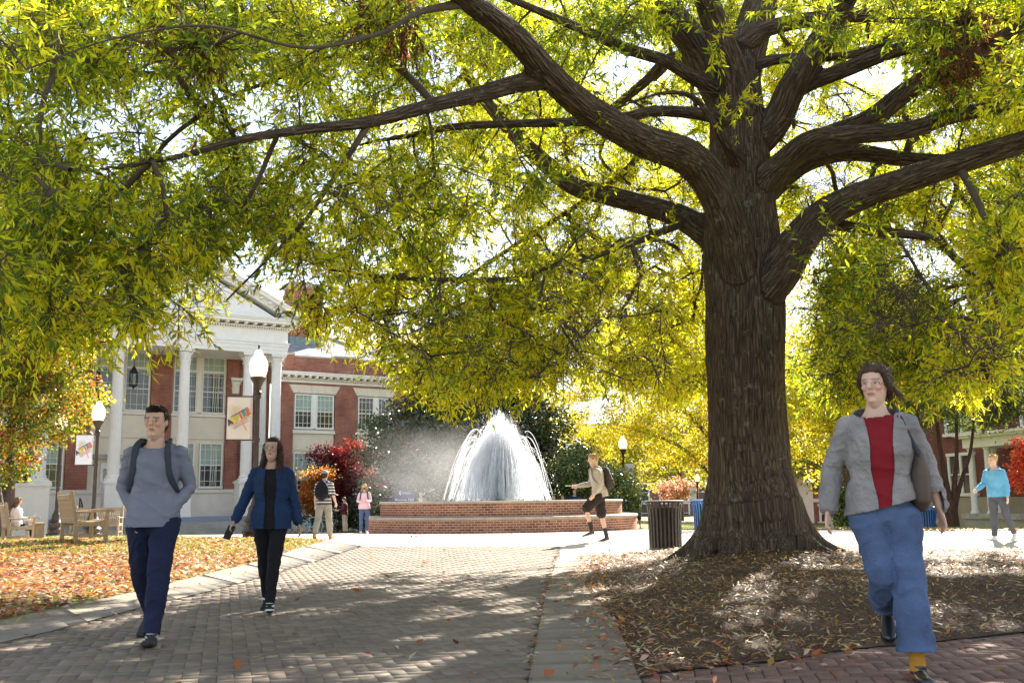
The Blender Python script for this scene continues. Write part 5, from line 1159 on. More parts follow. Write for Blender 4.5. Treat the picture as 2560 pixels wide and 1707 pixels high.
# wall behind the columns
w3 = 3.0; wall = MB()
wall.box(-15.2, -0.02, w3+0.12, w3+0.5, -0.6, 12.0).build('recess_wall', CR, hall)
pb = MB()
for a, c in ((-2.62, -0.03), (-6.9, -5.76), (-11.15, -10.02), (-15.2, -14.27)): pb.box(a, c, w3-0.06, w3+0.115, 2.45, 10.01)
pb.build('brick_pier', BR, hall)
bb = MB(); bb.box(-15.2, -0.03, w3-0.02, w3+0.117, 0.9, 2.25); bb.box(-15.2, -0.03, w3-0.10, w3+0.117, 2.252, 2.447); bb.build('base_wall', M['cream2'], hall)
for i, x in enumerate((-4.2, -8.45, -12.7)):
    xs = [(x-1.40, x-0.22), (x+0.21, x+1.39)]
    winpair(hall, xs, 6.86, 10.0, w3+0.06, blinds=0.30, transom=9.2, trim=M['cream2'], curtain=1 if i == 0 else -1)
    MB().box(x-0.14, x+0.13, w3-0.03, w3+0.11, 6.8, 10.0).build('mullion', M['cream2'], hall)
    MB().box(x-1.55, x+1.55, w3-0.04, w3+0.11, 6.58, 6.74).build('sill_band', M['cream2'], hall)
    MB().box(x-1.50, x+1.50, w3+0.03, w3+0.117, 5.30, 6.55).build('panel', CR, hall)
    if i != 1:
        winpair(hall, xs, 2.62, 5.02, w3+0.06, blinds=0.5, trim=W_, curtain=1 if i == 0 else -1)
    else:
        dr = MB().box(x-0.9, x+0.9, w3+0.02, w3+0.11, 0.95, 3.9).build('door', M['white'], hall)
        MB().box(x-0.75, x-0.08, w3+0.0, w3+0.018, 1.9, 3.6).box(x+0.08, x+0.75, w3+0.0, w3+0.018, 1.9, 3.6).build('pane', M['glass'], dr)
        MB().lathe([(0.03, 0), (0.03, 0.05)], 10, (x+0.04, w3-0.02, 1.9)).build('handle', M['bronze'], dr)
        MB().box(x-1.3, x+1.3, w3-0.25, w3+0.11, 4.1, 4.35).build('door_hood', M['stone'], hall)
# drain pipe and pilaster heads
MB().tube([(-1.85, w3-0.12, 0.9), (-1.85, w3-0.12, 9.9)], 0.05, 8).build('drain_pipe', M['brickdark'], hall)
for x in (-2.1,):
    c = capital_mesh().build('pilaster_capital', M['cream2'], hall, smooth=2); c.location = (x, w3-0.05, 8.0); c.scale = (0.8, 0.5, 1.0)
# hanging lantern
lt = empty('hanging_lantern', HO+Matrix.Rotation(TH, 3, 'Z') @ Vector((-8.25, 1.2, 0)), TH, 'black iron lantern hanging on a chain from the portico ceiling', 'lantern')
MB().tube([(0,0,10.02),(0,0,9.05)], 0.02, 6).build('chain', M['black'], lt)
b = MB(); b.lathe([(0.03,9.06),(0.10,8.95),(0.16,8.80),(0.24,8.70),(0.24,8.66)], 6); b.lathe([(0.20,7.95),(0.22,7.98),(0.22,8.03),(0.19,8.03)], 6); b.lathe([(0.02,7.80),(0.10,7.94)], 6)
for k in range(6): a = k*math.pi/3; b.tube([(0.21*math.cos(a), 0.21*math.sin(a), 7.98), (0.21*math.cos(a), 0.21*math.sin(a), 8.68)], 0.016, 6); a2 = a+math.pi/3; b.tube([(0.21*math.cos(a), 0.21*math.sin(a), 8.05), (0.21*math.cos(a2), 0.21*math.sin(a2), 8.62)], 0.008, 5); b.tube([(0.21*math.cos(a2), 0.21*math.sin(a2), 8.05), (0.21*math.cos(a), 0.21*math.sin(a), 8.62)], 0.008, 5)
b.build('cage', M['black'], lt); MB().lathe([(0.15, 8.05), (0.16, 8.6)], 6).build('glass_body', M['blind'], lt)
# the wing
def wing(x0, x1, y, bays, capx=()):
    MB().box(x0, x1, y+0.16, y+0.6, -0.6, 10.35).build('wing_wall', CR, hall)
    p = MB(); edges = [x0]+[q for bay in bays for q in bay]+[x1]
    for a, c in zip(edges[0::2], edges[1::2]):
        if c-a > 0.02: p.box(a, c, y, y+0.155, 1.9, 8.12)
    p.box(x0, x1, y, y+0.157, 8.122, 8.76); p.build('brick_pier', BR, hall)
    MB().box(x0, x1, y-0.06, y+0.158, -0.6, 1.75).box(x0, x1, y-0.12, y+0.159, 1.752, 1.898).build('base_wall', M['cream2'], hall)
    for a, c in bays:
        m = (a+c)/2; xs = [(a+0.16, m-0.20), (m+0.20, c-0.16)]
        winpair(hall, xs, 6.10, 8.0, y+0.10, blinds=0.5 if a < 5 else 0.0, cols=3)
        MB().box(m-0.12, m+0.12, y+0.0, y+0.155, 6.05, 8.1).build('mullion', W_, hall)
        MB().box(a-0.002, c+0.002, y-0.03, y+0.154, 5.72, 5.92).build('sill_band', M['cream2'], hall)
        MB().box(a+0.05, c-0.05, y+0.08, y+0.158, 4.72, 5.7).build('panel', CR, hall)
        winpair(hall, xs, 2.4, 4.5, y+0.10, blinds=0.75, cols=3)
        MB().box(m-0.12, m+0.12, y+0.0, y+0.155, 2.35, 4.6).build('mullion', W_, hall)
        l = MB(); n = 7; h0, h1 = 8.13, 8.62
        for i in range(n):
            t0, t1 = i/n, (i+1)/n; g = 0.004
            l.prismy([(a-0.02+(c-a+0.04)*t0+g, h0), (a-0.30+(c-a+0.60)*t0+g, h1), (a-0.30+(c-a+0.60)*t1-g, h1), (a-0.02+(c-a+0.04)*t1-g, h0)][::-1], y-0.035, y+0.02)
        l.build('lintel', M['stone2'], hall)
    MB().box(x0, x1+0.05, y-0.06, y+0.3, 8.762, 8.88).box(x0, x1+0.12, y-0.12, y+0.3, 8.97, 9.03).box(x0, x1+0.5, y-0.50, y+0.3, 9.16, 9.28).box(x0, x1+0.56, y-0.56, y+0.3, 9.282, 9.36).build('cornice', W_, hall)
    dentils(x0+0.05, x1, y-0.055, 8.882, step=0.13, w=0.07, h=0.085, d=0.07, side=(x1, y, y+4)).build('dentils', M['cream2'], hall)
    dentils(x0+0.2, x1, y-0.12, 9.033, step=0.44, w=0.15, h=0.12, d=0.33, side=(x1+0.05, y, y+4)).build('modillions', M['cream2'], hall)
    MB().box(x0, x1-0.02, y+0.10, y+0.45, 9.362, 10.32).build('parapet', BR, hall)
    pp = MB(); cp = MB().box(x0, x1+0.02, y+0.05, y+0.50, 10.322, 10.42)
    for a, c in capx: MB().box(a, c, y+0.04, y+0.099, 9.37, 10.40).build('parapet_pier', BR, hall); cp.box(a-0.04, c+0.04, y+0.0, y+0.52, 10.423, 10.53)
    cp.build('parapet_cap', M['stone'], hall)
M['stone2'] = mk('pale_lintel_stone', (0.68, 0.62, 0.52), 0.75, var=0.08, vscale=2)
wing(-0.02, 9.15, 2.0, [(1.10, 3.78), (5.22, 7.80)], [(-0.02, 1.1), (3.78, 5.22), (7.9, 9.13)])
MB().box(8.75, 9.14, 2.62, 14, -0.6, 10.30).build('end_wall', BR, hall)
wing(9.20, 18.0, 4.6, [(10.6, 13.2), (14.6, 17.2)], [(13.3, 14.5)])
MB().box(17.6, 18.0, 5.2, 14, -0.6, 10.30).build('end_wall', BR, hall)
# the hipped slate roof and chimney
y0r, x1r, zr, pt = 2.5, 9.1, 10.25, 0.53; ry = 6.6
b = MB(); R0 = [(-15.5, y0r, zr), (x1r, y0r, zr), (x1r-ry, y0r+ry, zr+ry*pt), (-15.5, y0r+ry, zr+ry*pt), (x1r, y0r+2*ry, zr), (-15.5, y0r+2*ry, zr)]
b.add(R0, [(0, 1, 2, 3), (1, 4, 2), (3, 2, 4, 5), (0, 5, 4, 1), (0, 3, 5)]); b.build('roof', M['slate'], hall)
MB().tube([(x1r, y0r, zr+0.03), (x1r-ry, y0r+ry, zr+ry*pt+0.04), (-15.5, y0r+ry, zr+ry*pt+0.04)], 0.09, 8).build('roof_ridge', M['bluegrey'], hall)
MB().add([(9.0, 5.0, 10.25), (18, 5.0, 10.25), (14, 9, 12.3), (9.0, 9, 12.3), (18, 13, 10.25), (9, 13, 10.25)], [(0,1,2,3),(1,4,2),(3,2,4,5),(0,5,4,1),(0,3,5)]).build('roof', M['slate'], hall)
ch = MB().box(2.0, 4.15, 5.2, 6.5, 10.5, 15.3).build('chimney', BR, hall)
MB().box(1.92, 4.23, 5.12, 6.58, 15.302, 15.5).box(1.86, 4.29, 5.06, 6.64, 15.502, 15.62).build('chimney_cap', M['stone'], ch)
MB().box(1.90, 4.25, 5.05, 6.6, 11.0, 12.05).build('flashing', M['copper'], ch)
# left wing, mostly hidden by the maples
wing(-30.0, -15.3, 2.0, [(-18.9, -16.3), (-23.0, -20.4), (-27.1, -24.5)], [(-20.3, -19.0)])

# ------------------------------------------------------------ dark brick building at the right edge
ang = math.atan2(-0.98, 0.2); DO = Vector((21.9, 59.0, -0.85))
db = empty('dark_brick_building', DO, ang, 'dark red brick building with small white columned porch at the right edge', 'building')
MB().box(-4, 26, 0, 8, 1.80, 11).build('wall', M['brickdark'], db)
MB().box(-4, 26, -0.08, 8, -0.5, 1.78).build('foundation', mk('tan_foundation', (0.36, 0.30, 0.21), 0.8, var=0.12, vscale=1.2), db)
def simplewin(parent, xa, xb, z0, z1, y=0.0, n=2, trim=None, name='window'):
    b = MB(); f = 0.16; w = (xb-xa)/n
    b.box(xa-f, xb+f, y-0.10, y+0.02, z1, z1+f); b.box(xa-f-0.06, xb+f+0.06, y-0.16, y+0.02, z0-f, z0-0.002)
    for k in range(n+1): xx = xa+w*k; b.box(xx-f/2, xx+f/2, y-0.10, y+0.02, z0, z1)
    for k in range(n): xx = xa+w*k; b.box(xx+f/2, xx+w-f/2, y-0.06, y+0.01, (z0+z1)/2-0.035, (z0+z1)/2+0.035)
    fr = b.build(name, trim or M['cream2'], parent)
    MB().box(xa+0.03, xb-0.03, y-0.03, y-0.004, z0+0.002, z1-0.002).build('pane', M['glass'], fr); return fr
for xa in (0.6, 6.0, 11.8, 17.6):
    simplewin(db, xa, xa+2.6, 5.1, 7.0); 
    if xa != 11.8: simplewin(db, xa, xa+2.0, 1.98, 3.9)
MB().box(-4, 26, -0.4, 8.3, 10.3, 10.9).build('cornice', M['cream2'], db)
# porch
p0 = 10.6; 
MB().box(p0-0.15, p0+6.4, -2.55, 0, -0.5, 0.78).build('porch_base', mk('porch_base_paint', (0.42, 0.39, 0.35), 0.8, var=0.1), db)
MB().box(p0-0.25, p0+6.5, -2.65, 0, 0.782, 1.02).build('porch_ledge', M['stone'], db)
MB().box(p0-0.10, p0+6.3, -2.40, 0, 4.10, 4.55).build('porch_frieze', W_, db)
MB().box(p0-0.32, p0+6.5, -2.62, 0, 4.552, 4.66).box(p0-0.42, p0+6.6, -2.72, 0, 4.662, 4.78).build('porch_cornice', W_, db)
for xx, yy in ((p0+0.12, -2.15), (p0+0.12, -0.9), (p0+1.3, -2.15), (p0+5.2, -2.15)):
    MB().lathe([(0.22, 1.022), (0.22, 1.08), (0.19, 1.10), (0.19, 1.14), (0.155, 1.16), (0.15, 2.2), (0.13, 3.98), (0.17, 4.0), (0.17, 4.06), (0.20, 4.07), (0.20, 4.098)], 24, (xx, yy, 0)).build('porch_column', W_, db, smooth=2)
d_ = MB().box(p0+2.2, p0+3.6, -0.08, -0.001, 1.03, 3.6).build('door', M['bluegrey'], db)
MB().box(p0+2.35, p0+2.85, -0.10, -0.082, 1.9, 3.4).box(p0+2.95, p0+3.45, -0.10, -0.082, 1.9, 3.4).build('pane', M['glass'], d_)

# ------------------------------------------------------------ far brick buildings
def farbuild(u0, u1, D, zb, h, label, wins, rows):
    x0, x1 = X(u0, D), X(u1, D); root = empty('far_brick_building', (x0, D, zb), 0, label, 'building'); W2 = x1-x0
    MB().box(0, W2, 0, 10, 0, h).build('wall', M['brickfar'], root)
    MB().box(-0.2, W2+0.2, -0.3, 10, h+0.002, h+0.5).build('cornice', W_, root)
    for uu0, uu1 in wins:
        a, c = X(uu0, D)-x0, X(uu1, D)-x0
        for z0, z1 in rows: simplewin(root, a, c, z0, z1, 0.0, 1, W_)
    return root
farbuild(1470, 1800, 118, -2.6, 12, 'far brick building with white windows behind the yellow oak', [(1520,1545),(1565,1585),(1601,1623),(1650,1672),(1706,1722),(1745,1765)], [(0.9, 3.0), (3.4, 5.3), (7.0, 9.0)])
fb = farbuild(2030, 2330, 74, -1.2, 9, 'far brick building with white corner right of the big trunk', [(2048,2076),(2130,2160),(2210,2240)], [(0.45, 1.55), (4.2, 6.2)])
MB().box(-1.6, 0.0, -0.3, 6, 0.0, 9).build('white_corner', W_, fb)
MB().box(0.002, X(2330,74)-X(2030,74), -0.06, -0.002, 1.85, 2.1).build('belt_course', W_, fb)
for z in (0,): MB().box(-0.05, 0.05, -0.05, 0.05, 0, 0.75).box(0.12, 0.22, -0.05, 0.05, 0, 0.75).build('plant_stake', M['white'], bpy.data.objects['holly_shrub.001'])

# ------------------------------------------------------------ people
from mathutils import noise as mnoise
M['skin'] = mk_attr('skin', 0.5, 0.35, sss=0.08)
def fabric(name, col, rough=0.85, bump=0.5, bs=14, var=0.12):
    return mk(name, col, rough, var=var, vscale=5, bump=bump, bscale=bs, spec=0.2)
def ell_loft(V, F, pts, rads, ref=(0, -1, 0), n=16, up=None):
    """closed tube with elliptical sections: rads = (half width, half depth)"""
    P = np.asarray(pts, float); R = np.array([(r, r) if np.isscalar(r) else r for r in rads], float)
    T = np.gradient(P, axis=0); T /= np.linalg.norm(T, axis=1, keepdims=True)+1e-9
    # round ends
    P0 = P[0]-T[0]*R[0].mean()*0.55; P1 = P[-1]+T[-1]*R[-1].mean()*0.55
    P = np.vstack([P0, P, P1]); R = np.vstack([R[0]*0.45, R, R[-1]*0.45]); T = np.vstack([T[0], T, T[-1]])
    ref = np.array(ref, float); ang = np.linspace(0, 2*np.pi, n, endpoint=False); b = len(V)
    for p, r, t in zip(P, R, T):
        f = ref-t*(ref@t); l = np.linalg.norm(f); f = f/l if l > 0.15 else np.cross(t, [1.0, 0, 0])/max(1e-6, np.linalg.norm(np.cross(t, [1.0, 0, 0])))
        s = np.cross(t, f)
        for a in ang: V.append(tuple(p+s*r[0]*math.cos(a)+f*r[1]*math.sin(a)))
    m = len(P)
    for i in range(m-1):
        for j in range(n): k = (j+1) % n; F.append((b+i*n+j, b+i*n+k, b+(i+1)*n+k, b+(i+1)*n+j))
    F.append(tuple(b+i for i in range(n-1, -1, -1))); F.append(tuple(b+(m-1)*n+i for i in range(n)))
def blob(V, F, c, r, M3=None, n=14):
    ell_loft_pts = [(0, 0, z) for z in (-0.8, -0.5, 0, 0.5, 0.8)]; b = len(V)
    rings = [-0.97, -0.8, -0.5, -0.17, 0.17, 0.5, 0.8, 0.97]
    for z in rings:
        q = math.sqrt(1-z*z)
        for j in range(n):
            a = 2*math.pi*j/n; p = np.array([r[0]*q*math.cos(a), r[1]*q*math.sin(a), r[2]*z])
            if M3 is not None: p = M3 @ p
            V.append(tuple(np.array(c)+p))
    m = len(rings)
    for i in range(m-1):
        for j in range(n): k = (j+1) % n; F.append((b+i*n+j, b+i*n+k, b+(i+1)*n+k, b+(i+1)*n+j))
    F.append(tuple(b+i for i in range(n-1, -1, -1))); F.append(tuple(b+(m-1)*n+i for i in range(n)))
def rotm(yaw=0, pitch=0, roll=0):
    return np.array(Matrix.Rotation(yaw, 3, 'Z') @ Matrix.Rotation(pitch, 3, 'X') @ Matrix.Rotation(roll, 3, 'Y'))
def v3(*a): return np.array(a, float)
def finish(name, V, F, vox, parent, mat, smooth=2, wr=0.0, wdir=None, col=None, seed=0, colf=None, clip=(), front=None, fedge=None):
    Vn, Fn = remesh(V, F, vox, smooth)
    if wr:
        Wd = Vn*np.array(wdir if wdir is not None else (1, 1, 1)); Wd = Wd+0.10*np.column_stack([lowf(Vn, 1.5, seed+5), lowf(Vn, 1.5, seed+6), lowf(Vn, 1.5, seed+7)])
        me_n = 1.7*(1-np.clip(np.abs(lowf(Wd, 2.2, seed)), 0, 1))**3-0.5+0.35*lowf(Wd, 6.0, seed+1)
        c = Vn.mean(0); 
        # push along the radial direction from a vertical axis: soft folds
        e1 = Vn[Fn[:, 1]]-Vn[Fn[:, 0]]; e2 = Vn[Fn[:, 2]]-Vn[Fn[:, 0]]; fn = np.cross(e1, e2); N_ = np.zeros_like(Vn)
        for k in range(4): np.add.at(N_, Fn[:, k], fn)
        N_ /= np.linalg.norm(N_, axis=1, keepdims=True)+1e-9; Vn = Vn+N_*me_n[:, None]*wr
    for cp, cn, rad in clip:                    # a hem, cuff or neckline: cut the cloth along a plane
        fc = Vn[Fn].mean(1); k = ((fc-cp)@cn > 0) & (np.linalg.norm(fc-cp, axis=1) < rad); bv = np.intersect1d(Fn[k], Fn[~k]); bv = bv[np.abs((Vn[bv]-cp)@cn) < vox*1.6]; Vn[bv] -= np.outer((Vn[bv]-cp)@cn, cn); Fn = Fn[~k]
    if front:                                    # an open front: the cloth beneath is a garment of its own
        ffun, fname, fmat = front; fc = Vn[Fn].mean(1); k = ffun(fc); Fi = Fn[k].copy(); bv = np.intersect1d(Fn[k], Fn[~k]); cx_, hwf = fedge; hh_ = hwf(Vn[bv]); dx = Vn[bv][:, 0]-cx_; nb_ = np.abs(np.abs(dx)-hh_) < vox*1.5; Vn[bv[nb_], 0] = cx_+np.sign(dx[nb_])*hh_[nb_]; Fn = Fn[~k]
        if len(Fi):
            ids = np.unique(Fi); mp = -np.ones(len(Vn), int); mp[ids] = np.arange(len(ids)); Vi = Vn[ids].copy(); Vi[:, 1] += 0.012
            # the panel reaches a little under the edges of the coat
            Vi[:, 0] = Vi[:, 0].mean()+(Vi[:, 0]-Vi[:, 0].mean())*1.25
            np_mesh(fname, Vi, mp[Fi], fmat, parent, smooth=True)
    if clip or front:
        ids = np.unique(Fn); mp = -np.ones(len(Vn), int); mp[ids] = np.arange(len(ids)); Vn = Vn[ids]; Fn = mp[Fn]
    c = colf(Vn) if colf else (np.tile(np.array([col]), (len(Vn), 1)) if col is not None else None)
    o_ = np_mesh(name, Vn, Fn, mat, parent, smooth=True, col=c)
    if clip: sd = o_.modifiers.new('s', 'SOLIDIFY'); sd.thickness = 0.005; sd.offset = -1
    return o_
def hand(V, F, w, d, pn, sgn, curl=0.5, s=1.0):
    """palm, four fingers of different lengths and a thumb; w wrist, d direction, pn palm normal"""
    d = d/np.linalg.norm(d); pn = pn-d*(pn@d); pn /= np.linalg.norm(pn); sd = np.cross(d, pn)*sgn
    ell_loft(V, F, [w-d*0.02, w+d*0.035*s, w+d*0.085*s], [(0.026*s, 0.019*s), (0.040*s, 0.016*s), (0.042*s, 0.014*s)], ref=pn, n=10)
    for k, (off, L) in enumerate([(0.031, 0.070), (0.011, 0.078), (-0.010, 0.073), (-0.030, 0.057)]):
        b = w+d*0.083*s+sd*off*s; c = curl*(0.8+0.12*k); P = [b]; a = 0.25*c
        for q in (0.45, 0.30, 0.25): P.append(P[-1]+(d*math.cos(a)+pn*math.sin(a))*L*s*q); a += c*0.9
        ell_loft(V, F, P, [0.0095*s, 0.009*s, 0.0085*s, 0.0075*s], n=8)
    b = w+d*0.03*s+sd*0.034*s
    ell_loft(V, F, [b, b+(d*0.7+sd*0.6+pn*0.3*curl)*0.036*s, b+(d*0.95+sd*0.25+pn*0.8*curl)*0.066*s], [0.014*s, 0.0115*s, 0.009*s], n=8)
def person(label, x, y, yaw, h=1.78, fem=False, z=None, legs=((0.25, 0.0, 0.05), (-0.25, 0.35, 0.0)), lean=0.03, arms=None, head=(0, 0, 0), skin=(0.55, 0.33, 0.24),
           top=None, sleeve=1.0, topmat=None, topfit=1.0, toplen=0.0, bottom=None, botmat=None, legfit=1.0, cuff=1.0, shoe=None, shoecol=None, sock=None, hair='short', haircol=(0.05, 0.03, 0.02),
           vox=0.009, pack=None, mask=False, hat=None, seat=False, glasses=False, collar=None, inner=None, detail=True, hipw=None, rootz=None, twist=0.0, armh=True, scarf=None, props=None, half=False, front=None, sleevefit=None, hem=0.0, hdir=None):
    """arms: ((swing, out, bend, inward), ...) or explicit (elbow, wrist) points relative to the shoulder; legs: (swing, knee bend, out)"""
    s = h/1.78; gz = zgf(x, y) if z is None else z
    root = empty('person', (x, y, gz), yaw, label, 'person')
    th, sh = 0.44*s, 0.44*s; J = {}
    pel = v3(0, 0, 0)
    hw = (0.095 if not fem else 0.098)*s
    for k, sg in enumerate((-1, 1)):
        a, kb, out = legs[k]; hip = pel+v3(sg*hw, 0, -0.02*s)
        kn = hip+th*v3(sg*math.sin(out), -math.sin(a)*math.cos(out), -math.cos(a)*math.cos(out)); a2 = a-kb
        an = kn+sh*v3(sg*math.sin(out)*0.5, -math.sin(a2), -math.cos(a2))
        J['hip', k], J['knee', k], J['ankle', k] = hip, kn, an; fp = max(-0.5, min(1.2, -a2*0.9+ (0.0 if a2 > -0.1 else 0.25)))
        # toe pitch: forward foot heel down, rear foot on its toes
        J['toe', k] = an+0.19*s*v3(sg*0.10, -math.cos(fp*0.55), -math.sin(max(0, fp)*0.8)+ (0.12 if a2 > 0.15 else 0))
    low = min(min(J['ankle', k][2], J['toe', k][2]+0.045*s) for k in (0, 1))-0.085*s
    if seat: low = -0.46*s if seat is True else -seat
    off = v3(0, 0, -low+(rootz or 0))
    pel = pel+off
    for k in list(J): J[k] = J[k]+off
    up = v3(0, -math.sin(lean), math.cos(lean)); RT = rotm(twist)
    ch = pel+up*0.33*s; shc = pel+up*0.475*s; nk = pel+up*0.53*s; hw2 = (0.172 if not fem else 0.150)*s
    Hc = nk+v3(0, -0.02, 0.14)*s+v3(0, -math.sin(lean)*0.1, 0)
    HR = rotm(head[0], head[1], head[2])
    for k, sg in enumerate((-1, 1)):
        J['sh', k] = shc+RT@v3(sg*hw2, 0, -0.02*s)
        q = arms[k] if arms else (0.1, 0.12, 0.3, 0.1)
        if len(q) == 2:
            e, w = J['sh', k]+v3(*q[0])*s, J['sh', k]+v3(*q[1])*s
        else:
            a, out, bd, inn = q
            e = J['sh', k]+0.29*s*v3(sg*math.sin(out), -math.sin(a)*math.cos(out), -math.cos(a)*math.cos(out)); a2 = a+bd
            w = e+0.255*s*v3(sg*(math.sin(out)-inn), -math.sin(a2), -math.cos(a2))
        J['el', k], J['wr', k] = e, w
    # --- body, one continuous skin
    V, F = [], []
    f_ = 1.0 if not fem else 0.9
    def torso(V, F, g=0.0, hipg=0.0, lowz=-0.06, d=1.0):
        P = [pel+up*lowz*s, pel+up*0.04*s, pel+up*0.14*s, ch-up*0.06*s, ch+up*0.05*s, shc-up*0.01*s, shc+up*0.035*s]
        Rr = [(0.165, 0.112), (0.158, 0.108), (0.142*(0.90 if fem else 1), 0.098), (0.156*f_, 0.108), (0.168*f_, 0.116), (0.150*f_, 0.092), (0.095, 0.072)]
        if fem: Rr[3] = (0.150, 0.120); Rr[0] = (0.170, 0.118)
        if hipg: Rr[0] = (Rr[0][0]+hipg, Rr[0][1]+hipg); Rr[1] = (Rr[1][0]+hipg, Rr[1][1]+hipg*0.8)
        ell_loft(V, F, P, [((a+g)*s, (b+g)*s*d) for a, b in Rr], ref=tuple(RT@v3(0, -1, 0)), n=24)
    def arm(V, F, k, g=0.0, to=1.0, g2=None):
        a, e, w = J['sh', k], J['el', k], J['wr', k]; g2 = g if g2 is None else g2
        P = [a+v3(0, 0, -0.005), a*0.5+e*0.5, e, e*0.5+w*0.5, w*0.97+e*0.03]; Rr = [0.056*f_, 0.047*f_, 0.041*f_, 0.037*f_, 0.026]
        n = 5 if to >= 1 else 3 if to < 0.6 else 4
        if to < 0.5: P = [P[0], P[1]+0.3*(P[2]-P[1])]; Rr = [0.056, 0.05]; n = 2
        ell_loft(V, F, P[:n], [(r+g+(g2-g)*i/4)*s for i, r in enumerate(Rr[:n])], n=14)
        blob(V, F, a+v3(0, 0, -0.022)*s, ((0.056*f_+g*0.8)*s,)*3)
    def leg(V, F, k, g=0.0, to=1.0, g2=None, flare=0.0):
        a, kn, an = J['hip', k], J['knee', k], J['ankle', k]; g2 = g if g2 is None else g2
        c = 1 if fem else 0
        P = [a+v3(0, 0, -0.03), a*0.6+kn*0.4, kn+(a-kn)*0.06, kn*0.72+an*0.28, kn*0.25+an*0.75, an]; Rr = [0.086, 0.078, 0.058, 0.057, 0.042, 0.038]
        if to >= 1.2: P[-1] = an+(an-kn)*0.10
        n = 6 if to >= 1 else 3
        if to < 1: P = [P[0], P[1], kn+(a-kn)*(0.35 if to < 0.5 else -0.02)]; Rr = Rr[:3]; Rr[2] = 0.068
        if 1 <= to < 1.1 and cuff < 1: P[-1] = kn+(an-kn)*cuff
        m = len(P); ell_loft(V, F, P, [(r+g+(g2-g)*i/(m-1)+flare*max(0, i-2))*s for i, r in enumerate(Rr)], ref=(0, -1, 0), n=16)
    gb = -0.024
    torso(V, F, gb); ell_loft(V, F, [shc+up*0.02*s, nk+up*0.03*s, Hc+HR@v3(0, 0.02, -0.06)*s], [(0.075*s, 0.06*s), (0.056*s*f_, 0.058*s*f_), (0.055*s*f_, 0.06*s*f_)], n=16)
    for k in (0, 1):
        arm(V, F, k, -0.008 if sleeve >= 1 else -0.002, g2=-0.003)
        if not half: leg(V, F, k, -0.014 if bottom != 'shorts' else -0.004, g2=-0.006)
        if not half: ell_loft(V, F, [J['ankle', k]+v3(0, 0.02, -0.045)*s, J['ankle', k]*0.5+J['toe', k]*0.5+v3(0, 0, -0.05)*s, J['ankle', k]*0.2+J['toe', k]*0.8+v3(0, 0, -0.048)*s], [0.024*s, 0.022*s, 0.018*s], n=10)
        d = J['wr', k]-J['el', k]; d /= np.linalg.norm(d); pn = v3(-1 if k else 1, -0.2, 0.1)
        if hdir: d = v3(hdir[0]*(1 if k else -1), hdir[1], hdir[2]); d /= np.linalg.norm(d)
        if armh: hand(V, F, J['wr', k], d, pn, -1 if k == 0 else 1, 0.55, s*(0.92 if fem else 1.0))
    hs = s*(0.96 if fem else 1.0)
    hp = [(-0.118, 0.026, 0.028, -0.052), (-0.098, 0.046, 0.054, -0.036), (-0.06, 0.062, 0.076, -0.016), (-0.02, 0.070, 0.088, -0.003), (0.02, 0.0745, 0.095, 0.0), (0.06, 0.073, 0.093, 0.004), (0.092, 0.060, 0.076, 0.008), (0.112, 0.036, 0.046, 0.010)]
    P = [Hc+HR@v3(0, yo, zz)*hs for zz, a, b, yo in hp]
    fv = tuple(HR@v3(0, -1, 0)); ell_loft(V, F, P, [(a*hs, b*hs) for zz, a, b, yo in hp], ref=fv, n=24)
    if detail:
        H = lambda *q: Hc+HR@v3(*q)*hs
        ell_loft(V, F, [H(0, -0.090, 0.030), H(0, -0.103, 0.006), H(0, -0.112, -0.016)], [0.010*hs, 0.0115*hs, 0.0145*hs], n=8)
        ell_loft(V, F, [H(-0.045, -0.078, 0.036), H(0, -0.091, 0.040), H(0.045, -0.078, 0.036)], [0.010*hs]*3, n=8)
        ell_loft(V, F, [H(-0.020, -0.083, -0.050), H(0, -0.090, -0.050), H(0.020, -0.083, -0.050)], [0.008*hs, 0.0105*hs, 0.008*hs], n=8)
        blob(V, F, H(0, -0.074, -0.092), (0.024*hs, 0.018*hs, 0.018*hs))
        for q in (-1, 1):
            blob(V, F, H(q*0.077, 0.008, 0.0), (0.010*hs, 0.020*hs, 0.032*hs)); blob(V, F, H(q*0.040, -0.070, -0.015), (0.020*hs, 0.018*hs, 0.018*hs))
    sk = np.array(skin)
    def colf(Vn):
        q = (Vn-Hc)@HR/hs; c = np.tile(sk, (len(Vn), 1)); fr = q[:, 1] < -0.05; inh = (np.abs(q[:, 2]) < 0.13) & (np.abs(q[:, 0]) < 0.09)
        def paint(mask, colr, t=1.0): c[mask] = c[mask]*(1-t)+np.array(colr)*t
        if detail:
            paint(fr & inh & (((np.abs(q[:, 0])-0.031)/0.023)**2+((q[:, 2]-0.012)/0.015)**2 < 1), sk*0.5, 0.45)
            paint(fr & inh & (((np.abs(q[:, 0])-0.031)/0.012)**2+((q[:, 2]-0.011)/0.006)**2 < 1), (0.40, 0.36, 0.34), 0.4)
            paint(fr & inh & (((np.abs(q[:, 0])-0.031)/0.006)**2+((q[:, 2]-0.011)/0.006)**2 < 1), (0.02, 0.015, 0.01))
            paint(fr & inh & (((np.abs(q[:, 0])-0.033)/0.024)**2+((q[:, 2]-0.036+0.10*(np.abs(q[:, 0])-0.033))/0.006)**2 < 1), np.array(haircol)*1.2+0.02, 0.5 if fem else 0.85)
            paint(fr & inh & ((q[:, 0]/0.024)**2+((q[:, 2]+0.050)/0.009)**2 < 1), sk*np.array([0.85, 0.5, 0.5]), 0.8)
            paint(fr & inh & ((q[:, 0]/0.020)**2+((q[:, 2]+0.050)/0.002)**2 < 1), sk*0.25, 0.8)
            paint(fr & inh & (((np.abs(q[:, 0])-0.008)/0.005)**2+((q[:, 2]+0.026)/0.004)**2 < 1), sk*0.3, 0.8)
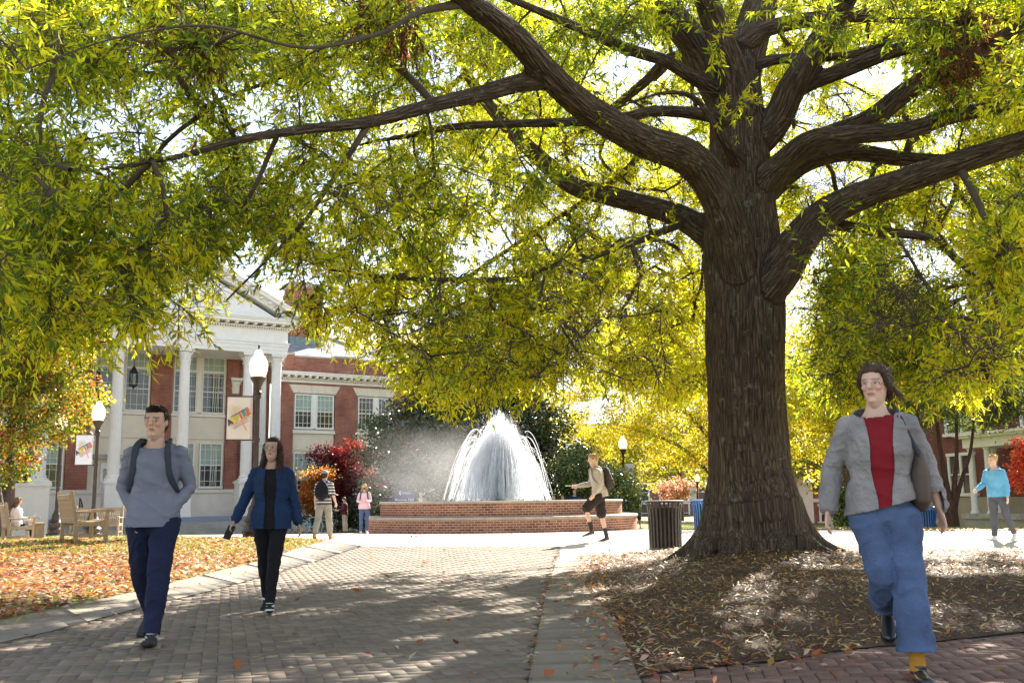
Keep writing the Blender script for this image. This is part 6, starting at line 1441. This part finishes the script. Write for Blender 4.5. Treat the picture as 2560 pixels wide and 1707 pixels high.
            paint(inh & (((np.abs(q[:, 0])-0.045)/0.03)**2+((q[:, 2]+0.02)/0.03)**2 < 1) & fr, sk*np.array([1.1, 0.8, 0.75]), 0.35)
        return c
    body = finish('body', V, F, vox*0.75 if detail else vox, root, M['skin'], 2, colf=colf)
    H = lambda *q: Hc+HR@v3(*q)*hs
    # --- hair
    V, F = [], []; hm = fabric('hair_tone', haircol, 0.55, 0.9, 60, 0.35)
    if hair:
        blob(V, F, H(0, 0.022, 0.040), (0.084*hs, 0.098*hs, 0.088*hs), HR); blob(V, F, H(0, -0.02, 0.088), (0.066*hs, 0.072*hs, 0.040*hs), HR)
        if hair == 'short': blob(V, F, H(0, 0.04, -0.01), (0.074*hs, 0.072*hs, 0.07*hs), HR); blob(V, F, H(0.015, -0.062, 0.104), (0.050*hs, 0.030*hs, 0.022*hs), HR)
        if hair == 'fluffy':
            for _ in range(16): a = rng.uniform(0, 6.28); blob(V, F, H(0.066*math.cos(a), 0.02+0.07*math.sin(a), rng.uniform(0.05, 0.12)), (0.032*hs,)*3)
        if hair in ('long', 'wavy'):
            for q in (-1, 1):
                ell_loft(V, F, [H(q*0.070, 0.0, 0.05), H(q*0.086, 0.01, -0.04), H(q*0.092, 0.0, -0.13), H(q*0.105, -0.03, -0.22), H(q*0.115, -0.05, -0.32 if hair == 'long' else -0.26)], [(0.03*hs, 0.05*hs), (0.028*hs, 0.055*hs), (0.03*hs, 0.05*hs), (0.032*hs, 0.04*hs), (0.015*hs, 0.02*hs)])
            ell_loft(V, F, [H(0, 0.07, 0.05), H(0, 0.09, -0.05), H(0, 0.095, -0.16), H(0, 0.10, -0.27)], [(0.07*hs, 0.045*hs), (0.085*hs, 0.04*hs), (0.09*hs, 0.035*hs), (0.06*hs, 0.02*hs)])
        if hair == 'bun':
            blob(V, F, H(0.02, 0.12, 0.05), (0.05*hs,)*3)
            for q in (-1, 1): ell_loft(V, F, [H(q*0.060, -0.040, 0.085), H(q*0.078, -0.020, 0.03), H(q*0.078, 0.03, -0.03), H(q*0.05, 0.08, -0.05)], [(0.018*hs, 0.03*hs)]*4)
            ell_loft(V, F, [H(0.07, 0.05, 0.0), H(0.11, 0.06, -0.05), H(0.15, 0.05, -0.08)], [0.02*hs, 0.014*hs, 0.006*hs])
        ho = finish('hair', V, F, vox*0.8, root, hm, 2, wr=0.003*hs, wdir=(3, 3, 0.8), seed=int(abs(x)*10))
        if detail:                                # loose strands lying on the hair
            me = ho.data; nv = len(me.vertices); co = np.empty(nv*3); me.vertices.foreach_get('co', co); co = co.reshape(-1, 3); no = np.empty(nv*3); me.vertices.foreach_get('normal', no); no = no.reshape(-1, 3)
            q = (co-Hc)@HR/hs; ok = np.nonzero((q[:, 1] > -0.075) | (q[:, 2] > 0.075))[0]; ii = rng.choice(ok, min(1500, len(ok)), replace=True); Pn = co[ii]; Nn = no[ii]
            dn = np.tile(HR@v3(0, 0.45, -1.0), (len(ii), 1)) if hair != 'fluffy' else rng.normal(0, 1, (len(ii), 3)); top_ = q[ii, 2] > 0.07; dn[top_] = np.tile(HR@v3(0.25, -0.9 if hair == 'short' else 0.9, 0.1), (top_.sum(), 1))
            dn = dn+rng.normal(0, 0.22, dn.shape); dn = dn-Nn*(dn*Nn).sum(1)[:, None]*0.9; dn /= np.linalg.norm(dn, axis=1, keepdims=True); dn = dn+Nn*rng.uniform(0.02, 0.25, (len(ii), 1)); dn /= np.linalg.norm(dn, axis=1, keepdims=True)
            LL = rng.uniform(0.02, 0.045, len(ii)) if hair in ('short', 'fluffy') else rng.uniform(0.04, 0.09, len(ii)); V9, F9 = kites(Pn, dn, Nn, LL*hs, 0.0035, 0.1, 0.05)
            np_mesh('hair_strands', V9, F9, hm, root)
    if hat:
        hb = MB(); M4 = Matrix.Translation(Vector(H(0, 0.012, 0.06))) @ Matrix(HR.tolist()).to_4x4(); V2, F2 = [], []
        blob(V2, F2, H(0, 0.012, 0.062), (0.094*hs, 0.108*hs, 0.078*hs), HR); ell_loft(V2, F2, [H(0, -0.06, 0.060), H(0, -0.15, 0.045)], [(0.075*hs, 0.014*hs), (0.055*hs, 0.008*hs)], ref=tuple(HR@v3(0, 0, 1)))
        finish('cap', V2, F2, vox*0.8, root, hat, 1)
    if mask:
        V2, F2 = [], []; blob(V2, F2, H(0, -0.062, -0.045), (0.052*hs, 0.050*hs, 0.048*hs), HR); finish('face_mask', V2, F2, vox*0.7, root, M['black'], 1)
    if glasses:
        b = MB()
        for q in (-1, 1): P = [tuple(H(q*0.034+0.024*math.cos(t), -0.104, 0.010+0.019*math.sin(t))) for t in np.linspace(0, 6.283, 15)]; b.tube(P, 0.0022, 5, cap=False); b.tube([tuple(H(q*0.058, -0.100, 0.013)), tuple(H(q*0.078, -0.01, 0.012))], 0.002, 5)
        b.tube([tuple(H(-0.01, -0.106, 0.012)), tuple(H(0.01, -0.106, 0.012))], 0.0022, 5); b.build('glasses', M['rimgrey'], root)
    # --- clothes
    g = 0.020*topfit
    if topmat:
        V, F = [], []; torso(V, F, g, hipg=0.016 if not hem else 0.004, lowz=-0.20-toplen, d=1.04); sf = (sleevefit if sleevefit is not None else topfit*0.75)*0.013
        for k in (0, 1): arm(V, F, k, sf, sleeve, sf*1.3)
        ell_loft(V, F, [shc-up*0.02*s, shc+up*0.06*s, nk+up*0.04*s], [(0.115*s, 0.088*s), (0.078*s, 0.074*s), (0.066*s, 0.068*s)], n=20)
        cl = [(nk-up*0.012*s, v3(0, -0.42, 1.0)/1.085, 0.135*s), (pel-up*(0.075+toplen)*s, -up+v3(hem, 0, 0), 0.34*s)]
        for k in (0, 1):
            if False: dw = J['wr', k]-J['el', k]; dw /= np.linalg.norm(dw); cl.append((J['wr', k]-dw*0.004, dw, 0.09*s))
        fr = None
        if front:
            fm_, fn_, fw0, fw1 = front; zt, zb_ = nk[2], pel[2]-0.1*s
            hwf = lambda q: (fw0+(fw1-fw0)*np.clip((zt-q[:, 2])/(zt-zb_), 0, 1)+0.006*np.sin(q[:, 2]*17))*s
            fr = (lambda fc: (np.abs(fc[:, 0]-pel[0]) < hwf(fc)) & (fc[:, 1] < pel[1]-0.02*s-(fc[:, 2]-pel[2])*math.sin(lean)) & (fc[:, 2] < zt+0.03), fn_, fm_)
        finish(top or 'sweater', V, F, vox, root, topmat, 3, wr=0.0055*s, wdir=(0.6, 0.6, 1.5), seed=3, clip=cl, front=fr, fedge=(pel[0], hwf) if front else None)
    if collar:
        b = MB(); pts = [tuple(nk-up*0.028*s+v3(0.070*s*math.sin(t), -0.012*s-0.072*s*math.cos(t), 0.012*s-0.022*s*math.cos(t)-(0.035*s*max(0, math.cos(t))**3))) for t in np.linspace(0, 6.283, 25)]; b.tube(pts, 0.010*s, 8, cap=False); b.build('collar', collar, root, smooth=True)
    if inner:                                        # open front panel of another colour
        V, F = [], []; f = RT@v3(0, -1, 0); ell_loft(V, F, [pel+up*(-0.02)*s+f*0.088*s, pel+up*0.15*s+f*0.082*s, ch+f*0.092*s, shc+up*0.0*s+f*0.072*s, nk-up*0.015*s+f*0.028*s], [(0.055*s, 0.045*s), (0.06*s, 0.045*s), (0.06*s, 0.045*s), (0.06*s, 0.04*s), (0.05*s, 0.04*s)], ref=tuple(f))
        finish('shirt', V, F, vox, root, inner, 2, wr=0.003)
    if scarf:
        V, F = [], []; f = RT@v3(0, -1, 0)
        ell_loft(V, F, [nk-up*0.02*s+f*0.06*s, shc+f*0.105*s-up*0.03*s, ch+f*0.140*s, pel+up*0.12*s+f*0.128*s+RT@v3(0.03, 0, 0)*s, pel+up*0.0*s+f*0.14*s+RT@v3(0.05, 0, 0)*s], [(0.05*s, 0.03*s), (0.042*s, 0.022*s), (0.040*s, 0.016*s), (0.034*s, 0.014*s), (0.040*s, 0.014*s)], ref=tuple(f)); finish('scarf', V, F, vox*0.8, root, scarf, 1, wr=0.004)
    if botmat and not half:
        V, F = [], []; gl = 0.014*max(legfit, 0.45); cuff2 = min(cuff, 0.97)
        ell_loft(V, F, [pel+up*0.06*s, pel-v3(0, 0, 0.04*s), pel-v3(0, 0, 0.10*s)], [(0.146*s, 0.096*s), (0.162*s, 0.106*s), (0.13*s, 0.10*s)], n=22)
        for k in (0, 1):
            if bottom == 'shorts': leg(V, F, k, gl*1.6, 0.6, 0.035)
            elif bottom == 'wide': leg(V, F, k, gl, 1.0, gl+0.02, 0.011)
            else: leg(V, F, k, gl, 1.0, gl*1.1)
        finish('trousers' if bottom != 'shorts' else 'shorts', V, F, vox, root, botmat, 2, wr=0.006*s, wdir=(0.8, 0.8, 1.8), seed=5, clip=[] if bottom == 'shorts' else [(J['ankle', k]*cuff2+J['knee', k]*(1-cuff2)+v3(0, 0, 0.0), (J['ankle', k]-J['knee', k])/np.linalg.norm(J['ankle', k]-J['knee', k]), 0.20*s) for k in (0, 1)])
    if not half:
        for k in (0, 1):
            an, to = J['ankle', k], J['toe', k]; d = to-an; dh = d/np.linalg.norm(d); V, F = [], []; fl = v3(0, 0, -0.050)*s
            ell_loft(V, F, [an+v3(0, 0.035, 0)*s+fl, an+dh*0.06*s+fl*1.02, an+dh*0.14*s+fl*1.05, an+dh*0.205*s+fl*0.95], [(0.036*s, 0.036*s), (0.040*s, 0.034*s), (0.046*s, 0.028*s), (0.036*s, 0.022*s)], ref=(0, 0, 1))
            ell_loft(V, F, [an+v3(0, 0.006, -0.055)*s, an+v3(0, 0.0, 0.012)*s], [0.043*s, 0.044*s])
            sh_ = finish('shoe', V, F, vox*0.7, root, shoecol or M['black'], 1)
            b = MB(); c0 = an+v3(0, 0.055, -0.083)*s; c1 = an+dh*0.235*s+v3(0, 0, -0.062)*s; q = np.cross(dh, [0, 0, 1]); q /= np.linalg.norm(q)
            pl_ = [c0-q*0.030*s, c0+q*0.030*s, (c0+c1)/2+q*0.040*s, c0*0.2+c1*0.8+q*0.046*s, c1+q*0.022*s, c1-q*0.022*s, c0*0.2+c1*0.8-q*0.046*s, (c0+c1)/2-q*0.040*s]
            n = len(pl_); tz = 0.016*s; b.add([tuple(p) for p in pl_]+[tuple(p+v3(0, 0, tz)) for p in pl_], [tuple(range(n)), tuple(range(2*n-1, n-1, -1))]+[(i, n+i, n+(i+1) % n, (i+1) % n) for i in range(n)]); b.build('sole', shoe or M['black'], sh_)
            if sock: V, F = [], []; kn = J['knee', k]; ell_loft(V, F, [an+v3(0, 0, -0.02), an+(kn-an)*0.12, an+(kn-an)*(0.36 if bottom in ('wide', 'shorts') else 0.14)], [0.044*s, 0.042*s, (0.052 if bottom in ('wide', 'shorts') else 0.040)*s]); finish('sock', V, F, vox*0.7, root, sock, 1, wr=0.002, wdir=(1, 1, 4))
    if pack:
        pm, sm = pack; bk_ = RT@v3(0, 1, 0); V, F = [], []
        c = pel+up*0.29*s+bk_*0.205*s
        ell_loft(V, F, [c-up*0.19*s, c-up*0.10*s, c+up*0.06*s, c+up*0.19*s], [(0.14*s, 0.08*s), (0.185*s, 0.10*s), (0.18*s, 0.10*s), (0.11*s, 0.07*s)], ref=tuple(-bk_), n=20)
        ell_loft(V, F, [c-up*0.15*s+bk_*0.09*s, c-up*0.02*s+bk_*0.09*s], [(0.11*s, 0.04*s), (0.11*s, 0.035*s)], ref=tuple(-bk_))
        o = finish('backpack', V, F, vox, root, pm, 1, wr=0.004)
        for sg in (-1, 1):
            f = RT@v3(0, -1, 0); r_ = RT@v3(1, 0, 0); gx_ = g*0.8-0.008
            P = [shc+up*0.03*s+bk_*0.11*s+r_*sg*0.080*s, shc+up*(0.048+gx_)*s+r_*sg*0.105*s, shc+up*0.0*s+f*(0.098+gx_)*s+r_*sg*0.118*s, ch+up*0.0*s+f*(0.108+gx_)*s+r_*sg*0.130*s, ch-up*0.09*s+f*(0.085+gx_)*s+r_*sg*0.150*s, pel+up*0.16*s+f*0.02*s+r_*sg*(0.158+gx_)*s, pel+up*0.13*s+bk_*0.10*s+r_*sg*0.14*s]
            P = crom(P, 4); V, F = [], []; ell_loft(V, F, list(P), [(0.024*s, 0.008*s)]*len(P), ref=tuple(f), n=10); b2 = MB(); b2.add(V, F); b2.build('strap', sm, o, smooth=True)
    if props: props(root, J, H, s)
    return root
SK1, SK2, SK3 = (0.56, 0.34, 0.25), (0.50, 0.30, 0.22), (0.62, 0.40, 0.30)
sweat = fabric('grey_blue_knit', (0.165, 0.17, 0.215)); navyj = fabric('dark_navy_jean', (0.014, 0.018, 0.045)); strapm = fabric('charcoal_strap', (0.045, 0.05, 0.065)); packw = fabric('pale_pack_cloth', (0.62, 0.60, 0.56))
denim = fabric('dark_denim', (0.014, 0.032, 0.085)); blackk = fabric('black_knit', (0.010, 0.010, 0.013)); wsole = mk('white_rubber', (0.65, 0.64, 0.62), 0.6); greysh = fabric('dark_grey_shoe', (0.045, 0.04, 0.045))
# 1 the man in the grey sweater, hands in his pockets, looking to his right
X1 = X(385, 7.85); 
person('young man walking in grey blue sweater and dark jeans with backpack, hands in pockets', X1, 7.85, R_(4), 1.84, False, legs=((-0.30, 0.50, 0.03), (0.24, 0.0, -0.02)), lean=0.02, head=(R_(-6), R_(3), 0),
       hdir=(-0.05, 0.12, -1), arms=(((-0.07, 0.06, -0.27), (0.055, -0.045, -0.475)), ((0.08, 0.06, -0.27), (-0.055, -0.045, -0.475))), skin=SK1, topmat=sweat, top='sweater', topfit=1.2, toplen=0.03, sleevefit=0.8, botmat=navyj, bottom='trousers', legfit=1.5,
       shoe=M['black'], shoecol=greysh, sock=M['rimgrey'], hair='short', haircol=(0.035, 0.02, 0.012), vox=0.0085, pack=(packw, strapm))
# 2 the woman in the denim jacket
def phone(root, J, H, s):
    w = J['wr', 0]; d = w-J['el', 0]; d /= np.linalg.norm(d); p = Vector(w+d*0.10)
    b = MB(); b.beam(p-Vector(d)*0.05+Vector((0, -0.02, 0)), p+Vector(d)*0.09+Vector((0, -0.02, 0)), 0.072, 0.009, up=(0.3, 1, 0)); b.build('phone', M['black'], root)
X2 = X(678, 9.9)
person('woman walking in dark blue denim jacket and black leggings holding a phone, long dark hair', X2, 9.9, R_(8), 1.70, True, legs=((-0.20, 0.30, -0.08), (0.26, 0.02, -0.10)), lean=0.0, head=(R_(-12), R_(-3), 0),
       arms=(((-0.11, 0.04, -0.27), (-0.20, -0.07, -0.51)), ((0.07, 0.05, -0.28), (0.13, 0.02, -0.54))), skin=SK2, topmat=denim, top='denim_jacket', topfit=1.5, toplen=0.06, sleevefit=1.4, front=(blackk, 'black_top', 0.06, 0.05), botmat=blackk, bottom='leggings', legfit=0.6,
       shoe=wsole, shoecol=fabric('black_canvas', (0.02, 0.02, 0.025)), sock=mk('white_sock', (0.7, 0.7, 0.7), 0.9), hair='long', haircol=(0.05, 0.028, 0.018), vox=0.0085, glasses=True, props=phone)
# 3 the woman in pale jacket, red scarf and wide jeans at the right
X3 = X(2205, 6.0)
greyj = fabric('speckled_grey_wool', (0.25, 0.235, 0.23), bs=40, bump=0.8, var=0.25); jean = fabric('mid_blue_jean', (0.085, 0.125, 0.235), var=0.28, bs=90); red = fabric('deep_red_cloth', (0.20, 0.012, 0.018)); must = fabric('mustard_sock', (0.42, 0.20, 0.03))
def tote(root, J, H, s):
    V, F = [], []; c = J['sh', 1]+v3(0.06, 0.06, -0.30)*s; ell_loft(V, F, [c-v3(0, 0, 0.16), c, c+v3(0, 0, 0.12)], [(0.06, 0.15), (0.065, 0.16), (0.03, 0.13)]); o = finish('shoulder_bag', V, F, 0.01, root, fabric('brown_bag', (0.10, 0.075, 0.06)), 1)
    sh = J['sh', 1]; b = MB(); b.tube([tuple(c+v3(0, -0.12, 0.1)), tuple(sh+v3(-0.03, -0.07, 0.02)), tuple(sh+v3(-0.05, 0, 0.075)), tuple(sh+v3(-0.03, 0.08, 0.02)), tuple(c+v3(0, 0.12, 0.1))], 0.012, 8); b.build('strap', strapm, o)
person('woman striding at the right in pale grey jacket, red shirt, wide jeans and mustard socks', X3, 6.0, R_(-14), 1.84, True, legs=((0.02, 1.25, -0.20), (0.10, 0.0, 0.03)), lean=0.03, head=(R_(-24), R_(4), 0), twist=R_(-6),
       arms=(((-0.11, 0.07, -0.26), (-0.15, 0.0, -0.50)), ((0.11, 0.09, -0.255), (0.17, 0.12, -0.50))), skin=SK3, topmat=greyj, top='jacket', topfit=2.0, sleevefit=1.7, toplen=-0.05, hem=0.25, front=(red, 'red_shirt', 0.085, 0.035), botmat=jean, bottom='wide', legfit=1.3, cuff=0.82,
       shoe=M['black'], shoecol=mk('black_leather', (0.015, 0.014, 0.018), 0.3, spec=0.6), sock=must, hair='bun', haircol=(0.085, 0.05, 0.03), vox=0.0085, props=tote)
V_LOW = 0.014
def rpaper(root, J, H, s):
    w = J['wr', 0]; MB().box(w[0]-0.11, w[0]+0.11, w[1]-0.28, w[1]-0.04, w[2]+0.0, w[2]+0.012).build('paper', M['signwhite'], root)
# 4 runner with backpack and shorts
tan = fabric('taupe_shirt', (0.42, 0.36, 0.30)); dk = fabric('dark_brown_pack', (0.05, 0.042, 0.035)); oliv = fabric('grey_olive_cloth', (0.30, 0.29, 0.24))
person('fair haired man hurrying left past the fountain in taupe shirt, dark shorts and big backpack', X(1500, 22.6), 22.6, R_(-84), 1.94, False, legs=((-0.10, 0.12, 0.02), (0.80, 1.05, 0.02)), lean=0.16, head=(0, R_(10), 0),
       arms=((0.30, 0.05, 1.15, 0.05), (-0.25, 0.08, 0.9, 0.05)), skin=SK3, topmat=tan, top='shirt', topfit=1.6, toplen=0.02, botmat=fabric('dark_brown_shorts', (0.03, 0.022, 0.02)), bottom='shorts', legfit=1.6, shoecol=fabric('brown_shoe', (0.10, 0.075, 0.06)), shoe=wsole, sock=greysh,
       hair='fluffy', haircol=(0.50, 0.33, 0.14), vox=V_LOW, pack=(dk, oliv), props=rpaper)
# 5 pink hoodie and mask
pk = fabric('pink_fleece', (0.66, 0.44, 0.50)); bj = fabric('blue_jean', (0.07, 0.10, 0.19))
person('woman in pink hoodie and black face mask walking beside the left end of the fountain', X(911, 34.2), 34.2, R_(4), 1.68, True, legs=((0.10, 0.0, 0.02), (-0.15, 0.25, -0.02)), arms=((0.1, 0.26, 1.45, 0.62), (0.1, 0.26, 1.45, 0.62)), skin=SK3, topmat=pk, top='hoodie', topfit=1.8, sleevefit=1.6, toplen=0.02, botmat=bj, legfit=0.8, shoecol=wsole,
       hair='long', haircol=(0.40, 0.27, 0.13), vox=V_LOW, mask=True, collar=pk, pack=(fabric('navy_pack', (0.03, 0.04, 0.09)), fabric('navy_strap', (0.03, 0.04, 0.09))))
# 6 man with cap and backpack walking away
def striped():
    m = mk('striped_shirt', (0.10, 0.10, 0.12), 0.9); N, L = nodes(m); tc = N.new('ShaderNodeTexCoord'); wv = N.new('ShaderNodeTexWave'); wv.wave_type = 'BANDS'; wv.bands_direction = 'Z'; wv.inputs['Scale'].default_value = 4.0
    r = N.new('ShaderNodeValToRGB'); r.color_ramp.elements[0].color = (0.035, 0.035, 0.05, 1); r.color_ramp.elements[1].color = (0.5, 0.5, 0.5, 1); r.color_ramp.elements[0].position = 0.45; r.color_ramp.elements[1].position = 0.7
    L.new(tc.outputs['Object'], wv.inputs[0]); L.new(wv.outputs[0], r.inputs[0]); L.new(r.outputs[0], N['Principled BSDF'].inputs['Base Color']); return m
gp_ = fabric('grey_trousers', (0.27, 0.25, 0.22)); boot = fabric('tan_boot', (0.40, 0.17, 0.06))
person('man in grey cap and striped shirt with black backpack walking away beside the orange dogwood', X(810, 26.8), 26.8, R_(172), 1.84, False, legs=((0.22, 0.0, 0.03), (-0.25, 0.35, 0.03)), arms=((0.25, 0.14, 0.35, 0.05), (-0.15, 0.14, 0.3, 0.05)), skin=SK1, topmat=striped(), top='shirt', sleeve=0.55, topfit=1.5, botmat=gp_, legfit=1.7, cuff=0.93,
       shoecol=boot, shoe=boot, hair='short', haircol=(0.06, 0.04, 0.03), vox=V_LOW, hat=fabric('grey_cap', (0.30, 0.29, 0.28)), pack=(blackk, blackk))
# 7 reader
def paper(root, J, H, s):
    c = (J['wr', 0]+J['wr', 1])/2+v3(0, -0.11, 0.03); MB().box(c[0]-0.15, c[0]+0.15, c[1]-0.12, c[1]+0.10, c[2]-0.004, c[2]+0.004).build('paper', M['signwhite'], root)
person('person in maroon jacket reading a white paper before the dark shrub', X(862, 49.5), 49.5, R_(-65), 1.74, False, legs=((0.0, 0.0, 0.03), (-0.05, 0.08, 0.03)), arms=((0.25, 0.08, 1.2, 0.15), (0.25, 0.08, 1.2, 0.15)), head=(0, R_(28), 0), skin=SK1, topmat=fabric('maroon_cloth', (0.10, 0.02, 0.035)), top='jacket', topfit=1.7, botmat=fabric('khaki_cloth', (0.42, 0.37, 0.30)), legfit=1.2,
       shoecol=greysh, hair='short', haircol=(0.08, 0.04, 0.02), vox=0.018, detail=False, props=paper)
# 8 man behind the fountain, beige shirt
bei = fabric('beige_shirt', (0.66, 0.55, 0.42)); ol = fabric('olive_jacket', (0.14, 0.14, 0.11))
person('man in open olive jacket and beige shirt behind the fountain beside the hall sign', X(1052, 44.6), 44.6, R_(5), 1.76, False, legs=((0.15, 0.0, 0.02), (-0.15, 0.2, 0.02)), skin=SK3, topmat=ol, top='jacket', topfit=1.5, front=(bei, 'beige_shirt', 0.09, 0.10), botmat=gp_, legfit=1.2, shoecol=greysh, hair='short', haircol=(0.36, 0.27, 0.15), vox=0.015)
# 9 navy sweater
person('man in navy sweater standing behind the right part of the fountain', X(1437, 44.4), 44.4, R_(-8), 1.80, False, legs=((0.0, 0.0, 0.04), (-0.04, 0.05, 0.04)), arms=((0.0, 0.2, 0.2, 0.1), (0.0, 0.2, 0.2, 0.1)), head=(R_(20), 0, 0), skin=SK1, topmat=fabric('navy_sweater', (0.02, 0.03, 0.08)), topfit=1.9, botmat=navyj, legfit=1.2, shoecol=greysh, hair='short', haircol=(0.04, 0.025, 0.02), vox=0.015)
# 10-12 three sitting figures whose heads clear the rim
for u, c, hc, lb in ((1300, (0.35, 0.30, 0.26), (0.30, 0.22, 0.15), 'seated figure glimpsed through the falling water behind the fountain rim'), (1384, (0.45, 0.36, 0.33), (0.30, 0.17, 0.09), 'seated figure behind the rim, just right of the water'), (1406, (0.6, 0.55, 0.5), (0.26, 0.15, 0.08), 'seated figure behind the rim beside the man in navy')):
    person(lb, X(u, 44.0), 44.0, R_(10), 1.72, True, z=zgf(X(u, 44.0), 44.0)+0.30, legs=((1.45, 1.45, 0.05), (1.45, 1.45, 0.05)), seat=True, arms=((0.5, 0.1, 0.9, 0.3), (0.5, 0.1, 0.9, 0.3)), skin=SK2, topmat=fabric('seated_top', c), topfit=1.5, botmat=bj, shoecol=greysh, hair='short', haircol=hc, vox=0.02, detail=False)
MB().box(X(1300, 44)-0.6, X(1406, 44)+0.7, 43.95, 44.35, -1.0, zgf(2, 44)+0.62).build('x', M['step'])
bench_w = bpy.data.objects['x']; bench_w.name = 'low_wall'; tag(bench_w, 'low grey wall behind the fountain carrying the seated figures', 'wall')
# 13 red haired person
person('red haired person in black top walking far off between fountain and brown bin', X(1591, 47.5), 47.5, R_(150), 1.62, True, z=zgf(X(1591, 47.5), 47.5), legs=((0.2, 0.0, 0.0), (-0.2, 0.3, 0.0)), skin=SK1, topmat=blackk, top='shirt', sleeve=0.4, topfit=1.0, botmat=fabric('purple_cloth', (0.09, 0.07, 0.16)), bottom='shorts', legfit=1.2, shoecol=wsole, hair='long', haircol=(0.40, 0.14, 0.05), vox=0.018, detail=False)
# 14, 15 the two at the right edge
blu = fabric('sky_blue_cloth', (0.12, 0.36, 0.58))
person('fair haired person in sky blue jacket and grey jeans walking by the porch at right', X(2494, 21.2), 21.2, R_(-62), 1.78, False, legs=((0.05, 0.0, 0.02), (-0.20, 0.30, 0.02)), lean=0.06, arms=((0.4, 0.1, 0.7, 0.1), (-0.2, 0.15, 0.4, 0.0)), skin=SK3, topmat=blu, top='jacket', topfit=1.8, botmat=fabric('grey_jean', (0.085, 0.09, 0.11)), legfit=1.2, shoecol=wsole, shoe=wsole, hair='fluffy', haircol=(0.45, 0.30, 0.14), vox=V_LOW)
# 16 the woman sitting on the left bench
bq = [o for o in bpy.data.objects if o.name.startswith('bench') and o.parent is None and 'woman' in o.get('label', '')][0]
mw = Matrix.Translation(bq.location) @ Matrix.Rotation(bq.rotation_euler[2], 4, 'Z'); q = mw @ Vector((0.20, -0.32, 0.0))
person('woman with long brown hair in white shirt and black leggings reading on the left bench', q.x, q.y, bq.rotation_euler[2]+R_(90), 1.66, True, z=bq.location.z, legs=((1.30, 1.10, 0.02), (1.42, 1.35, 0.05)), seat=0.50, lean=-0.02, head=(0, R_(25), 0), arms=((0.35, 0.1, 1.05, 0.2), (0.35, 0.1, 1.05, 0.2)), skin=SK3, topmat=fabric('white_shirt', (0.72, 0.66, 0.68)), top='shirt', topfit=1.8, botmat=fabric('black_leggings', (0.02, 0.02, 0.024)), legfit=0.8, shoecol=wsole, shoe=wsole,
       hair='wavy', haircol=(0.17, 0.085, 0.05), vox=0.013, props=lambda root, J, H, s: MB().beam(Vector((J['wr',0]+J['wr',1])/2+v3(0,-0.08,0.03)), Vector((J['wr',0]+J['wr',1])/2+v3(0,-0.14,0.16)), 0.09, 0.01).build('phone', M['rimgrey'], root))
